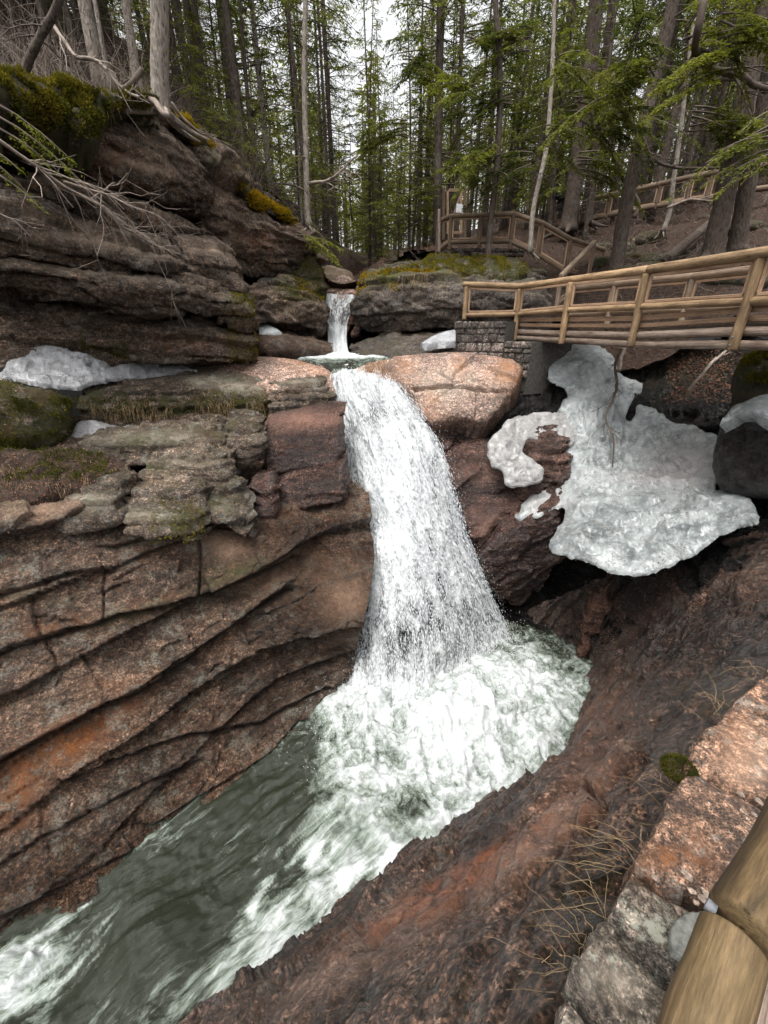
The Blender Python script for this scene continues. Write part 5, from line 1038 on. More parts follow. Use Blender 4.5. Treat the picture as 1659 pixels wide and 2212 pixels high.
A_ = W(982, 694, 14.05); B_ = W(1094, 700, 13.55); C_ = W(1148, 742, 12.6); B2 = W(1096, 735, 13.5)
zt = A_[2]
stone_wall(A_, B_, W(975, 768, 14.05)[2]-.1, W(1094, 768, 13.55)[2]-.25, zt, .35, abut, 6, 3)
# the lower wing that steps down to the right under the bridge
zt2 = W(1110, 737, 13.3)[2]
stone_wall(B_+(C_-B_)*.02, C_, W(1096, 768, 13.5)[2]-.25, W(1140, 800, 12.6)[2]-.25, zt2, .35, abut, 5, 4)
def core(name, polyxy, z0, z1, mat, parent):
    base = np.array(parent.location); n = len(polyxy)
    V = [(p[0]-base[0], p[1]-base[1], z-base[2]) for z in (z0, z1) for p in polyxy]
    me = bpy.data.meshes.new(name); me.from_pydata(V, [], [tuple(range(n))[::-1], tuple(range(n, 2*n))]+[(i, (i+1) % n, n+(i+1) % n, n+i) for i in range(n)])
    return link(name, me, mat, parent=parent)
dd_ = unit(B_-A_); nb = unit(np.cross(ZU, dd_)); 
if nb[1] < 0: nb = -nb
core('mortar_core', [A_+nb*.02, B_+nb*.02, B_+nb*2.2+dd_*1.0, A_+nb*2.2], zt-1.5, zt-.015, M['mortar'], abut)
dc_ = unit((C_-B_)*np.array([1, 1, 0])); nc_ = np.array([-dc_[1], dc_[0], 0]); nc_ = nc_ if nc_[1] > 0 else -nc_
core('mortar_core', [B_+nc_*.03, C_+nc_*.03, C_+nc_*1.8, B_+nc_*1.8], zt2-1.5, zt2-.012, M['mortar'], abut)

# ------------------------------------------------------------------ footbridge
Pt = [W(1008, 618, 14.6), W(1124, 622, 14.1), W(1231, 607, 11.9), W(1394, 588, 9.9), W(1640, 553, 7.7)]
br = thing('footbridge', (W(1124, 735, 14.1)+W(1640, 735, 7.7))/2, 'log footbridge with peeled pole railings crossing the gorge on the right', 'footbridge')
zb = .05
xy = lambda p: np.array([p[0], p[1], 0.])
near0 = xy(Pt[1]); dirb = unit(xy(Pt[4])-near0)
# let posts stand where the photo shows their heads, then run on out of the picture
heads = [Pt[0]]+[Pt[i] for i in (1, 2, 3, 4)]
p5 = heads[4]+(heads[4]-heads[3])*1.02; p6 = p5+(heads[4]-heads[3])*.9
heads += [p5, p6]
feet_px = [(1000, 690), (1113, 736), (1217, 743), (1368, 749), (1590, 757)]
feet = []
for i, h in enumerate(heads):
    if i < 5:
        f = W(feet_px[i][0], feet_px[i][1], h[1]); feet.append(np.array([h[0], h[1], f[2]]) if i == 0 else np.array([(h[0]+f[0])/2, h[1], f[2]]))
    else: feet.append(np.array([h[0], h[1], feet[4][2]]))
heads = [np.array([f[0], f[1], h[2]]) for f, h in zip(feet, heads)]
print('bridge heads', [tuple(np.round(h, 2)) for h in heads]); print('feet z', [round(f[2], 2) for f in feet])
side = unit(np.cross(dirb, ZU)); 
if side[0] > 0: side = -side          # towards the gorge / the viewer's left
for i, (h, f) in enumerate(zip(heads, feet)):
    if i == 0: log('post', f, h-ZU*.02, .075, .07, M['log'], br)
    else: log('post', f+side*.02, h-ZU*.03+side*.02, .085, .078, M['log'], br)
# top rail, with its bend at the second post
top = [h+ZU*.045 for h in heads]
log('top_rail', top[0]-unit(top[1]-top[0])*.12, top[1]+unit(top[1]-top[0])*.05, .082, .085, M['log'], br)
log('top_rail', top[1]-unit(top[3]-top[1])*.1, top[3], .086, .09, M['log'], br)
log('top_rail', top[3]-unit(top[5]-top[3])*.02, top[5], .09, .095, M['log'], br)
log('top_rail', top[5], top[6], .095, .095, M['log'], br)
def zat(px, py, p):      # height of the sight line over the plan point's distance
    return W(px, py, p[1])[2]
midz = [zat(1003, 681, heads[0]), zat(1118, 679, heads[1]), zat(1226, 670, heads[2]), zat(1380, 663, heads[3]), zat(1620, 651, heads[4])]; midz += [midz[4], midz[4]]
s1z = [None, zat(1116, 717, heads[1]), zat(1222, 721, heads[2]), zat(1372, 725, heads[3]), zat(1605, 716, heads[4])]
s2z = [None, zat(1114, 730, heads[1]), zat(1219, 735, heads[2]), zat(1370, 744, heads[3]), zat(1600, 745, heads[4])]
print('mid', midz, 's1', s1z, 's2', s2z)
mz = np.mean(midz[1:5])
for i in range(6):
    a, b = heads[i].copy(), heads[i+1].copy(); a[2] = midz[i]; b[2] = midz[i+1]
    d = unit(b-a); log('mid_rail', a+d*.05, b-d*.05, .07, .07, M['log'], br)
    lo0, lo1 = a+ZU*.10, b+ZU*.10; hi0 = top[i]-ZU*.115; hi1 = top[i+1]-ZU*.115
    bay_frame(lo0, hi0, lo1, hi1, br, M['board'], w=.055, inset=.12, mesh=(1 <= i <= 4), cells=.06)
a1 = [heads[i].copy() for i in range(1, 7)]; zz1 = np.mean([s for s in s1z if s is not None]); zz2 = np.mean([s for s in s2z if s is not None])
dz1 = s1z[4]-s1z[1]
for i in range(len(a1)-1):      # double stringer logs
    for zl, nm in ((s1z, 'stringer_log'), (s2z, 'stringer_log')):
        za = zl[min(i+1, 4)]; zb_ = zl[min(i+2, 4)]
        a = a1[i].copy(); b = a1[i+1].copy(); a[2] = za; b[2] = zb_
        log(nm, a-side*.10, b-side*.10, .078, .082, M['log_old'], br, rough=.12)
# deck: planks across, edge boards, far side railing
Wd = 1.75
dz = s1z[1:]+[s1z[4]]*2
n = 0
tot = heads[1:]
for i in range(len(tot)-1):
    a, b = tot[i].copy(), tot[i+1].copy(); a[2] = dz[i]+.155; b[2] = dz[i+1]+.155; L = np.linalg.norm(b-a); k = int(L/.16)
    for j in range(k):
        c = lerp(a, b, (j+.5)/k); board('deck_plank', c-side*.16, c-side*(Wd+.05), .145, .045, M['board_grey'], br)
    board('edge_board', a-side*.13+ZU*.05, b-side*.13+ZU*.05, .05, .09, M['board'], br)
    board('edge_board', a-side*.12+ZU*.20, b-side*.12+ZU*.20, .045, .10, M['board'], br)
    board('edge_board', a-side*(Wd+.1)+ZU*.05, b-side*(Wd+.1)+ZU*.05, .05, .09, M['board'], br)
far = [t_-side*Wd for t_ in heads]
farp = []
for i, (px, py) in enumerate([(1190, 644), (1203, 640), (1340, 622), (1509, 599)]):
    pass
ft = []
for i in range(1, 7):
    h = heads[i]-side*Wd-dirb*(.35 if i > 1 else -.1); f = h.copy(); f[2] = dz[i-1]+.05; h2 = h.copy(); h2[2] = h[2]-.03
    log('post', f, h2, .075, .07, M['log_grey'], br); ft.append(h2+ZU*.05)
for i in range(5): log('top_rail', ft[i]-dirb*(.12 if i == 0 else -.0), ft[i+1]+dirb*.02, .082, .085, M['log_dim'], br)
for i in range(5):
    a = ft[i].copy(); b = ft[i+1].copy(); a[2] = midz[i+1]+.0; b[2] = midz[i+2]+.0
    log('mid_rail', a+dirb*.05, b-dirb*.05, .065, .065, M['log_grey'], br)
    bay_frame(a+ZU*.10, ft[i]-ZU*.115, b+ZU*.10, ft[i+1]-ZU*.115, br, M['board'], w=.05, inset=.11)
# bolts through the stringers at the post feet
for i in range(1, 6):
    for dzz in (.09, .22):
        c = feet[i]+ZU*dzz+side*.10
        log('bolt', c, c+side*.018, .016, .014, M['steel'], br, rough=0, n=8, seg=2)

# ------------------------------------------------------------------ viewing platform railing
def railing(name, top_px, post_idx, drop_px, mat, mat_b, label, r=.075, mesh=False, topmat=None, frame=True, cat='railing', posts_r=.07, extra_bottom=.0):
    H = [W(*p) for p in top_px]; base = np.mean(H, 0)-ZU*1.0
    t = thing(name, base, label, cat)
    for i in range(len(H)-1):
        d = unit(H[i+1]-H[i]); log('top_rail', H[i]-d*.03, H[i+1]+d*.03, r, r, topmat or mat, t)
    F_ = []
    for i, p in enumerate(top_px):
        z = W(p[0], p[1]+drop_px[i], p[2])[2]; f = H[i].copy(); f[2] = z; F_.append(f)
        if i in post_idx: log('post', f-ZU*(.12+extra_bottom), H[i]-ZU*.03, posts_r, posts_r, mat, t)
    for i in range(len(H)-1):
        d = unit(F_[i+1]-F_[i]); log('bottom_rail', F_[i]+d*.03, F_[i+1]-d*.03, r*.95, r*.95, mat, t)
        if frame: bay_frame(F_[i]+ZU*.11, H[i]-ZU*.10, F_[i+1]+ZU*.11, H[i+1]-ZU*.10, t, mat_b, w=.045, inset=.10)
    return t, H, F_
railing('platform_railing', [(947, 479, 18.9), (975, 467, 18.3), (1110, 462, 17.3), (1172, 482, 16.9), (1233, 517, 16.6), (1304, 540, 17.2)],
        [0, 1, 2, 3, 4, 5], [65, 56, 59, 68, 70, 66], M['log_dim'], M['board'], 'log railing of the viewing platform above the mossy overhang', r=.08, extra_bottom=.15)
pr_t = [o for o in bpy.data.objects if o.name == 'platform_railing'][0]
m1 = (W(975, 467, 18.3)+W(1110, 462, 17.3))/2; log('post', m1-ZU*1.0, m1-ZU*.03, .075, .07, M['log_dim'], pr_t)
railing('stair_railing', [(1284, 524, 16.1), (1212, 596, 14.6)], [0, 1], [88, 60], M['log_grey'], M['board'], 'short log railing slanting down the steps between platform and footbridge', r=.085)
railing('trail_railing', [(1277, 430, 21.5), (1319, 421, 21.1), (1361, 412, 20.8), (1428, 397, 20.2), (1495, 382, 19.6), (1540, 374, 19.2), (1585, 367, 18.8)], [0, 1, 2, 3, 4, 5, 6], [44, 45, 45, 48, 52, 55, 58], M['log_dim'], M['board'], 'long log railing along the upper trail on the right hillside', r=.10)
railing('hill_railing', [(1600, 366, 18.4), (1700, 348, 17.4), (1860, 320, 16.0)], [0, 1, 2], [48, 55, 60], M['log_dim'], M['board'], 'log railing at the right edge beyond the big twin trunks', r=.10, frame=False)
# dry laid stones under the platform railing
pw = thing('retaining_wall', W(1030, 545, 18.0), 'low dry stone wall under the viewing platform railing', 'wall')
r = np.random.default_rng(12)
for k in range(2):
    x = 946.0
    while x < 1125:
        w = r.uniform(14, 30); Yc = 18.7-(x-946)/179*1.5+.05; y1 = 533+k*9+(2 if x > 980 else 6); y0 = y1+8.6; g = .6
        c = [W(X_, Y_, Yd) for Y_ in (y0, y1) for Yd in (Yc, Yc+.35) for X_ in (x+g, x+w-g)]
        z0 = c[0][2]; z1 = c[4][2]
        for q in c[:4]: q[2] = z0
        for q in c[4:]: q[2] = z1
        prism_stone('stone', c, M['masonry'], pw, int(r.integers(999)), bev=.3, rough=.015); x += w

# wooden gate and notice
gt_ = thing('gate', W(980, 470, 20.5), 'tall narrow timber gate frame with a small paper notice behind the platform railing', 'gate')
Yg = 20.5
def gp(px, py): return W(px, py, Yg)
for px in (958, 1004): log('post', gp(px, 520), gp(px, 405), .075, .07, M['log_dim'], gt_)
board('frame_board', gp(967, 505), gp(967, 412), .09, .05, M['board'], gt_, up=(0, -1, 0)); board('frame_board', gp(996, 505), gp(996, 412), .09, .05, M['board'], gt_, up=(0, -1, 0))
board('frame_board', gp(969, 411), gp(994, 411), .05, .10, M['board'], gt_); board('frame_board', gp(969, 503), gp(994, 503), .05, .10, M['board'], gt_)
board('brace', gp(970, 494), gp(993, 425), .05, .07, M['board'], gt_)
board('notice', gp(985, 450.5)+np.array([0, -.07, 0]), gp(997, 451)+np.array([0, -.07, 0]), .012, .30, M['paper'], gt_, label='small blank looking white paper notice')
st2 = log('stake', W(949, 545, 18.7), W(949, 452, 18.7), .06, .055, M['board_grey'], None)
st2['label'] = 'pale standing pole end at the left end of the platform railing'; st2['category'] = 'pole'
# roofed notice box between trunks
kb = thing('notice_shelter', W(1225, 475, 22.0), 'small dark roofed notice shelter behind the trunks uphill of the platform', 'notice board')
Yk = 22.0
kp = lambda x, y, dy=0: W(x, y, Yk)+np.array([0, dy, 0])
for x in (1199, 1250): log('post', kp(x, 480), kp(x, 428), .06, .055, M['log_dim'], kb)
board('roof', kp(1194, 430)+np.array([0, 0, .02]), kp(1254, 424)+np.array([0, 0, .02]), .55, .05, M['shingle'], kb)
board('panel', kp(1203, 442), kp(1246, 442), .05, .5, M['shingle'], kb)

# ------------------------------------------------------------------ masonry kerb and rail at the walkway, bottom right
kw_ = thing('kerb_wall', W(1560, 1850, z=-2.1), 'row of big orange and grey granite blocks edging the walkway at the bottom right', 'stone wall')
zk = -1.95
outer = [(1665, 1448), (1589, 1516), (1512, 1600), (1492, 1648), (1455, 1706), (1395, 1821), (1369, 1881), (1322, 1978), (1270, 2036), (1234, 2111), (1216, 2230), (1180, 2420)]
joints = [((1700, 1400), (1950, 1500)), ((1583, 1522), (1780, 1600)), ((1490, 1650), (1760, 1790)), ((1369, 1884), (1640, 2010)), ((1322, 1978), (1560, 2190)), ((1234, 2111), (1400, 2330)), ((1130, 2480), (1300, 2700))]
kmat = [M['kerb'], M['kerb'], M['kerb'], M['kerbgrey'], M['kerbgrey'], M['kerbgrey']]
def interp_path(path, a, b, n):
    """points of the outer edge between its vertices a and b"""
    P = np.array(path, float); i0 = int(np.argmin(np.hypot(P[:, 0]-a[0], P[:, 1]-a[1]))); i1 = int(np.argmin(np.hypot(P[:, 0]-b[0], P[:, 1]-b[1])))
    seg = np.vstack([[a], P[i0:i1+1], [b]]); return resample(np.c_[seg, np.zeros(len(seg))], n, .3)[:, :2]
for i in range(6):
    (a, ai), (b, bi) = joints[i], joints[i+1]
    m = 46; k = 46
    o_ = interp_path(outer, a, b, m); inn = np.stack([np.linspace(ai[0], bi[0], m), np.linspace(ai[1], bi[1], m)], -1)
    rr = np.random.default_rng(i+40); zi = zk+rr.uniform(-.03, .03)
    To = np.array([W(p[0], p[1], z=zi) for p in o_]); Ti = np.array([W(p[0], p[1], z=zi) for p in inn])
    gap = .014
    s_ = np.linspace(0, 1, m)
    rowsG = []
    for f in np.r_[-.20, -.1, -.03, 0, .012, .03, np.linspace(.06, .985, 34), 1.0, 1.0, 1.0]:
        rowsG.append(None)
    fs = np.r_[0, 0, 0, 0, .012, .03, np.linspace(.06, 1, k-8), 1, 1]
    dz_ = np.r_[-.50, -.25, -.08, -.025, -.008, 0, np.zeros(k-8), -.03, -.4]
    V = np.zeros((m, len(fs), 3))
    for q in range(len(fs)):
        V[:, q] = To*(1-fs[q])+Ti*fs[q]; V[:, q, 2] += dz_[q]
    # rounded side joints
    dj = np.minimum(s_, 1-s_)*np.linalg.norm(To[-1]-To[0])
    V[..., 2] -= (.09*np.exp(-(dj/.016)**2)+.02*np.exp(-(dj/.05)**2))[:, None]
    cm = V[m//2:m//2+1]
    along = unit(To[-1]-To[0]); V += along*((s_-.5)*-gap*2)[:, None, None]
    N = np.cross(np.gradient(V, axis=0), np.gradient(V, axis=1)); N /= np.maximum(np.linalg.norm(N, axis=-1, keepdims=True), 1e-9)
    if N[m//2, k//2, 2] < 0: N = -N
    crs = unit(Ti[m//2]-To[m//2])
    cp = V@crs; al_ = V@along
    h = .016*fbm(V*5, 4, i*7+1)*1.5+.008*ridged(V*14, 3, i)+.022*(np.floor((al_+.3*fbm(V*2, 3, i))/.09) % 2-.5)*sstep(-.1, .3, noise(V*2, i+9))
    V = V+N*h[..., None]
    # end skirts
    sk0 = V[:1]-ZU*.4; sk1 = V[-1:]-ZU*.4; V = np.concatenate([sk0, V, sk1])
    V = V-np.array(kw_.location)
    P_ = V+np.array(kw_.location); qx, qy = PIX(P_)
    at = {'stain': np.clip(blobs(qx, qy, [(1460, 1860, 70, 60, .9), (1590, 1600, 40, 60, .4)]), 0, 1).ravel(), 'pale': np.clip(blobs(qx, qy, [(1620, 1640, 60, 60, .5), (1340, 2120, 50, 30, .5, 40), (1270, 2110, 20, 50, .4)]), 0, 1).ravel()}
    link('stone', mesh_np('kerb_stone', V.reshape(-1, 3), grid_faces(*V.shape[:2]), True, at), kmat[i], parent=kw_)
# gravel and chips on the blocks
L = []; rr = np.random.default_rng(3)
spots = [(1638, 1730), (1655, 1745), (1628, 1758), (1617, 1772), (1559, 1833), (1570, 1838), (1480, 1885), (1486, 1893), (1521, 1925), (1527, 1933), (1494, 1924), (1575, 1870), (1600, 1715), (1642, 1712), (1414, 1896), (1464, 1966), (1610, 1780), (1650, 1700), (1600, 1790), (1505, 1950), (1516, 1940)]+[(rr.normal(1580, 60), rr.normal(1800, 80)) for _ in range(60)]
gv = thing('gravel_bits', W(1560, 1850, z=zk), '', 'x'); bpy.data.objects.remove(gv)
for i, (x, y) in enumerate(spots):
    if x < 1400+(1900-y)*.5: continue
    c = W(x, y, z=zk+.01); s = (.007+.008*rr.random()) if i < 21 else .002+.005*rr.random()
    n = 7; th = np.linspace(0, math.pi, n); ph = np.linspace(0, 2*math.pi, 9); T_, P_ = np.meshgrid(th, ph, indexing='ij')
    D = np.stack([np.sin(T_)*np.cos(P_)*rr.uniform(.8, 1.5), np.sin(T_)*np.sin(P_), np.cos(T_)*.6], -1)
    a = rr.uniform(0, 6.3); R_ = np.array([[math.cos(a), -math.sin(a), 0], [math.sin(a), math.cos(a), 0], [0, 0, 1]])
    V = (D*(s*(1+.5*noise(D*1.7+i*3, i)))[..., None])@R_.T+c; L.append((V.reshape(-1, 3), grid_faces(n, 9)))
V, F = join_arrays(L); link('gravel', mesh_np('gravel', V, F, False, {'pale': np.full(len(V), .25)}), M['pale'], kind='stuff')
# timber rail in front
fr = thing('walkway_rail', W(1590, 2100, z=-1.4), 'thick yellowish log rail meeting end to end in the near bottom right corner', 'railing')
za, zb2 = -1.18, -1.10
jn_ = W(1582, 2022, z=-1.14)
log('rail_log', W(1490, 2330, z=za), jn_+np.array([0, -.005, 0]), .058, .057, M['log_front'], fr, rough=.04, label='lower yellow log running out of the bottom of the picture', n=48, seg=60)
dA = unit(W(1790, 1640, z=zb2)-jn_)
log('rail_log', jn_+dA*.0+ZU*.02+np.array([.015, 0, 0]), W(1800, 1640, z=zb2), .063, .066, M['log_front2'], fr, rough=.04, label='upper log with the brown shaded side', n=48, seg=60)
board('deck_board', W(1618, 2330, z=-1.22), W(1690, 1990, z=-1.22), .10, .05, M['board_grey'], fr)
board('deck_board', W(1760, 2330, z=-1.23), W(1830, 1990, z=-1.23), .14, .05, M['board'], fr)
fp = [(1445, 2010), (1460, 1985), (1500, 1968), (1570, 1975), (1600, 2100), (1480, 2180), (1455, 2150), (1470, 2110), (1480, 2080), (1450, 2050)]
footing = patch('footing', fp, [(x, y, W(x, y, z=-1.925)[1]) for x in range(1430, 1640, 40) for y in range(1950, 2220, 40)], M['concrete'], thick=.006, rpx=10, step=3, back=.03, nz=.008, nsc=14, seed=66, jit=8, label='patch of grey concrete under the near rail post', cat='concrete footing')
for (x, y, dx, dy) in ((1611, 1837, -9, -8), (1533, 1959, -8, -8)):      # ribbed bolt ends
    a = W(x+dx, y+dy, z=-1.12); b = W(x+12, y+10, z=-1.12); L_ = np.linalg.norm(b-a); pth = [lerp(a, b, t) for t in np.linspace(0, 1, 26)]
    V, F = tube_arrays(pth, [.0135 if i % 3 else .011 for i in range(26)], 12)
    link('bolt', clean_mesh('bolt', V-np.array(fr.location), F), M['steel'], parent=fr)
# ------------------------------------------------------------------ trees
def brush(name, n, pos_fn, h, mat, seed, lean=.5, w=.006, seg=5, side=2):
    r = np.random.default_rng(seed); L = []
    for k in range(n):
        p = pos_fn(r); H = r.uniform(*h); d = unit(np.array([r.normal(0, lean), r.normal(0, lean*.6), 1])); t = np.linspace(0, 1, seg)
        q = p+d*(t*H)[:, None]+np.array([r.normal(0, .25), r.normal(0, .2), -.1])*(H*t**2)[:, None]+r.normal(0, .02*H, (seg, 3))
        L.append(tube_arrays(q, np.linspace(w*1.3, w*.4, seg), 3, cap=False))
        for _ in range(side):
            i = r.integers(1, seg-1); e = q[i]+unit(d+r.normal(0, .7, 3))*H*.35; L.append(tube_arrays([q[i], e], [w*.7, w*.3], 3, cap=False))
    V, F = join_arrays(L); return link(name, mesh_np(name, V, F, True), M[mat], kind='stuff')
def twig_quads(P, D, S, L, w):
    """flat needle sprays: arrays of base point P, direction D, side S, length L, width w -> quads"""
    a = P; b = P+D*(L*.45)[:, None]+S*(w*.5)[:, None]; c = P+D*L[:, None]; d = P+D*(L*.45)[:, None]-S*(w*.5)[:, None]
    return np.stack([a, b, c, d], 1)
def spray(r, base, dirv, length, dens=1.0, droop=.25, fine=1.0):
    """one branch with side twigs and needle blades; returns (stem tubes, quads)"""
    n = max(4, int(length/.12)); t = np.linspace(0, 1, n)
    dirv = unit(dirv); side = unit(np.cross(dirv, ZU)+1e-6)
    bend = r.normal(0, .08)
    path = base+dirv*(t*length)[:, None]+side*(bend*length*t**2)[:, None]-ZU*(droop*length*t**2)[:, None]
    stems = [tube_arrays(path, np.linspace(.010+.007*length, .004, n), 4, cap=False)]
    Q = []
    nt = int(length*15*dens)
    tt = r.uniform(.18, 1, nt); sg = np.where(r.random(nt) < .5, 1, -1)
    for q in range(nt):
        i = min(int(tt[q]*(n-1)), n-2); p = path[i]+(path[i+1]-path[i])*(tt[q]*(n-1)-i)
        tl = (.10+.34*length*(1-tt[q]*.65)*.5)*r.uniform(.6, 1.2)
        d = unit(unit(path[i+1]-path[i])*.75+side*sg[q]*.8-ZU*r.uniform(0, .35)+r.normal(0, .12, 3))
        m = max(3, int(tl*26*dens)); u = r.uniform(.0, 1, m)
        pp = p+d*(u*tl)[:, None]-ZU*(.25*tl*u**2)[:, None]
        sd = np.cross(d, ZU); sd = unit(sd+1e-6)
        dd = d[None]*.7+sd[None]*(np.where(r.random(m) < .5, 1, -1)*.8)[:, None]+r.normal(0, .22, (m, 3)); dd[:, 2] -= .12
        dd /= np.linalg.norm(dd, axis=1, keepdims=True)
        ss = np.cross(dd, ZU)+r.normal(0, .35, (m, 3)); ss /= np.linalg.norm(ss, axis=1, keepdims=True)
        Q.append(twig_quads(pp, dd, ss, r.uniform(.06, .12, m)*fine, r.uniform(.016, .036, m)*fine))
    return stems, np.concatenate(Q) if Q else np.zeros((0, 4, 3))
def trunk_arrays(r, H, r0, lean=0.02, n=10, top=.12):
    m = 16; t = np.linspace(0, 1, m); ph = r.uniform(0, 6.3)
    path = np.stack([lean*H*t+.05*np.sin(t*7+ph), .05*np.cos(t*6+ph), H*t-.3], -1)
    rad = r0*(1-t*(1-top)); rad[0] *= 1.5; rad[1] *= 1.06
    return path, tube_arrays(path, rad, n, rough=.1, seed=int(r.integers(999)))
def make_conifer(kind, seed, H=14., r0=.13, low=3.0, span=1.9, nb=60, dens=1.0, dead=26, fine=1.0):
    dens *= .88
    r = np.random.default_rng(seed); path, T_ = trunk_arrays(r, H, r0)
    stems = []; Q = []
    zf = lambda z: path[np.clip(int((z+.3)/H*15), 0, 15)]
    for k in range(nb):
        f = (k+r.random())/nb; z = low+(H-low-.3)*f; L = span*(1-f)**.8*r.uniform(.55, 1.15)+.15
        a = r.uniform(0, 6.283); d = np.array([math.cos(a), math.sin(a), r.uniform(-.1, .25)])
        s, q = spray(r, zf(z)*np.array([1, 1, 0])+ZU*z, d, L, dens, r.uniform(.12, .35), fine); stems += s; Q.append(q)
    for k in range(dead):      # dead lower branches, bare
        z = r.uniform(.8, low+(H-low)*.35); a = r.uniform(0, 6.283); L = r.uniform(.4, 1.5)
        d = np.array([math.cos(a), math.sin(a), r.uniform(-.25, .15)]); t = np.linspace(0, 1, 5)
        p = zf(z)*np.array([1, 1, 0])+ZU*z+d*(t*L)[:, None]-ZU*(.15*L*t**2)[:, None]+r.normal(0, .02*L, (5, 3))*t[:, None]; stems.append(tube_arrays(p, np.linspace(.014, .004, 5), 3, cap=False))
        for _ in range(3):
            i = r.integers(1, 4); e = p[i]+(d*.5+r.normal(0, .5, 3))*L*.35; stems.append(tube_arrays([p[i], e], [.006, .003], 3, cap=False))
    Q = np.concatenate(Q) if len(Q) else np.zeros((0, 4, 3))
    V, F = T_; tm = clean_mesh('trunk', V, F)
    bV, bF = join_arrays(stems); bm_ = clean_mesh('branches', bV, bF)
    cm = None
    if len(Q): cm = mesh_np('crown', Q.reshape(-1, 3), np.arange(len(Q)*4).reshape(-1, 4), False)
    return dict(trunk=tm, branches=bm_, crown=cm)
PROTO = [make_conifer('spruce', 1, 15, .12, 2.2, 2.4, 84, 1.0, fine=1.5), make_conifer('spruce', 2, 17, .15, 3.5, 2.5, 84, 1.0, fine=1.5), make_conifer('hemlock', 3, 12, .09, 1.2, 2.3, 76, 1.0, fine=1.5),
         make_conifer('hemlock', 4, 9, .06, .7, 1.9, 60, 1.0, dead=8, fine=1.4), make_conifer('spruce', 5, 18, .16, 5.0, 2.5, 76, .95, dead=50, fine=1.5), make_conifer('pole', 6, 15, .085, 6.5, 1.6, 40, .9, dead=60, fine=1.5)]
SAP = [make_conifer('sapling', 11, 3.0, .025, .3, .9, 34, 1.3, dead=0, fine=.9), make_conifer('sapling', 12, 2.0, .02, .1, .7, 28, 1.4, dead=0, fine=.9)]
def tree(p, proto, rot, sc, lean, bark, leaf, name='conifer', label=None, group=None, crown=True):
    root = thing(name, tuple(p), label, 'tree', group)
    root.rotation_euler = (lean[0], lean[1], rot); root.scale = (sc, sc, sc)
    for k, m in (('trunk', bark), ('branches', M['twig_dark']), ('crown', leaf)):
        me = proto[k]
        if me is None or (k == 'crown' and not crown): continue
        if not me.materials: me.materials.append(m)
        o = bpy.data.objects.new(k, me); COL.objects.link(o); o.parent = root
        if k != 'trunk': o['kind'] = 'stuff'
        o.material_slots[0].link = 'OBJECT'; o.material_slots[0].material = m
    return root
placed = []
def far_enough(x, y, d):
    return all((x-a)**2+(y-b)**2 > d*d for a, b in placed)
rt = np.random.default_rng(21)
def scatter_trees(n, xr, yr, protos, leafs, dmin, label, group, scr=(.85, 1.2), cond=None, name='conifer', barks=('bark',)):
    k = 0; tries = 0
    while k < n and tries < n*40:
        tries += 1; y = rt.uniform(*yr); u = rt.uniform(*xr); x = u*y
        if not far_enough(x, y, dmin) or (cond and not cond(x, y)): continue
        placed.append((x, y)); z = float(ground(x, y))
        tree((x, y, z-.1), PROTO[rt.choice(protos)], rt.uniform(0, 6.28), rt.uniform(*scr), (rt.normal(0, .02), rt.normal(0, .02)), M[barks[rt.integers(len(barks))]], M[leafs[rt.integers(len(leafs))]], name, label, group); k += 1
    print(group, k)
ch = lambda x, y: not (-.098 < x/y < -.042 and y < 60)        # keep the stream corridor and its gap of sky open
scatter_trees(34, (-1.0, -.16), (13.5, 28), [0, 1, 2, 4, 5, 5, 3], ['needle', 'needle_dark', 'needle'], 1.25, 'slim conifer among the close trunks of the left bank wood', 'conifers on the left bank above the cliff', cond=lambda x, y: ch(x, y) and (x < -4.6-(0 if y > 17 else .5) or y > 19) and not (x/y < -.55 and y < 16), barks=('bark', 'bark_pale', 'bark'))
scatter_trees(36, (-1.05, -.38), (11.8, 20), [5, 5, 4], ['needle_dark', 'needle'], .55, 'bare lower trunk in the thicket on the cliff top at the upper left', 'close standing trunks on the cliff top', (.6, 1.0), cond=lambda x, y: x < -5.0, name='spruce', barks=('bark_pale', 'bark'))
scatter_trees(56, (.05, 1.0), (20.5, 36), [0, 1, 2, 4, 4, 5, 2], ['needle', 'needle_dark'], 1.2, 'dark trunked conifer on the right hillside wood', 'conifers on the right hillside', cond=lambda x, y: ch(x, y) and not (x < 7 and y < 21.5))
scatter_trees(70, (-.95, 1.1), (18.5, 42), [5, 4], ['needle_dark', 'needle'], .9, 'thin straight trunk among the crowded trunks of the wood', 'thin straight trunks crowded in the wood', (.8, 1.5), cond=lambda x, y: ch(x, y) and not (x < 7 and x > 0 and y < 21.5), name='spruce')
scatter_trees(84, (-.95, .95), (34, 66), [0, 1, 4, 2], ['needle', 'needle_bright', 'needle_bright'], 1.5, 'distant conifer deep in the wood behind the upper fall', 'distant conifers deep in the wood', (.9, 1.3), cond=lambda x, y: ch(x, y) or y > 50)
scatter_trees(24, (-.18, .14), (23, 50), [2, 3, 2], ['needle_bright', 'needle'], 1.2, 'bright green hemlock near the stream behind the upper fall', 'bright hemlocks along the stream', (.7, 1.1), cond=lambda x, y: abs(x/y+.075) > .03)

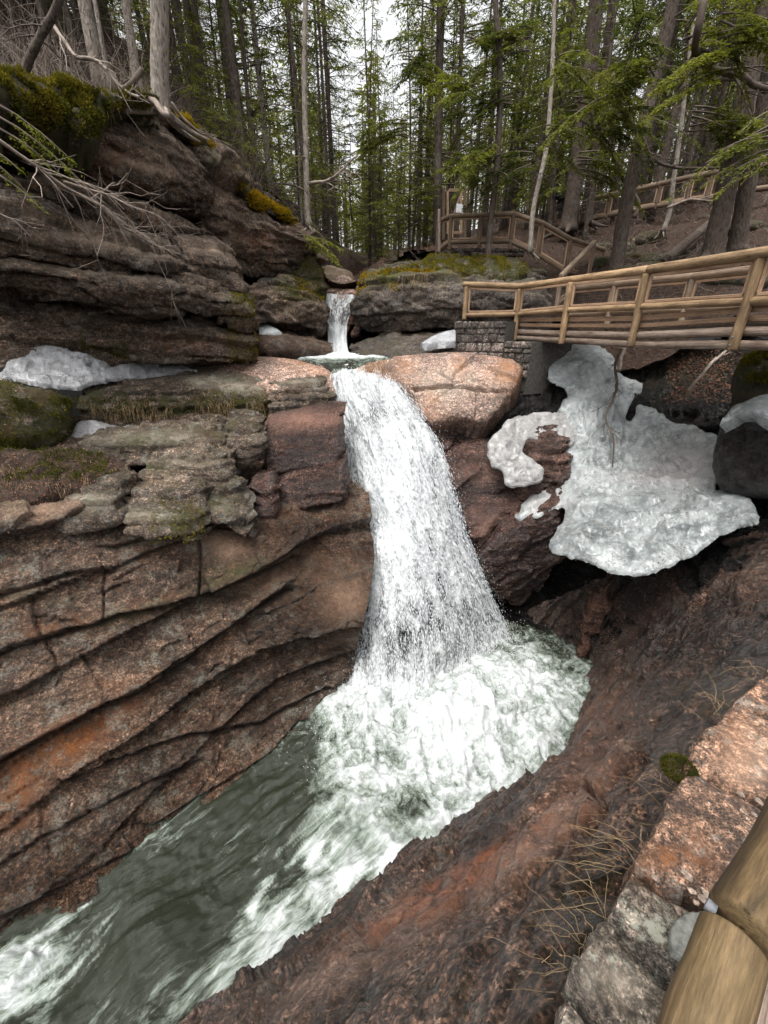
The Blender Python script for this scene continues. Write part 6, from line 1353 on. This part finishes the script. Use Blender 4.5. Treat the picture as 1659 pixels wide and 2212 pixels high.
# the trees one can tell apart
def bent_tree(name, path_px, w_px, label, bark='bark', seed=0, branches=10, blen=1.2, leafy=0, leaf='needle', roots=True, lw=.0, cat='tree', up=1.0, zr=(.25, 1.0)):
    """path_px: (px,py,Y) from base to top; w_px trunk width in the photo at the base"""
    r = np.random.default_rng(seed); P = pts(path_px); base = P[0].copy()
    P = resample(P, 34, .9)-base
    t = np.linspace(0, 1, 34)
    rad0 = w_px*.5/FOC*(base[1]*ct-base[2]*st_)*.95; rad = rad0*(1-.35*t*up); rad[0] *= 1.35; rad[1] *= 1.12
    root = thing(name, tuple(base), label, cat)
    V, F = tube_arrays(P, rad, 14, seed=seed, rough=.14); link('trunk', clean_mesh('trunk', V, F), M[bark], parent=root)
    stems = []; Q = []
    for k in range(branches):
        f = r.uniform(*zr); p = P[int(f*33)]; a = r.uniform(0, 6.283); L = blen*r.uniform(.4, 1.2)
        d = np.array([math.cos(a), math.sin(a), r.uniform(-.4, .3)])
        if k < leafy:
            s, q = spray(r, p, d, L, 1.15, .3, .9); stems += s; Q.append(q)
        else:
            tt = np.linspace(0, 1, 6); q = p+d*(tt*L)[:, None]-ZU*(.2*L*tt**2)[:, None]+r.normal(0, .04*L, (6, 3))*tt[:, None]; stems.append(tube_arrays(q, np.linspace(.016, .004, 6), 4, cap=False))
            for _ in range(4):
                i = r.integers(1, 5); e = q[i]+(d*.6+r.normal(0, .5, 3))*L*.4; stems.append(tube_arrays([q[i], (q[i]+e)/2+r.normal(0, .03, 3), e], [.008, .005, .003], 3, cap=False))
    if stems:
        V, F = join_arrays(stems); link('branches', clean_mesh('branches', V, F), M['twig_dark'], parent=root, kind='stuff')
    if Q:
        Q = np.concatenate(Q); link('crown', mesh_np('crown', Q.reshape(-1, 3), np.arange(len(Q)*4).reshape(-1, 4), False), M[leaf], parent=root, kind='stuff')
    if roots:
        for k in range(4):
            a = r.uniform(0, 6.283); tt = np.linspace(0, 1, 7); L = rad0*r.uniform(2.5, 5)
            q = np.stack([np.cos(a+tt*r.normal(0, .5))*tt*L, np.sin(a+tt*r.normal(0, .5))*tt*L, rad0*.8*(1-tt)**2-tt*.22], -1)
            V, F = tube_arrays(q, rad0*(.55-.42*tt), 7, seed=k, rough=.1); link('root', clean_mesh('root', V, F), M[bark], parent=root)
    return root
bent_tree('spruce', [(350, 250, 11.6), (345, 200, 11.6), (346, 100, 11.6), (345, 0, 11.6), (343, -220, 11.6)], 38, 'large pale flaky barked tree standing on the mossy top of the left cliff', 'bark_pale', 1, 14, 1.0, roots=True, up=.4)
bent_tree('spruce', [(668, 492, 16.6), (664, 462, 16.6), (663, 430, 16.6), (660, 300, 16.7), (657, 150, 16.8), (660, 0, 16.9), (662, -160, 17)], 13, 'slender bent-footed spruce growing from the tip of the left overhang', 'bark_pale', 2, 34, 1.7, leafy=12, leaf='needle', zr=(.05, 1))
bent_tree('leaning_tree', [(52, 165, 10.2), (62, 130, 10.2), (92, 70, 10.2), (110, 40, 10.2), (131, -10, 10.2), (150, -120, 10.2)], 17, 'dark leaning forked stem at the far left of the cliff top', 'bark', 3, 8, 1.0, up=.7)
bent_tree('slim_tree', [(1054, 572, 16.9), (1058, 500, 16.9), (1069, 400, 16.9), (1074, 350, 16.9), (1080, 215, 16.9), (1078, 100, 16.9), (1070, 0, 17), (1066, -150, 17)], 14, 'thin dark tree standing in the moss before the platform railing, left one of two', 'bark', 4, 22, 1.4, leafy=8)
bent_tree('slim_tree', [(1146, 545, 16.2), (1149, 480, 16.3), (1156, 430, 16.5), (1168, 380, 16.7), (1180, 320, 17), (1190, 200, 17.2), (1196, 60, 17.4), (1200, -100, 17.6)], 11, 'thin grey tree before the bend of the platform railing, right one of two', 'bark_pale', 5, 14, 1.2, leafy=4)
bent_tree('old_tree', [(1225, 500, 19.8), (1236, 430, 19.8), (1250, 330, 19.8), (1268, 200, 19.8), (1282, 80, 19.8), (1300, -150, 19.8)], 34, 'thick dark trunk with mossy roots beside the notice shelter', 'bark', 6, 22, 1.8, leafy=12)
bent_tree('old_tree', [(1266, 485, 20.4), (1276, 400, 20.4), (1288, 300, 20.4), (1304, 180, 20.4), (1318, 60, 20.4), (1340, -140, 20.4)], 24, 'second thick trunk right of the notice shelter at the start of the upper trail railing', 'bark', 7, 20, 1.8, leafy=12)
bent_tree('leaning_tree', [(1328, 600, 15.6), (1337, 540, 15.6), (1352, 450, 15.6), (1370, 360, 15.6), (1386, 290, 15.6), (1405, 210, 15.6), (1440, 70, 15.6), (1470, -80, 15.6)], 31, 'thick dark tree leaning right between stair railing and upper trail railing', 'bark', 8, 26, 2.0, leafy=16, zr=(.4, 1))
bent_tree('old_tree', [(1536, 560, 14.0), (1549, 500, 14.0), (1568, 410, 14.0), (1588, 310, 14.0), (1612, 200, 14.0), (1640, 80, 14.0), (1680, -120, 14)], 42, 'biggest dark trunk at the right in front of the hillside railings', 'bark', 9, 22, 2.0, leafy=10, zr=(.3, 1))
bent_tree('old_tree', [(1590, 545, 14.4), (1600, 480, 14.4), (1618, 380, 14.4), (1640, 260, 14.4), (1664, 150, 14.4), (1720, -80, 14.4)], 36, 'right one of the big twin trunks at the right edge', 'bark', 10, 14, 2.0, leafy=8, zr=(.3, 1))
bent_tree('crooked_tree', [(1370, 470, 19.0), (1380, 440, 19.0), (1366, 415, 19), (1345, 385, 18.8), (1330, 340, 18.6), (1300, 305, 18.4), (1284, 280, 18.2), (1278, 230, 18.0), (1270, 150, 18)], 8, 'thin crooked stem winding up left of the leaning tree', 'twig_dark', 11, 8, .8, roots=False, up=.8)
bent_tree('crooked_tree', [(1432, 500, 17.6), (1446, 460, 17.6), (1453, 400, 17.6), (1462, 340, 17.6), (1470, 280, 17.6), (1482, 180, 17.6), (1500, 40, 17.6)], 10, 'pale thin birch-like stem rooted on a mossy rock under the trail railing', 'bark_pale', 12, 8, .9, roots=True, up=.7)
ff_ = thing('fallen_trunk', W(1444, 556, 15.6), 'fallen bare trunk propped on the right hillside behind the footbridge', 'log')
log('trunk', W(1440, 562, 15.2), W(1552, 466, 17.2), .17, .12, M['bark'], ff_, rough=.1)
# long limbs crossing the picture
def limb(name, path_px, w0, w1, label, mat='twig', seed=0, side=6, sl=.5, cat='branch'):
    r = np.random.default_rng(seed); P = resample(pts(path_px), 26, .9); base = P[0].copy(); P = P-base; dist = np.linalg.norm(base)
    P = P+np.stack([fbm(P*2+3, 2, seed), fbm(P*2+7, 2, seed), fbm(P*2+11, 2, seed)], -1)*.05
    L = [tube_arrays(P, np.linspace(w0, w1, 26)*.5/FOC*dist, 7, rough=.1, seed=seed)]
    for k in range(side):
        i = r.integers(3, 24); d = unit(unit(P[i+1]-P[i])+r.normal(0, .55, 3)); l = sl*r.uniform(.3, 1.2); t = np.linspace(0, 1, 6)
        q = P[i]+d*(t*l)[:, None]+r.normal(0, .05*l, (6, 3))*t[:, None]-ZU*(.15*l*t**2)[:, None]; w = np.linspace(w0, w1, 26)[i]*.45*.5/FOC*dist
        L.append(tube_arrays(q, np.linspace(w, w*.35, 6), 4, cap=False))
        for _ in range(2):
            j = r.integers(1, 5); e = q[j]+unit(d+r.normal(0, .6, 3))*l*.5; L.append(tube_arrays([q[j], e], [w*.5, w*.25], 3, cap=False))
    V, F = join_arrays(L); return link(name, clean_mesh(name, V, F), M[mat], loc=tuple(base), label=label, cat=cat)
limb('dead_branch', [(-20, 290, 8.0), (60, 345, 8.4), (130, 395, 8.8), (210, 440, 9.2), (280, 500, 9.8), (380, 550, 10.4)], 5, 1.5, 'long dead branch with fine twigs hanging across the left cliff', 'twig', 1, 40, 1.1)
limb('dead_branch', [(140, 395, 8.8), (200, 410, 9.2), (280, 440, 9.7), (340, 470, 10.2), (380, 500, 10.6)], 4, 1, 'fine forked twig fan hanging beside the long dead branch on the left cliff', 'twig', 2, 30, .9)
limb('dead_branch', [(-20, 455, 7.6), (30, 480, 7.8), (68, 515, 8.0)], 3, 1, 'short bare twig at the left edge below the long dead branch', 'twig', 3, 6, .4)
limb('dead_branch', [(-20, 1157, 7.3), (60, 1163, 7.4), (160, 1155, 7.5), (200, 1163, 7.5), (276, 1190, 7.5)], 5, 2, 'pale stick lying across the left rock face', 'twig', 4, 6, .4)
limb('tree_limb', [(1320, 160, 15), (1350, 250, 15), (1390, 300, 15.4), (1410, 345, 15.6), (1460, 362, 15.6), (1530, 362, 15.0), (1580, 366, 14.6)], 6, 3, 'long sagging limb reaching left from the twin trunks', 'twig_dark', 5, 12, 1.0)
limb('tree_limb', [(1519, -10, 12), (1508, 60, 12), (1500, 105, 12.4), (1530, 145, 13), (1590, 160, 13), (1640, 188, 13.4), (1700, 190, 13.6)], 9, 7, 'dark curved limb sweeping down in the upper right corner', 'twig_dark', 6, 14, 1.2)
limb('tree_limb', [(1545, 430, 15), (1560, 445, 15), (1566, 470, 15), (1540, 500, 15), (1520, 545, 15)], 4, 2, 'bent pale dead twig in front of the fallen trunk', 'twig', 7, 14, .7)
limb('tree_limb', [(1440, 450, 16), (1490, 432, 16), (1550, 436, 15.6), (1600, 440, 15)], 4, 2, 'pale dead branch lying over the slope left of the twin trunks', 'twig', 8, 12, .7)
limb('tree_limb', [(662, 395, 16.7), (700, 393, 16.4), (740, 365, 16.0), (768, 340, 15.6)], 5, 2, 'bare side limb reaching right from the slender bent-footed spruce', 'twig', 9, 10, .8)
limb('tree_limb', [(660, 410, 16.7), (625, 400, 16.9), (592, 395, 17)], 4, 2, 'short bare side limb reaching left from the slender bent-footed spruce', 'twig_dark', 10, 6, .5)
limb('root_branch', [(320, 215, 11.2), (338, 225, 11.0), (350, 243, 10.9), (362, 252, 10.9), (362, 243, 11.1), (358, 235, 11.3)], 9, 5, 'curled root hanging at the foot of the pale barked tree', 'twig', 11, 4, .3, 'root')
limb('root_branch', [(370, 222, 11.6), (395, 255, 11.8), (430, 285, 12.2), (470, 305, 13)], 4, 2, 'thin pale root running down the cliff right of the pale barked tree', 'twig', 12, 10, .6, 'root')
limb('dead_branch', [(120, 55, 11), (160, 120, 10.8), (210, 130, 10.8), (260, 190, 10.8), (300, 210, 10.8)], 5, 3, 'pale bare branch lying through the brush on the cliff top', 'twig', 13, 18, .9)
limb('dead_branch', [(310, 150, 11), (290, 175, 10.9), (262, 205, 10.8), (240, 215, 10.7)], 8, 4, 'broken dark branch stub left of the pale barked tree', 'twig_dark', 14, 5, .4)
limb('dead_branch', [(1340, 755, 11.6), (1330, 790, 11.2), (1332, 840, 11.0), (1310, 900, 10.6), (1325, 950, 10.2), (1322, 1010, 9.9)], 5, 2, 'dark forked twig hanging in front of the big ice flow', 'twig_dark', 15, 16, .7)
limb('dead_branch', [(1490, 840, 9.6), (1530, 790, 10.2), (1580, 745, 10.8)], 6, 4, 'stick leaning on the dirt slope under the right end of the footbridge', 'twig', 16, 2, .3)
limb('dead_branch', [(1332, 800, 12), (1345, 765, 12.4), (1352, 748, 12.6)], 7, 5, 'short pale stump of wood above the big ice flow', 'twig', 17, 1, .2)

r = np.random.default_rng(31)
HB = [(1340, 600, 15.6, .35), (1395, 585, 15.4, .5), (1450, 600, 14.8, .4), (1370, 545, 17, .35), (1405, 480, 18.5, .55), (1300, 580, 16.6, .4), (1500, 575, 14.6, .4), (1570, 590, 13.6, .45), (1630, 560, 13.5, .5), (1310, 500, 18.5, .3), (1475, 520, 16.4, .3), (1610, 480, 16.5, .5), (1350, 515, 18, .4), (1420, 540, 16.2, .45)]
for i, (x, y, Yd, s_) in enumerate(HB):
    c = W(x, y, Yd); c[2] = float(ground(c[0], c[1]))-.05; qx, qy = PIX(c)
    boulder('hillside_rock', float(qx), float(qy), c[1], s_, M['ledge'], 40+i, 'mossy rock half buried in the leaf litter of the right hillside', flat=(1.3, 1, .6), group='half buried rocks on the right hillside', cat='rock', moss=.7)
brush('undergrowth', 420, lambda r: (lambda p: np.array([p[0], p[1], float(ground(p[0], p[1]))]))(W(r.uniform(1280, 1750), 470, r.uniform(13, 22))), (.15, .8), 'twig', 33, 1.1, .004)
# ------------------------------------------------------------------ saplings and low green boughs
sap_spots = [(455, 300, 15.2), (500, 320, 16.0), (420, 290, 14.0), (540, 380, 16.8), (565, 410, 17.2), (600, 440, 17.6), (480, 345, 15.4), (715, 420, 24), (760, 440, 26), (860, 470, 24), (820, 450, 27), (900, 440, 24)]
for i, (x, y, Yd) in enumerate(sap_spots):
    p = W(x, y, Yd); r_ = tree(tuple(p-ZU*.3), SAP[i % 2], i*1.3, 1.0 if i < 7 else 1.6, (0, 0), M['bark'], M['needle_bright' if i % 3 else 'needle'], 'sapling', ['second from left', 'fourth from left', 'leftmost', 'fifth from left', 'second from right', 'rightmost', 'third from left'][i]+' green hemlock sapling on the mossy rim of the left cliff' if i < 7 else 'bright green sapling at the edge of the far wood', 'saplings on the left cliff rim' if i < 7 else 'saplings at the edge of the far wood')
def bough(name, px, py, Yd, dirv, L, label, leaf='needle_bright', seed=0, n=3):
    r = np.random.default_rng(seed); st, Q = [], []
    for k in range(n):
        s, q = spray(r, np.array([0, 0, -.10*k]), np.array(dirv)+r.normal(0, .15, 3), L*r.uniform(.75, 1.1), 1.6 if Yd > 6 else 3.0, .3, (.7 if Yd > 6 else .33) if Yd < 11 else 1.15); st += s; Q.append(q)
    Q = np.concatenate(Q); root = thing(name, tuple(W(px, py, Yd)), label, 'branch')
    V, F = join_arrays(st); link('stem', clean_mesh('stem', V, F), M['twig_dark'], parent=root)
    link('needles', mesh_np('needles', Q.reshape(-1, 3), np.arange(len(Q)*4).reshape(-1, 4), False), M[leaf], parent=root, kind='stuff')
bough('green_bough', -25, 215, 5.0, (1, .1, -.45), .55, 'drooping bright green bough entering at the left edge above the cliff', seed=1)
bough('green_bough', -25, 320, 5.0, (1, .1, -.3), .35, 'second bright green bough at the left edge, below the first', seed=2)
bough('green_bough', 1700, 235, 7.0, (-1, 0, -.15), 1.1, 'hemlock bough reaching in from the right edge above the trail railing', 'needle', seed=3, n=5)
bough('green_bough', 1700, 290, 7.6, (-1, .2, -.2), .8, 'lower hemlock bough at the right edge beside the twin trunks', 'needle', seed=4, n=4)
bough('green_bough', 640, 500, 15.4, (1, .1, -.2), 1.6, 'green bough hanging in front of the far trunks above the upper fall', 'needle_bright', seed=5, n=3)
hem = [(1330, 170, 14.6), (1420, 130, 14.2), (1290, 250, 15.4), (1240, 200, 15.6), (1480, 60, 13.4), (1150, 330, 17.0), (1180, 270, 16.6), (1080, 300, 17), (960, 330, 19), (1210, 120, 15.8), (1560, 30, 12.4), (1380, 40, 14.5), (1250, 330, 16.4), (1030, 180, 18), (1110, 180, 17), (880, 260, 20), (870, 120, 20), (940, 80, 19), (1500, 230, 14), (1600, 110, 12.5), (1010, 60, 18.5), (1150, 60, 17.4)]
for i, (x, y, Yd) in enumerate(hem):
    bough('hemlock_bough', x, y, Yd, (rt.uniform(-1, 1), -.4, -.1), 2.1, ['layered hemlock bough hanging among the right-hand trunks'][0], ('needle', 'needle_bright', 'needle_dark')[i % 3], seed=30+i, n=6)
    bpy.data.objects[-1] if False else None
marks = [('over the leaning tree', 1330, 170), ('right of the leaning tree top', 1420, 130), ('beside the second thick trunk', 1290, 250), ('on the thick dark trunk by the shelter', 1240, 200), ('near the upper right corner limb', 1480, 60)]
for i, o in enumerate(sorted([o for o in bpy.data.objects if o.name.startswith('hemlock_bough')], key=lambda o: o.name)):
    o['group'] = 'hemlock boughs among the right-hand trunks'
    x, y, _ = hem[i]; v = 'highest' if y < 90 else 'high' if y < 190 else 'middle' if y < 290 else 'low'; h = ('at the upper right corner' if x > 1530 else 'by the twin trunks') if x >= 1450 else 'above the platform railing' if x < 1130 else 'above the stair railing' if x < 1270 else 'above the trail railing start' if x < 1450 else 'by the twin trunks'
    if x < 1000: h = 'left of the platform trees'
    o['label'] = v+' layered hemlock bough hanging '+h

# ------------------------------------------------------------------ the far wood, too dense to tell apart
r = np.random.default_rng(77); L = []; Q = []
for k in range(620):
    y = r.uniform(60, 120); x = r.uniform(-1.05, 1.05)*y; z = float(ground(x, y)); h = r.uniform(10, 22)
    g = x/y
    if -.095 < g < -.045: h *= .75
    L.append(tube_arrays([[x, y, z-1], [x+r.normal(0, .3), y, z+h]], [.16, .04], 4, cap=False))
    m = 170; f = r.random(m)**.9; zz = z+h*(.22+.78*f); rad = (1-f)*2.6+.2; a = r.uniform(0, 6.283, m); q = r.random(m)**.5
    P = np.stack([x+np.cos(a)*rad*q, y+np.sin(a)*rad*q, zz], -1); d = np.stack([np.cos(a), np.sin(a), r.normal(-.3, .3, m)], -1); d /= np.linalg.norm(d, axis=1, keepdims=True)
    s = np.cross(d, ZU)+r.normal(0, .4, (m, 3)); s /= np.linalg.norm(s, axis=1, keepdims=True)
    Q.append(twig_quads(P, d, s, r.uniform(.4, 1.1, m), r.uniform(.15, .4, m)))
V, F = join_arrays(L); link('far_trunks', mesh_np('far_trunks', V, F, True), M['bark'], kind='stuff')
Q = np.concatenate(Q); link('far_foliage', mesh_np('far_foliage', Q.reshape(-1, 3), np.arange(len(Q)*4).reshape(-1, 4), False), M['needle_bright'], kind='stuff')

# ------------------------------------------------------------------ brush, litter, moss, grass
def cliff_top(r):
    x = r.uniform(-60, 560); Yd = (11 if x < 330 else 13)+r.exponential(2.4)+max(0, x-200)*.008; py = 200+max(0, x-330)*.7
    p = W(x, py, Yd); p[2] = float(ground(p[0], p[1])); return p
brush('brush', 900, cliff_top, (.3, 1.5), 'twig', 1, .6, .005)
brush('brush', 500, cliff_top, (.3, 1.2), 'twig_dark', 4, .7, .005)
brush('brush', 500, lambda r: (lambda p: np.array([p[0], p[1], float(ground(p[0], p[1]))]))(W(r.uniform(380, 700), 400, r.uniform(17, 26))), (.5, 2.0), 'twig_dark', 2, .6, .008)
brush('brush', 260, lambda r: (lambda p: np.array([p[0], p[1], float(ground(p[0], p[1]))]))(W(r.uniform(900, 1700), 470, r.uniform(16, 26))), (.3, 1.4), 'twig_dark', 3, .9, .007)

def scatter_pts(r, surf, poly, n, jitter=.02, upmin=-1):
    V, N, sh = SURF[surf]; px, py = PIX(V); d, _, _ = poly_sd(px, py, poly)
    i = np.nonzero((d > 0) & (N[:, 2]*np.sign(N[:, 2].mean() if False else 1) > upmin))[0]
    if len(i) == 0: print('nothing on', surf); return np.zeros((0, 3)), np.zeros((0, 3))
    j = r.choice(i, n); return V[j]+r.normal(0, jitter, (n, 3)), N[j]
def blades(P, N, r, L, w, up=.6, hang=0.0):
    n = len(P); d = N*(1-up)+ZU*up+r.normal(0, .45, (n, 3))-ZU*hang*1.6; d /= np.linalg.norm(d, axis=1, keepdims=True)
    s = np.cross(d, r.normal(0, 1, (n, 3))); s /= np.linalg.norm(s, axis=1, keepdims=True)
    return twig_quads(P, d, s, r.uniform(*L, n), r.uniform(*w, n))
def stuff(name, Q, mat): return link(name, mesh_np(name, Q.reshape(-1, 3), np.arange(len(Q)*4).reshape(-1, 4), False), M[mat], kind='stuff')
r = np.random.default_rng(9)
box = lambda x0, y0, x1, y1: [(x0, y0), (x1, y0), (x1, y1), (x0, y1)]
def moss_on(lst, mat, seed, L=(.02, .05), w=(.012, .03), name='moss'):
    r = np.random.default_rng(seed); Qs = []
    for surf, poly, n in lst:
        P, N = scatter_pts(r, surf, poly, n*2)
        if not len(P): continue
        k = fbm(P*2.2, 4, seed)+.3*fbm(P*9, 2, seed) > -.05; P, N = P[k], N[k]
        P = P+N*r.uniform(-.01, .03, (len(P), 1)); Qs.append(blades(P, N, r, L, w))
    stuff(name, np.concatenate(Qs), mat)
# cap of moss on the left cliff, a thick hanging cushion built as mounds
patch('moss_cap', [(-80, 190), (0, 160), (40, 165), (70, 200), (130, 190), (200, 200), (260, 208), (310, 212), (340, 222), (330, 235), (280, 228), (240, 250), (215, 275), (205, 300), (180, 310), (150, 290), (110, 285), (60, 262), (20, 240), (-80, 235)], [(-80, 190, 8.9), (0, 165, 9.6), (130, 192, 10.4), (260, 210, 11.2), (340, 225, 11.8), (240, 250, 10.9), (200, 300, 10.2), (110, 285, 9.6), (0, 238, 8.8), (-80, 235, 8.4)], M['ledge'], thick=.30, rpx=28, step=3, back=.6, nz=.13, nsc=3.5, seed=70, push=.30, jit=10, moss=1.4, kind='structure')
patch('moss_mound', [(1598, 800), (1610, 775), (1640, 760), (1720, 752), (1800, 775), (1800, 830), (1700, 840), (1640, 830), (1605, 822)], [(1598, 800, 9.3), (1720, 755, 9.1), (1800, 830, 8.5), (1610, 820, 9.1)], M['ledge'], thick=.2, rpx=26, step=3, back=.5, nz=.09, seed=71, push=.2, jit=6, moss=1.5, kind='structure')
patch('moss_bed', [(800, 598), (850, 585), (900, 574), (930, 556), (960, 553), (1000, 560), (1060, 562), (1120, 566), (1140, 590), (1100, 602), (1040, 598), (980, 600), (920, 598), (880, 600), (830, 612)], [(800, 600, 16.4), (930, 556, 17.4), (1140, 580, 16.2), (1050, 600, 15.6), (880, 600, 15.8), (1000, 580, 16.4)], M['ledge'], thick=.16, rpx=12, step=2.5, back=.4, nz=.11, nsc=3, seed=72, push=.15, jit=7, moss=1.5, kind='structure')
moss_on([('moss_cap', box(-90, 150, 350, 320), 14000)], 'moss', 1, (.03, .08), (.015, .035))
moss_on([('moss_cap', box(-90, 220, 350, 320), 9000), ('turf_bank', box(-80, 970, 300, 1040), 4000), ('ledge', box(140, 860, 590, 935), 9000), ('mossy_rock', box(-80, 860, 160, 990), 9000), ('platform_rock.001', box(780, 560, 1200, 620), 4000), ('cliff_bed.006', box(150, 720, 300, 790), 1500)], 'moss_dark', 2, (.02, .07), (.012, .03), 'moss_dark')
moss_on([('moss_mound', box(1590, 750, 1700, 850), 8000), ('moss_bed', box(800, 550, 1150, 620), 14000), ('mossy_rock', box(-80, 800, 160, 950), 1500), ('ledge', box(420, 845, 590, 920), 3000), ('cliff_bed.005', box(495, 600, 550, 710), 1800), ('cliff_bed.006', box(490, 715, 560, 790), 1500), ('ledge.008', box(330, 1080, 440, 1180), 1500), ('far_rock.001', box(600, 540, 700, 660), 4000), ('far_rock', box(600, 600, 700, 650), 2500)], 'moss', 3, (.02, .06), (.012, .03))
patch('golden_moss_bed', [(372, 250), (395, 245), (430, 285), (470, 320), (500, 345), (520, 375), (535, 405), (580, 432), (625, 458), (650, 478), (625, 480), (590, 466), (548, 450), (520, 420), (490, 365), (450, 330), (400, 300)], [(375, 250, 12.7), (430, 300, 13.4), (500, 350, 14.5), (540, 420, 15.0), (640, 475, 16.2), (590, 460, 15.7)], M['ledge'], thick=.12, rpx=10, step=2.5, back=.4, nz=.08, seed=73, push=.25, jit=5, moss=1.4, kind='structure')
moss_on([('golden_moss_bed', box(520, 400, 660, 490), 5000), ('golden_moss_bed', box(370, 240, 530, 420), 2500), ('moss_bed', box(800, 584, 950, 620), 5000), ('platform_rock', box(770, 590, 860, 640), 1500), ('far_rock', box(640, 600, 700, 650), 700)], 'moss_gold', 4, (.03, .09), (.015, .035), 'golden_moss')
# dry roots and grass hanging from the turf banks
def hanging(name, lst, mat, seed, L=(.08, .28), w=.0035):
    r = np.random.default_rng(seed); T_ = []
    for surf, poly, n in lst:
        P, N = scatter_pts(r, surf, poly, n*2)
        kk = fbm(P*1.6, 3, seed+4) > .0; P, N = P[kk], N[kk]
        for p, nn in zip(P, N):
            l = L[0]+(L[1]-L[0])*r.random()**2.2*1.5; t = np.linspace(0, 1, 5); d = np.array([nn[0]*.4, -abs(nn[1])*.5-.2, .25])+r.normal(0, .25, 3)
            q = p+d*(t*l*.5)[:, None]-ZU*(l*t**1.8)[:, None]+r.normal(0, .008, (5, 3)); T_.append(tube_arrays(q, np.linspace(w, w*.4, 5), 3, cap=False))
    V, F = join_arrays(T_); link(name, mesh_np(name, V, F, True), M[mat], kind='stuff')
hanging('hanging_roots', [('turf_bank', box(-60, 985, 290, 1060), 700), ('ledge', box(190, 865, 570, 900), 650), ('platform_rock', box(860, 590, 1000, 620), 200), ('moss_cap', box(0, 230, 340, 300), 300), ('cliff_bed.001', box(380, 290, 560, 440), 160)], 'straw', 5)
hanging('hanging_roots', [('turf_bank', box(-60, 985, 290, 1090), 700), ('ledge', box(160, 865, 570, 920), 400)], 'twig_dark', 6)
def tufts(name, lst, seed, L=(.15, .4), w=.0014, mat='straw', per=14):
    r = np.random.default_rng(seed); T_ = []
    for (px, py, z, n) in lst:
        c = W(px, py, z=z)
        for k in range(max(3, n//2)):
            l = r.uniform(*L); a = r.normal(2.6, .9); d = np.array([math.cos(a), math.sin(a)*.5, r.uniform(.2, 1)]); t = np.linspace(0, 1, 7)
            q = c+r.normal(0, .03, 3)+d*(t*l)[:, None]-ZU*(l*.5*t**2)[:, None]+np.cumsum(r.normal(0, .010, (7, 3)), 0); T_.append(tube_arrays(q, np.linspace(w, w*.4, 7), 3, cap=False))
    V, F = join_arrays(T_); link(name, mesh_np(name, V, F, True), M[mat], kind='stuff')
tufts('dry_grass', [(1370, 1830, -2.05, 26), (1350, 1870, -2.1, 20), (1300, 1960, -2.1, 16), (1270, 2010, -2.1, 12), (1450, 1700, -2.05, 14), (1540, 1540, -2.05, 16), (1230, 2090, -2.15, 14), (1200, 2150, -2.2, 14), (1430, 1760, -2.1, 8), (1640, 1460, -2.05, 14)], 7, (.12, .34))
# tuft of moss on the kerb joint
kp0 = W(1468, 1660, z=-1.97); r = np.random.default_rng(8); P = kp0+r.normal(0, 1, (5000, 3))*np.array([.038, .038, .03]); P = P[np.linalg.norm((P-kp0)/np.array([.085, .085, .06]), axis=1) < 1.1]
N = (P-kp0)/np.linalg.norm(P-kp0, axis=1, keepdims=True); P = kp0+N*np.array([.075, .06, .045])*(1+.15*fbm(P*30, 2, 4))[:, None]
o = stuff('moss_tuft', blades(P, N, r, (.006, .016), (.003, .006), .2), 'moss_dark')
# fallen leaves
def litter(name, lst, seed, s=(.03, .07), gr=None):
    r = np.random.default_rng(seed); Qs = []
    for surf, poly, n in lst:
        if surf == 'ground':
            i = r.choice(np.nonzero((GV[:, 1] < 30))[0], n); P = GV[i]+r.normal(0, .1, (n, 3))*np.array([1, 1, 0]); P[:, 2] = GV[i][:, 2]+.03+r.normal(0, .02, n); N = np.tile(ZU, (n, 1))
        else: P, N = scatter_pts(r, surf, poly, n, .03)
        n = len(P)
        if not n: continue
        N = N+r.normal(0, .5, (n, 3)); N /= np.linalg.norm(N, axis=1, keepdims=True); d = np.cross(N, r.normal(0, 1, (n, 3))); d /= np.linalg.norm(d, axis=1, keepdims=True); sd = np.cross(N, d)
        l = r.uniform(*s, n); Qs.append(twig_quads(P+N*.012, d, sd, l, l*.7))
    stuff(name, np.concatenate(Qs), 'litter')
litter('fallen_leaves', [('ground', None, 26000)], 1, (.03, .09))
litter('fallen_leaves', [('turf_bank', box(-60, 980, 290, 1090), 900), ('ledge', box(180, 860, 500, 900), 260), ('bank_rock', box(1440, 755, 1600, 870), 2600), ('rock_wall', box(0, 1080, 340, 1180), 160), ('mossy_rock', box(0, 820, 150, 850), 60), ('bank_rock', box(1340, 750, 1660, 800), 600), ('cliff_bed.006', box(160, 740, 300, 790), 90)], 2, (.025, .06))
# rusty red oak leaves and dark debris at the kerb foot
litter('leaf_debris', [('rock_slope', box(1290, 1830, 1400, 1960), 120), ('rock_slope', box(1230, 2000, 1330, 2130), 80)], 3, (.006, .018))
# needles and twigs fallen on the ice
litter('ice_debris', [('ice_flow', box(1180, 1120, 1330, 1220), 260), ('ice_flow', box(1250, 1020, 1500, 1080), 320), ('ice_flow', box(1200, 880, 1540, 1240), 260), ('snow_patch', box(0, 740, 400, 840), 60)], 4, (.012, .035))
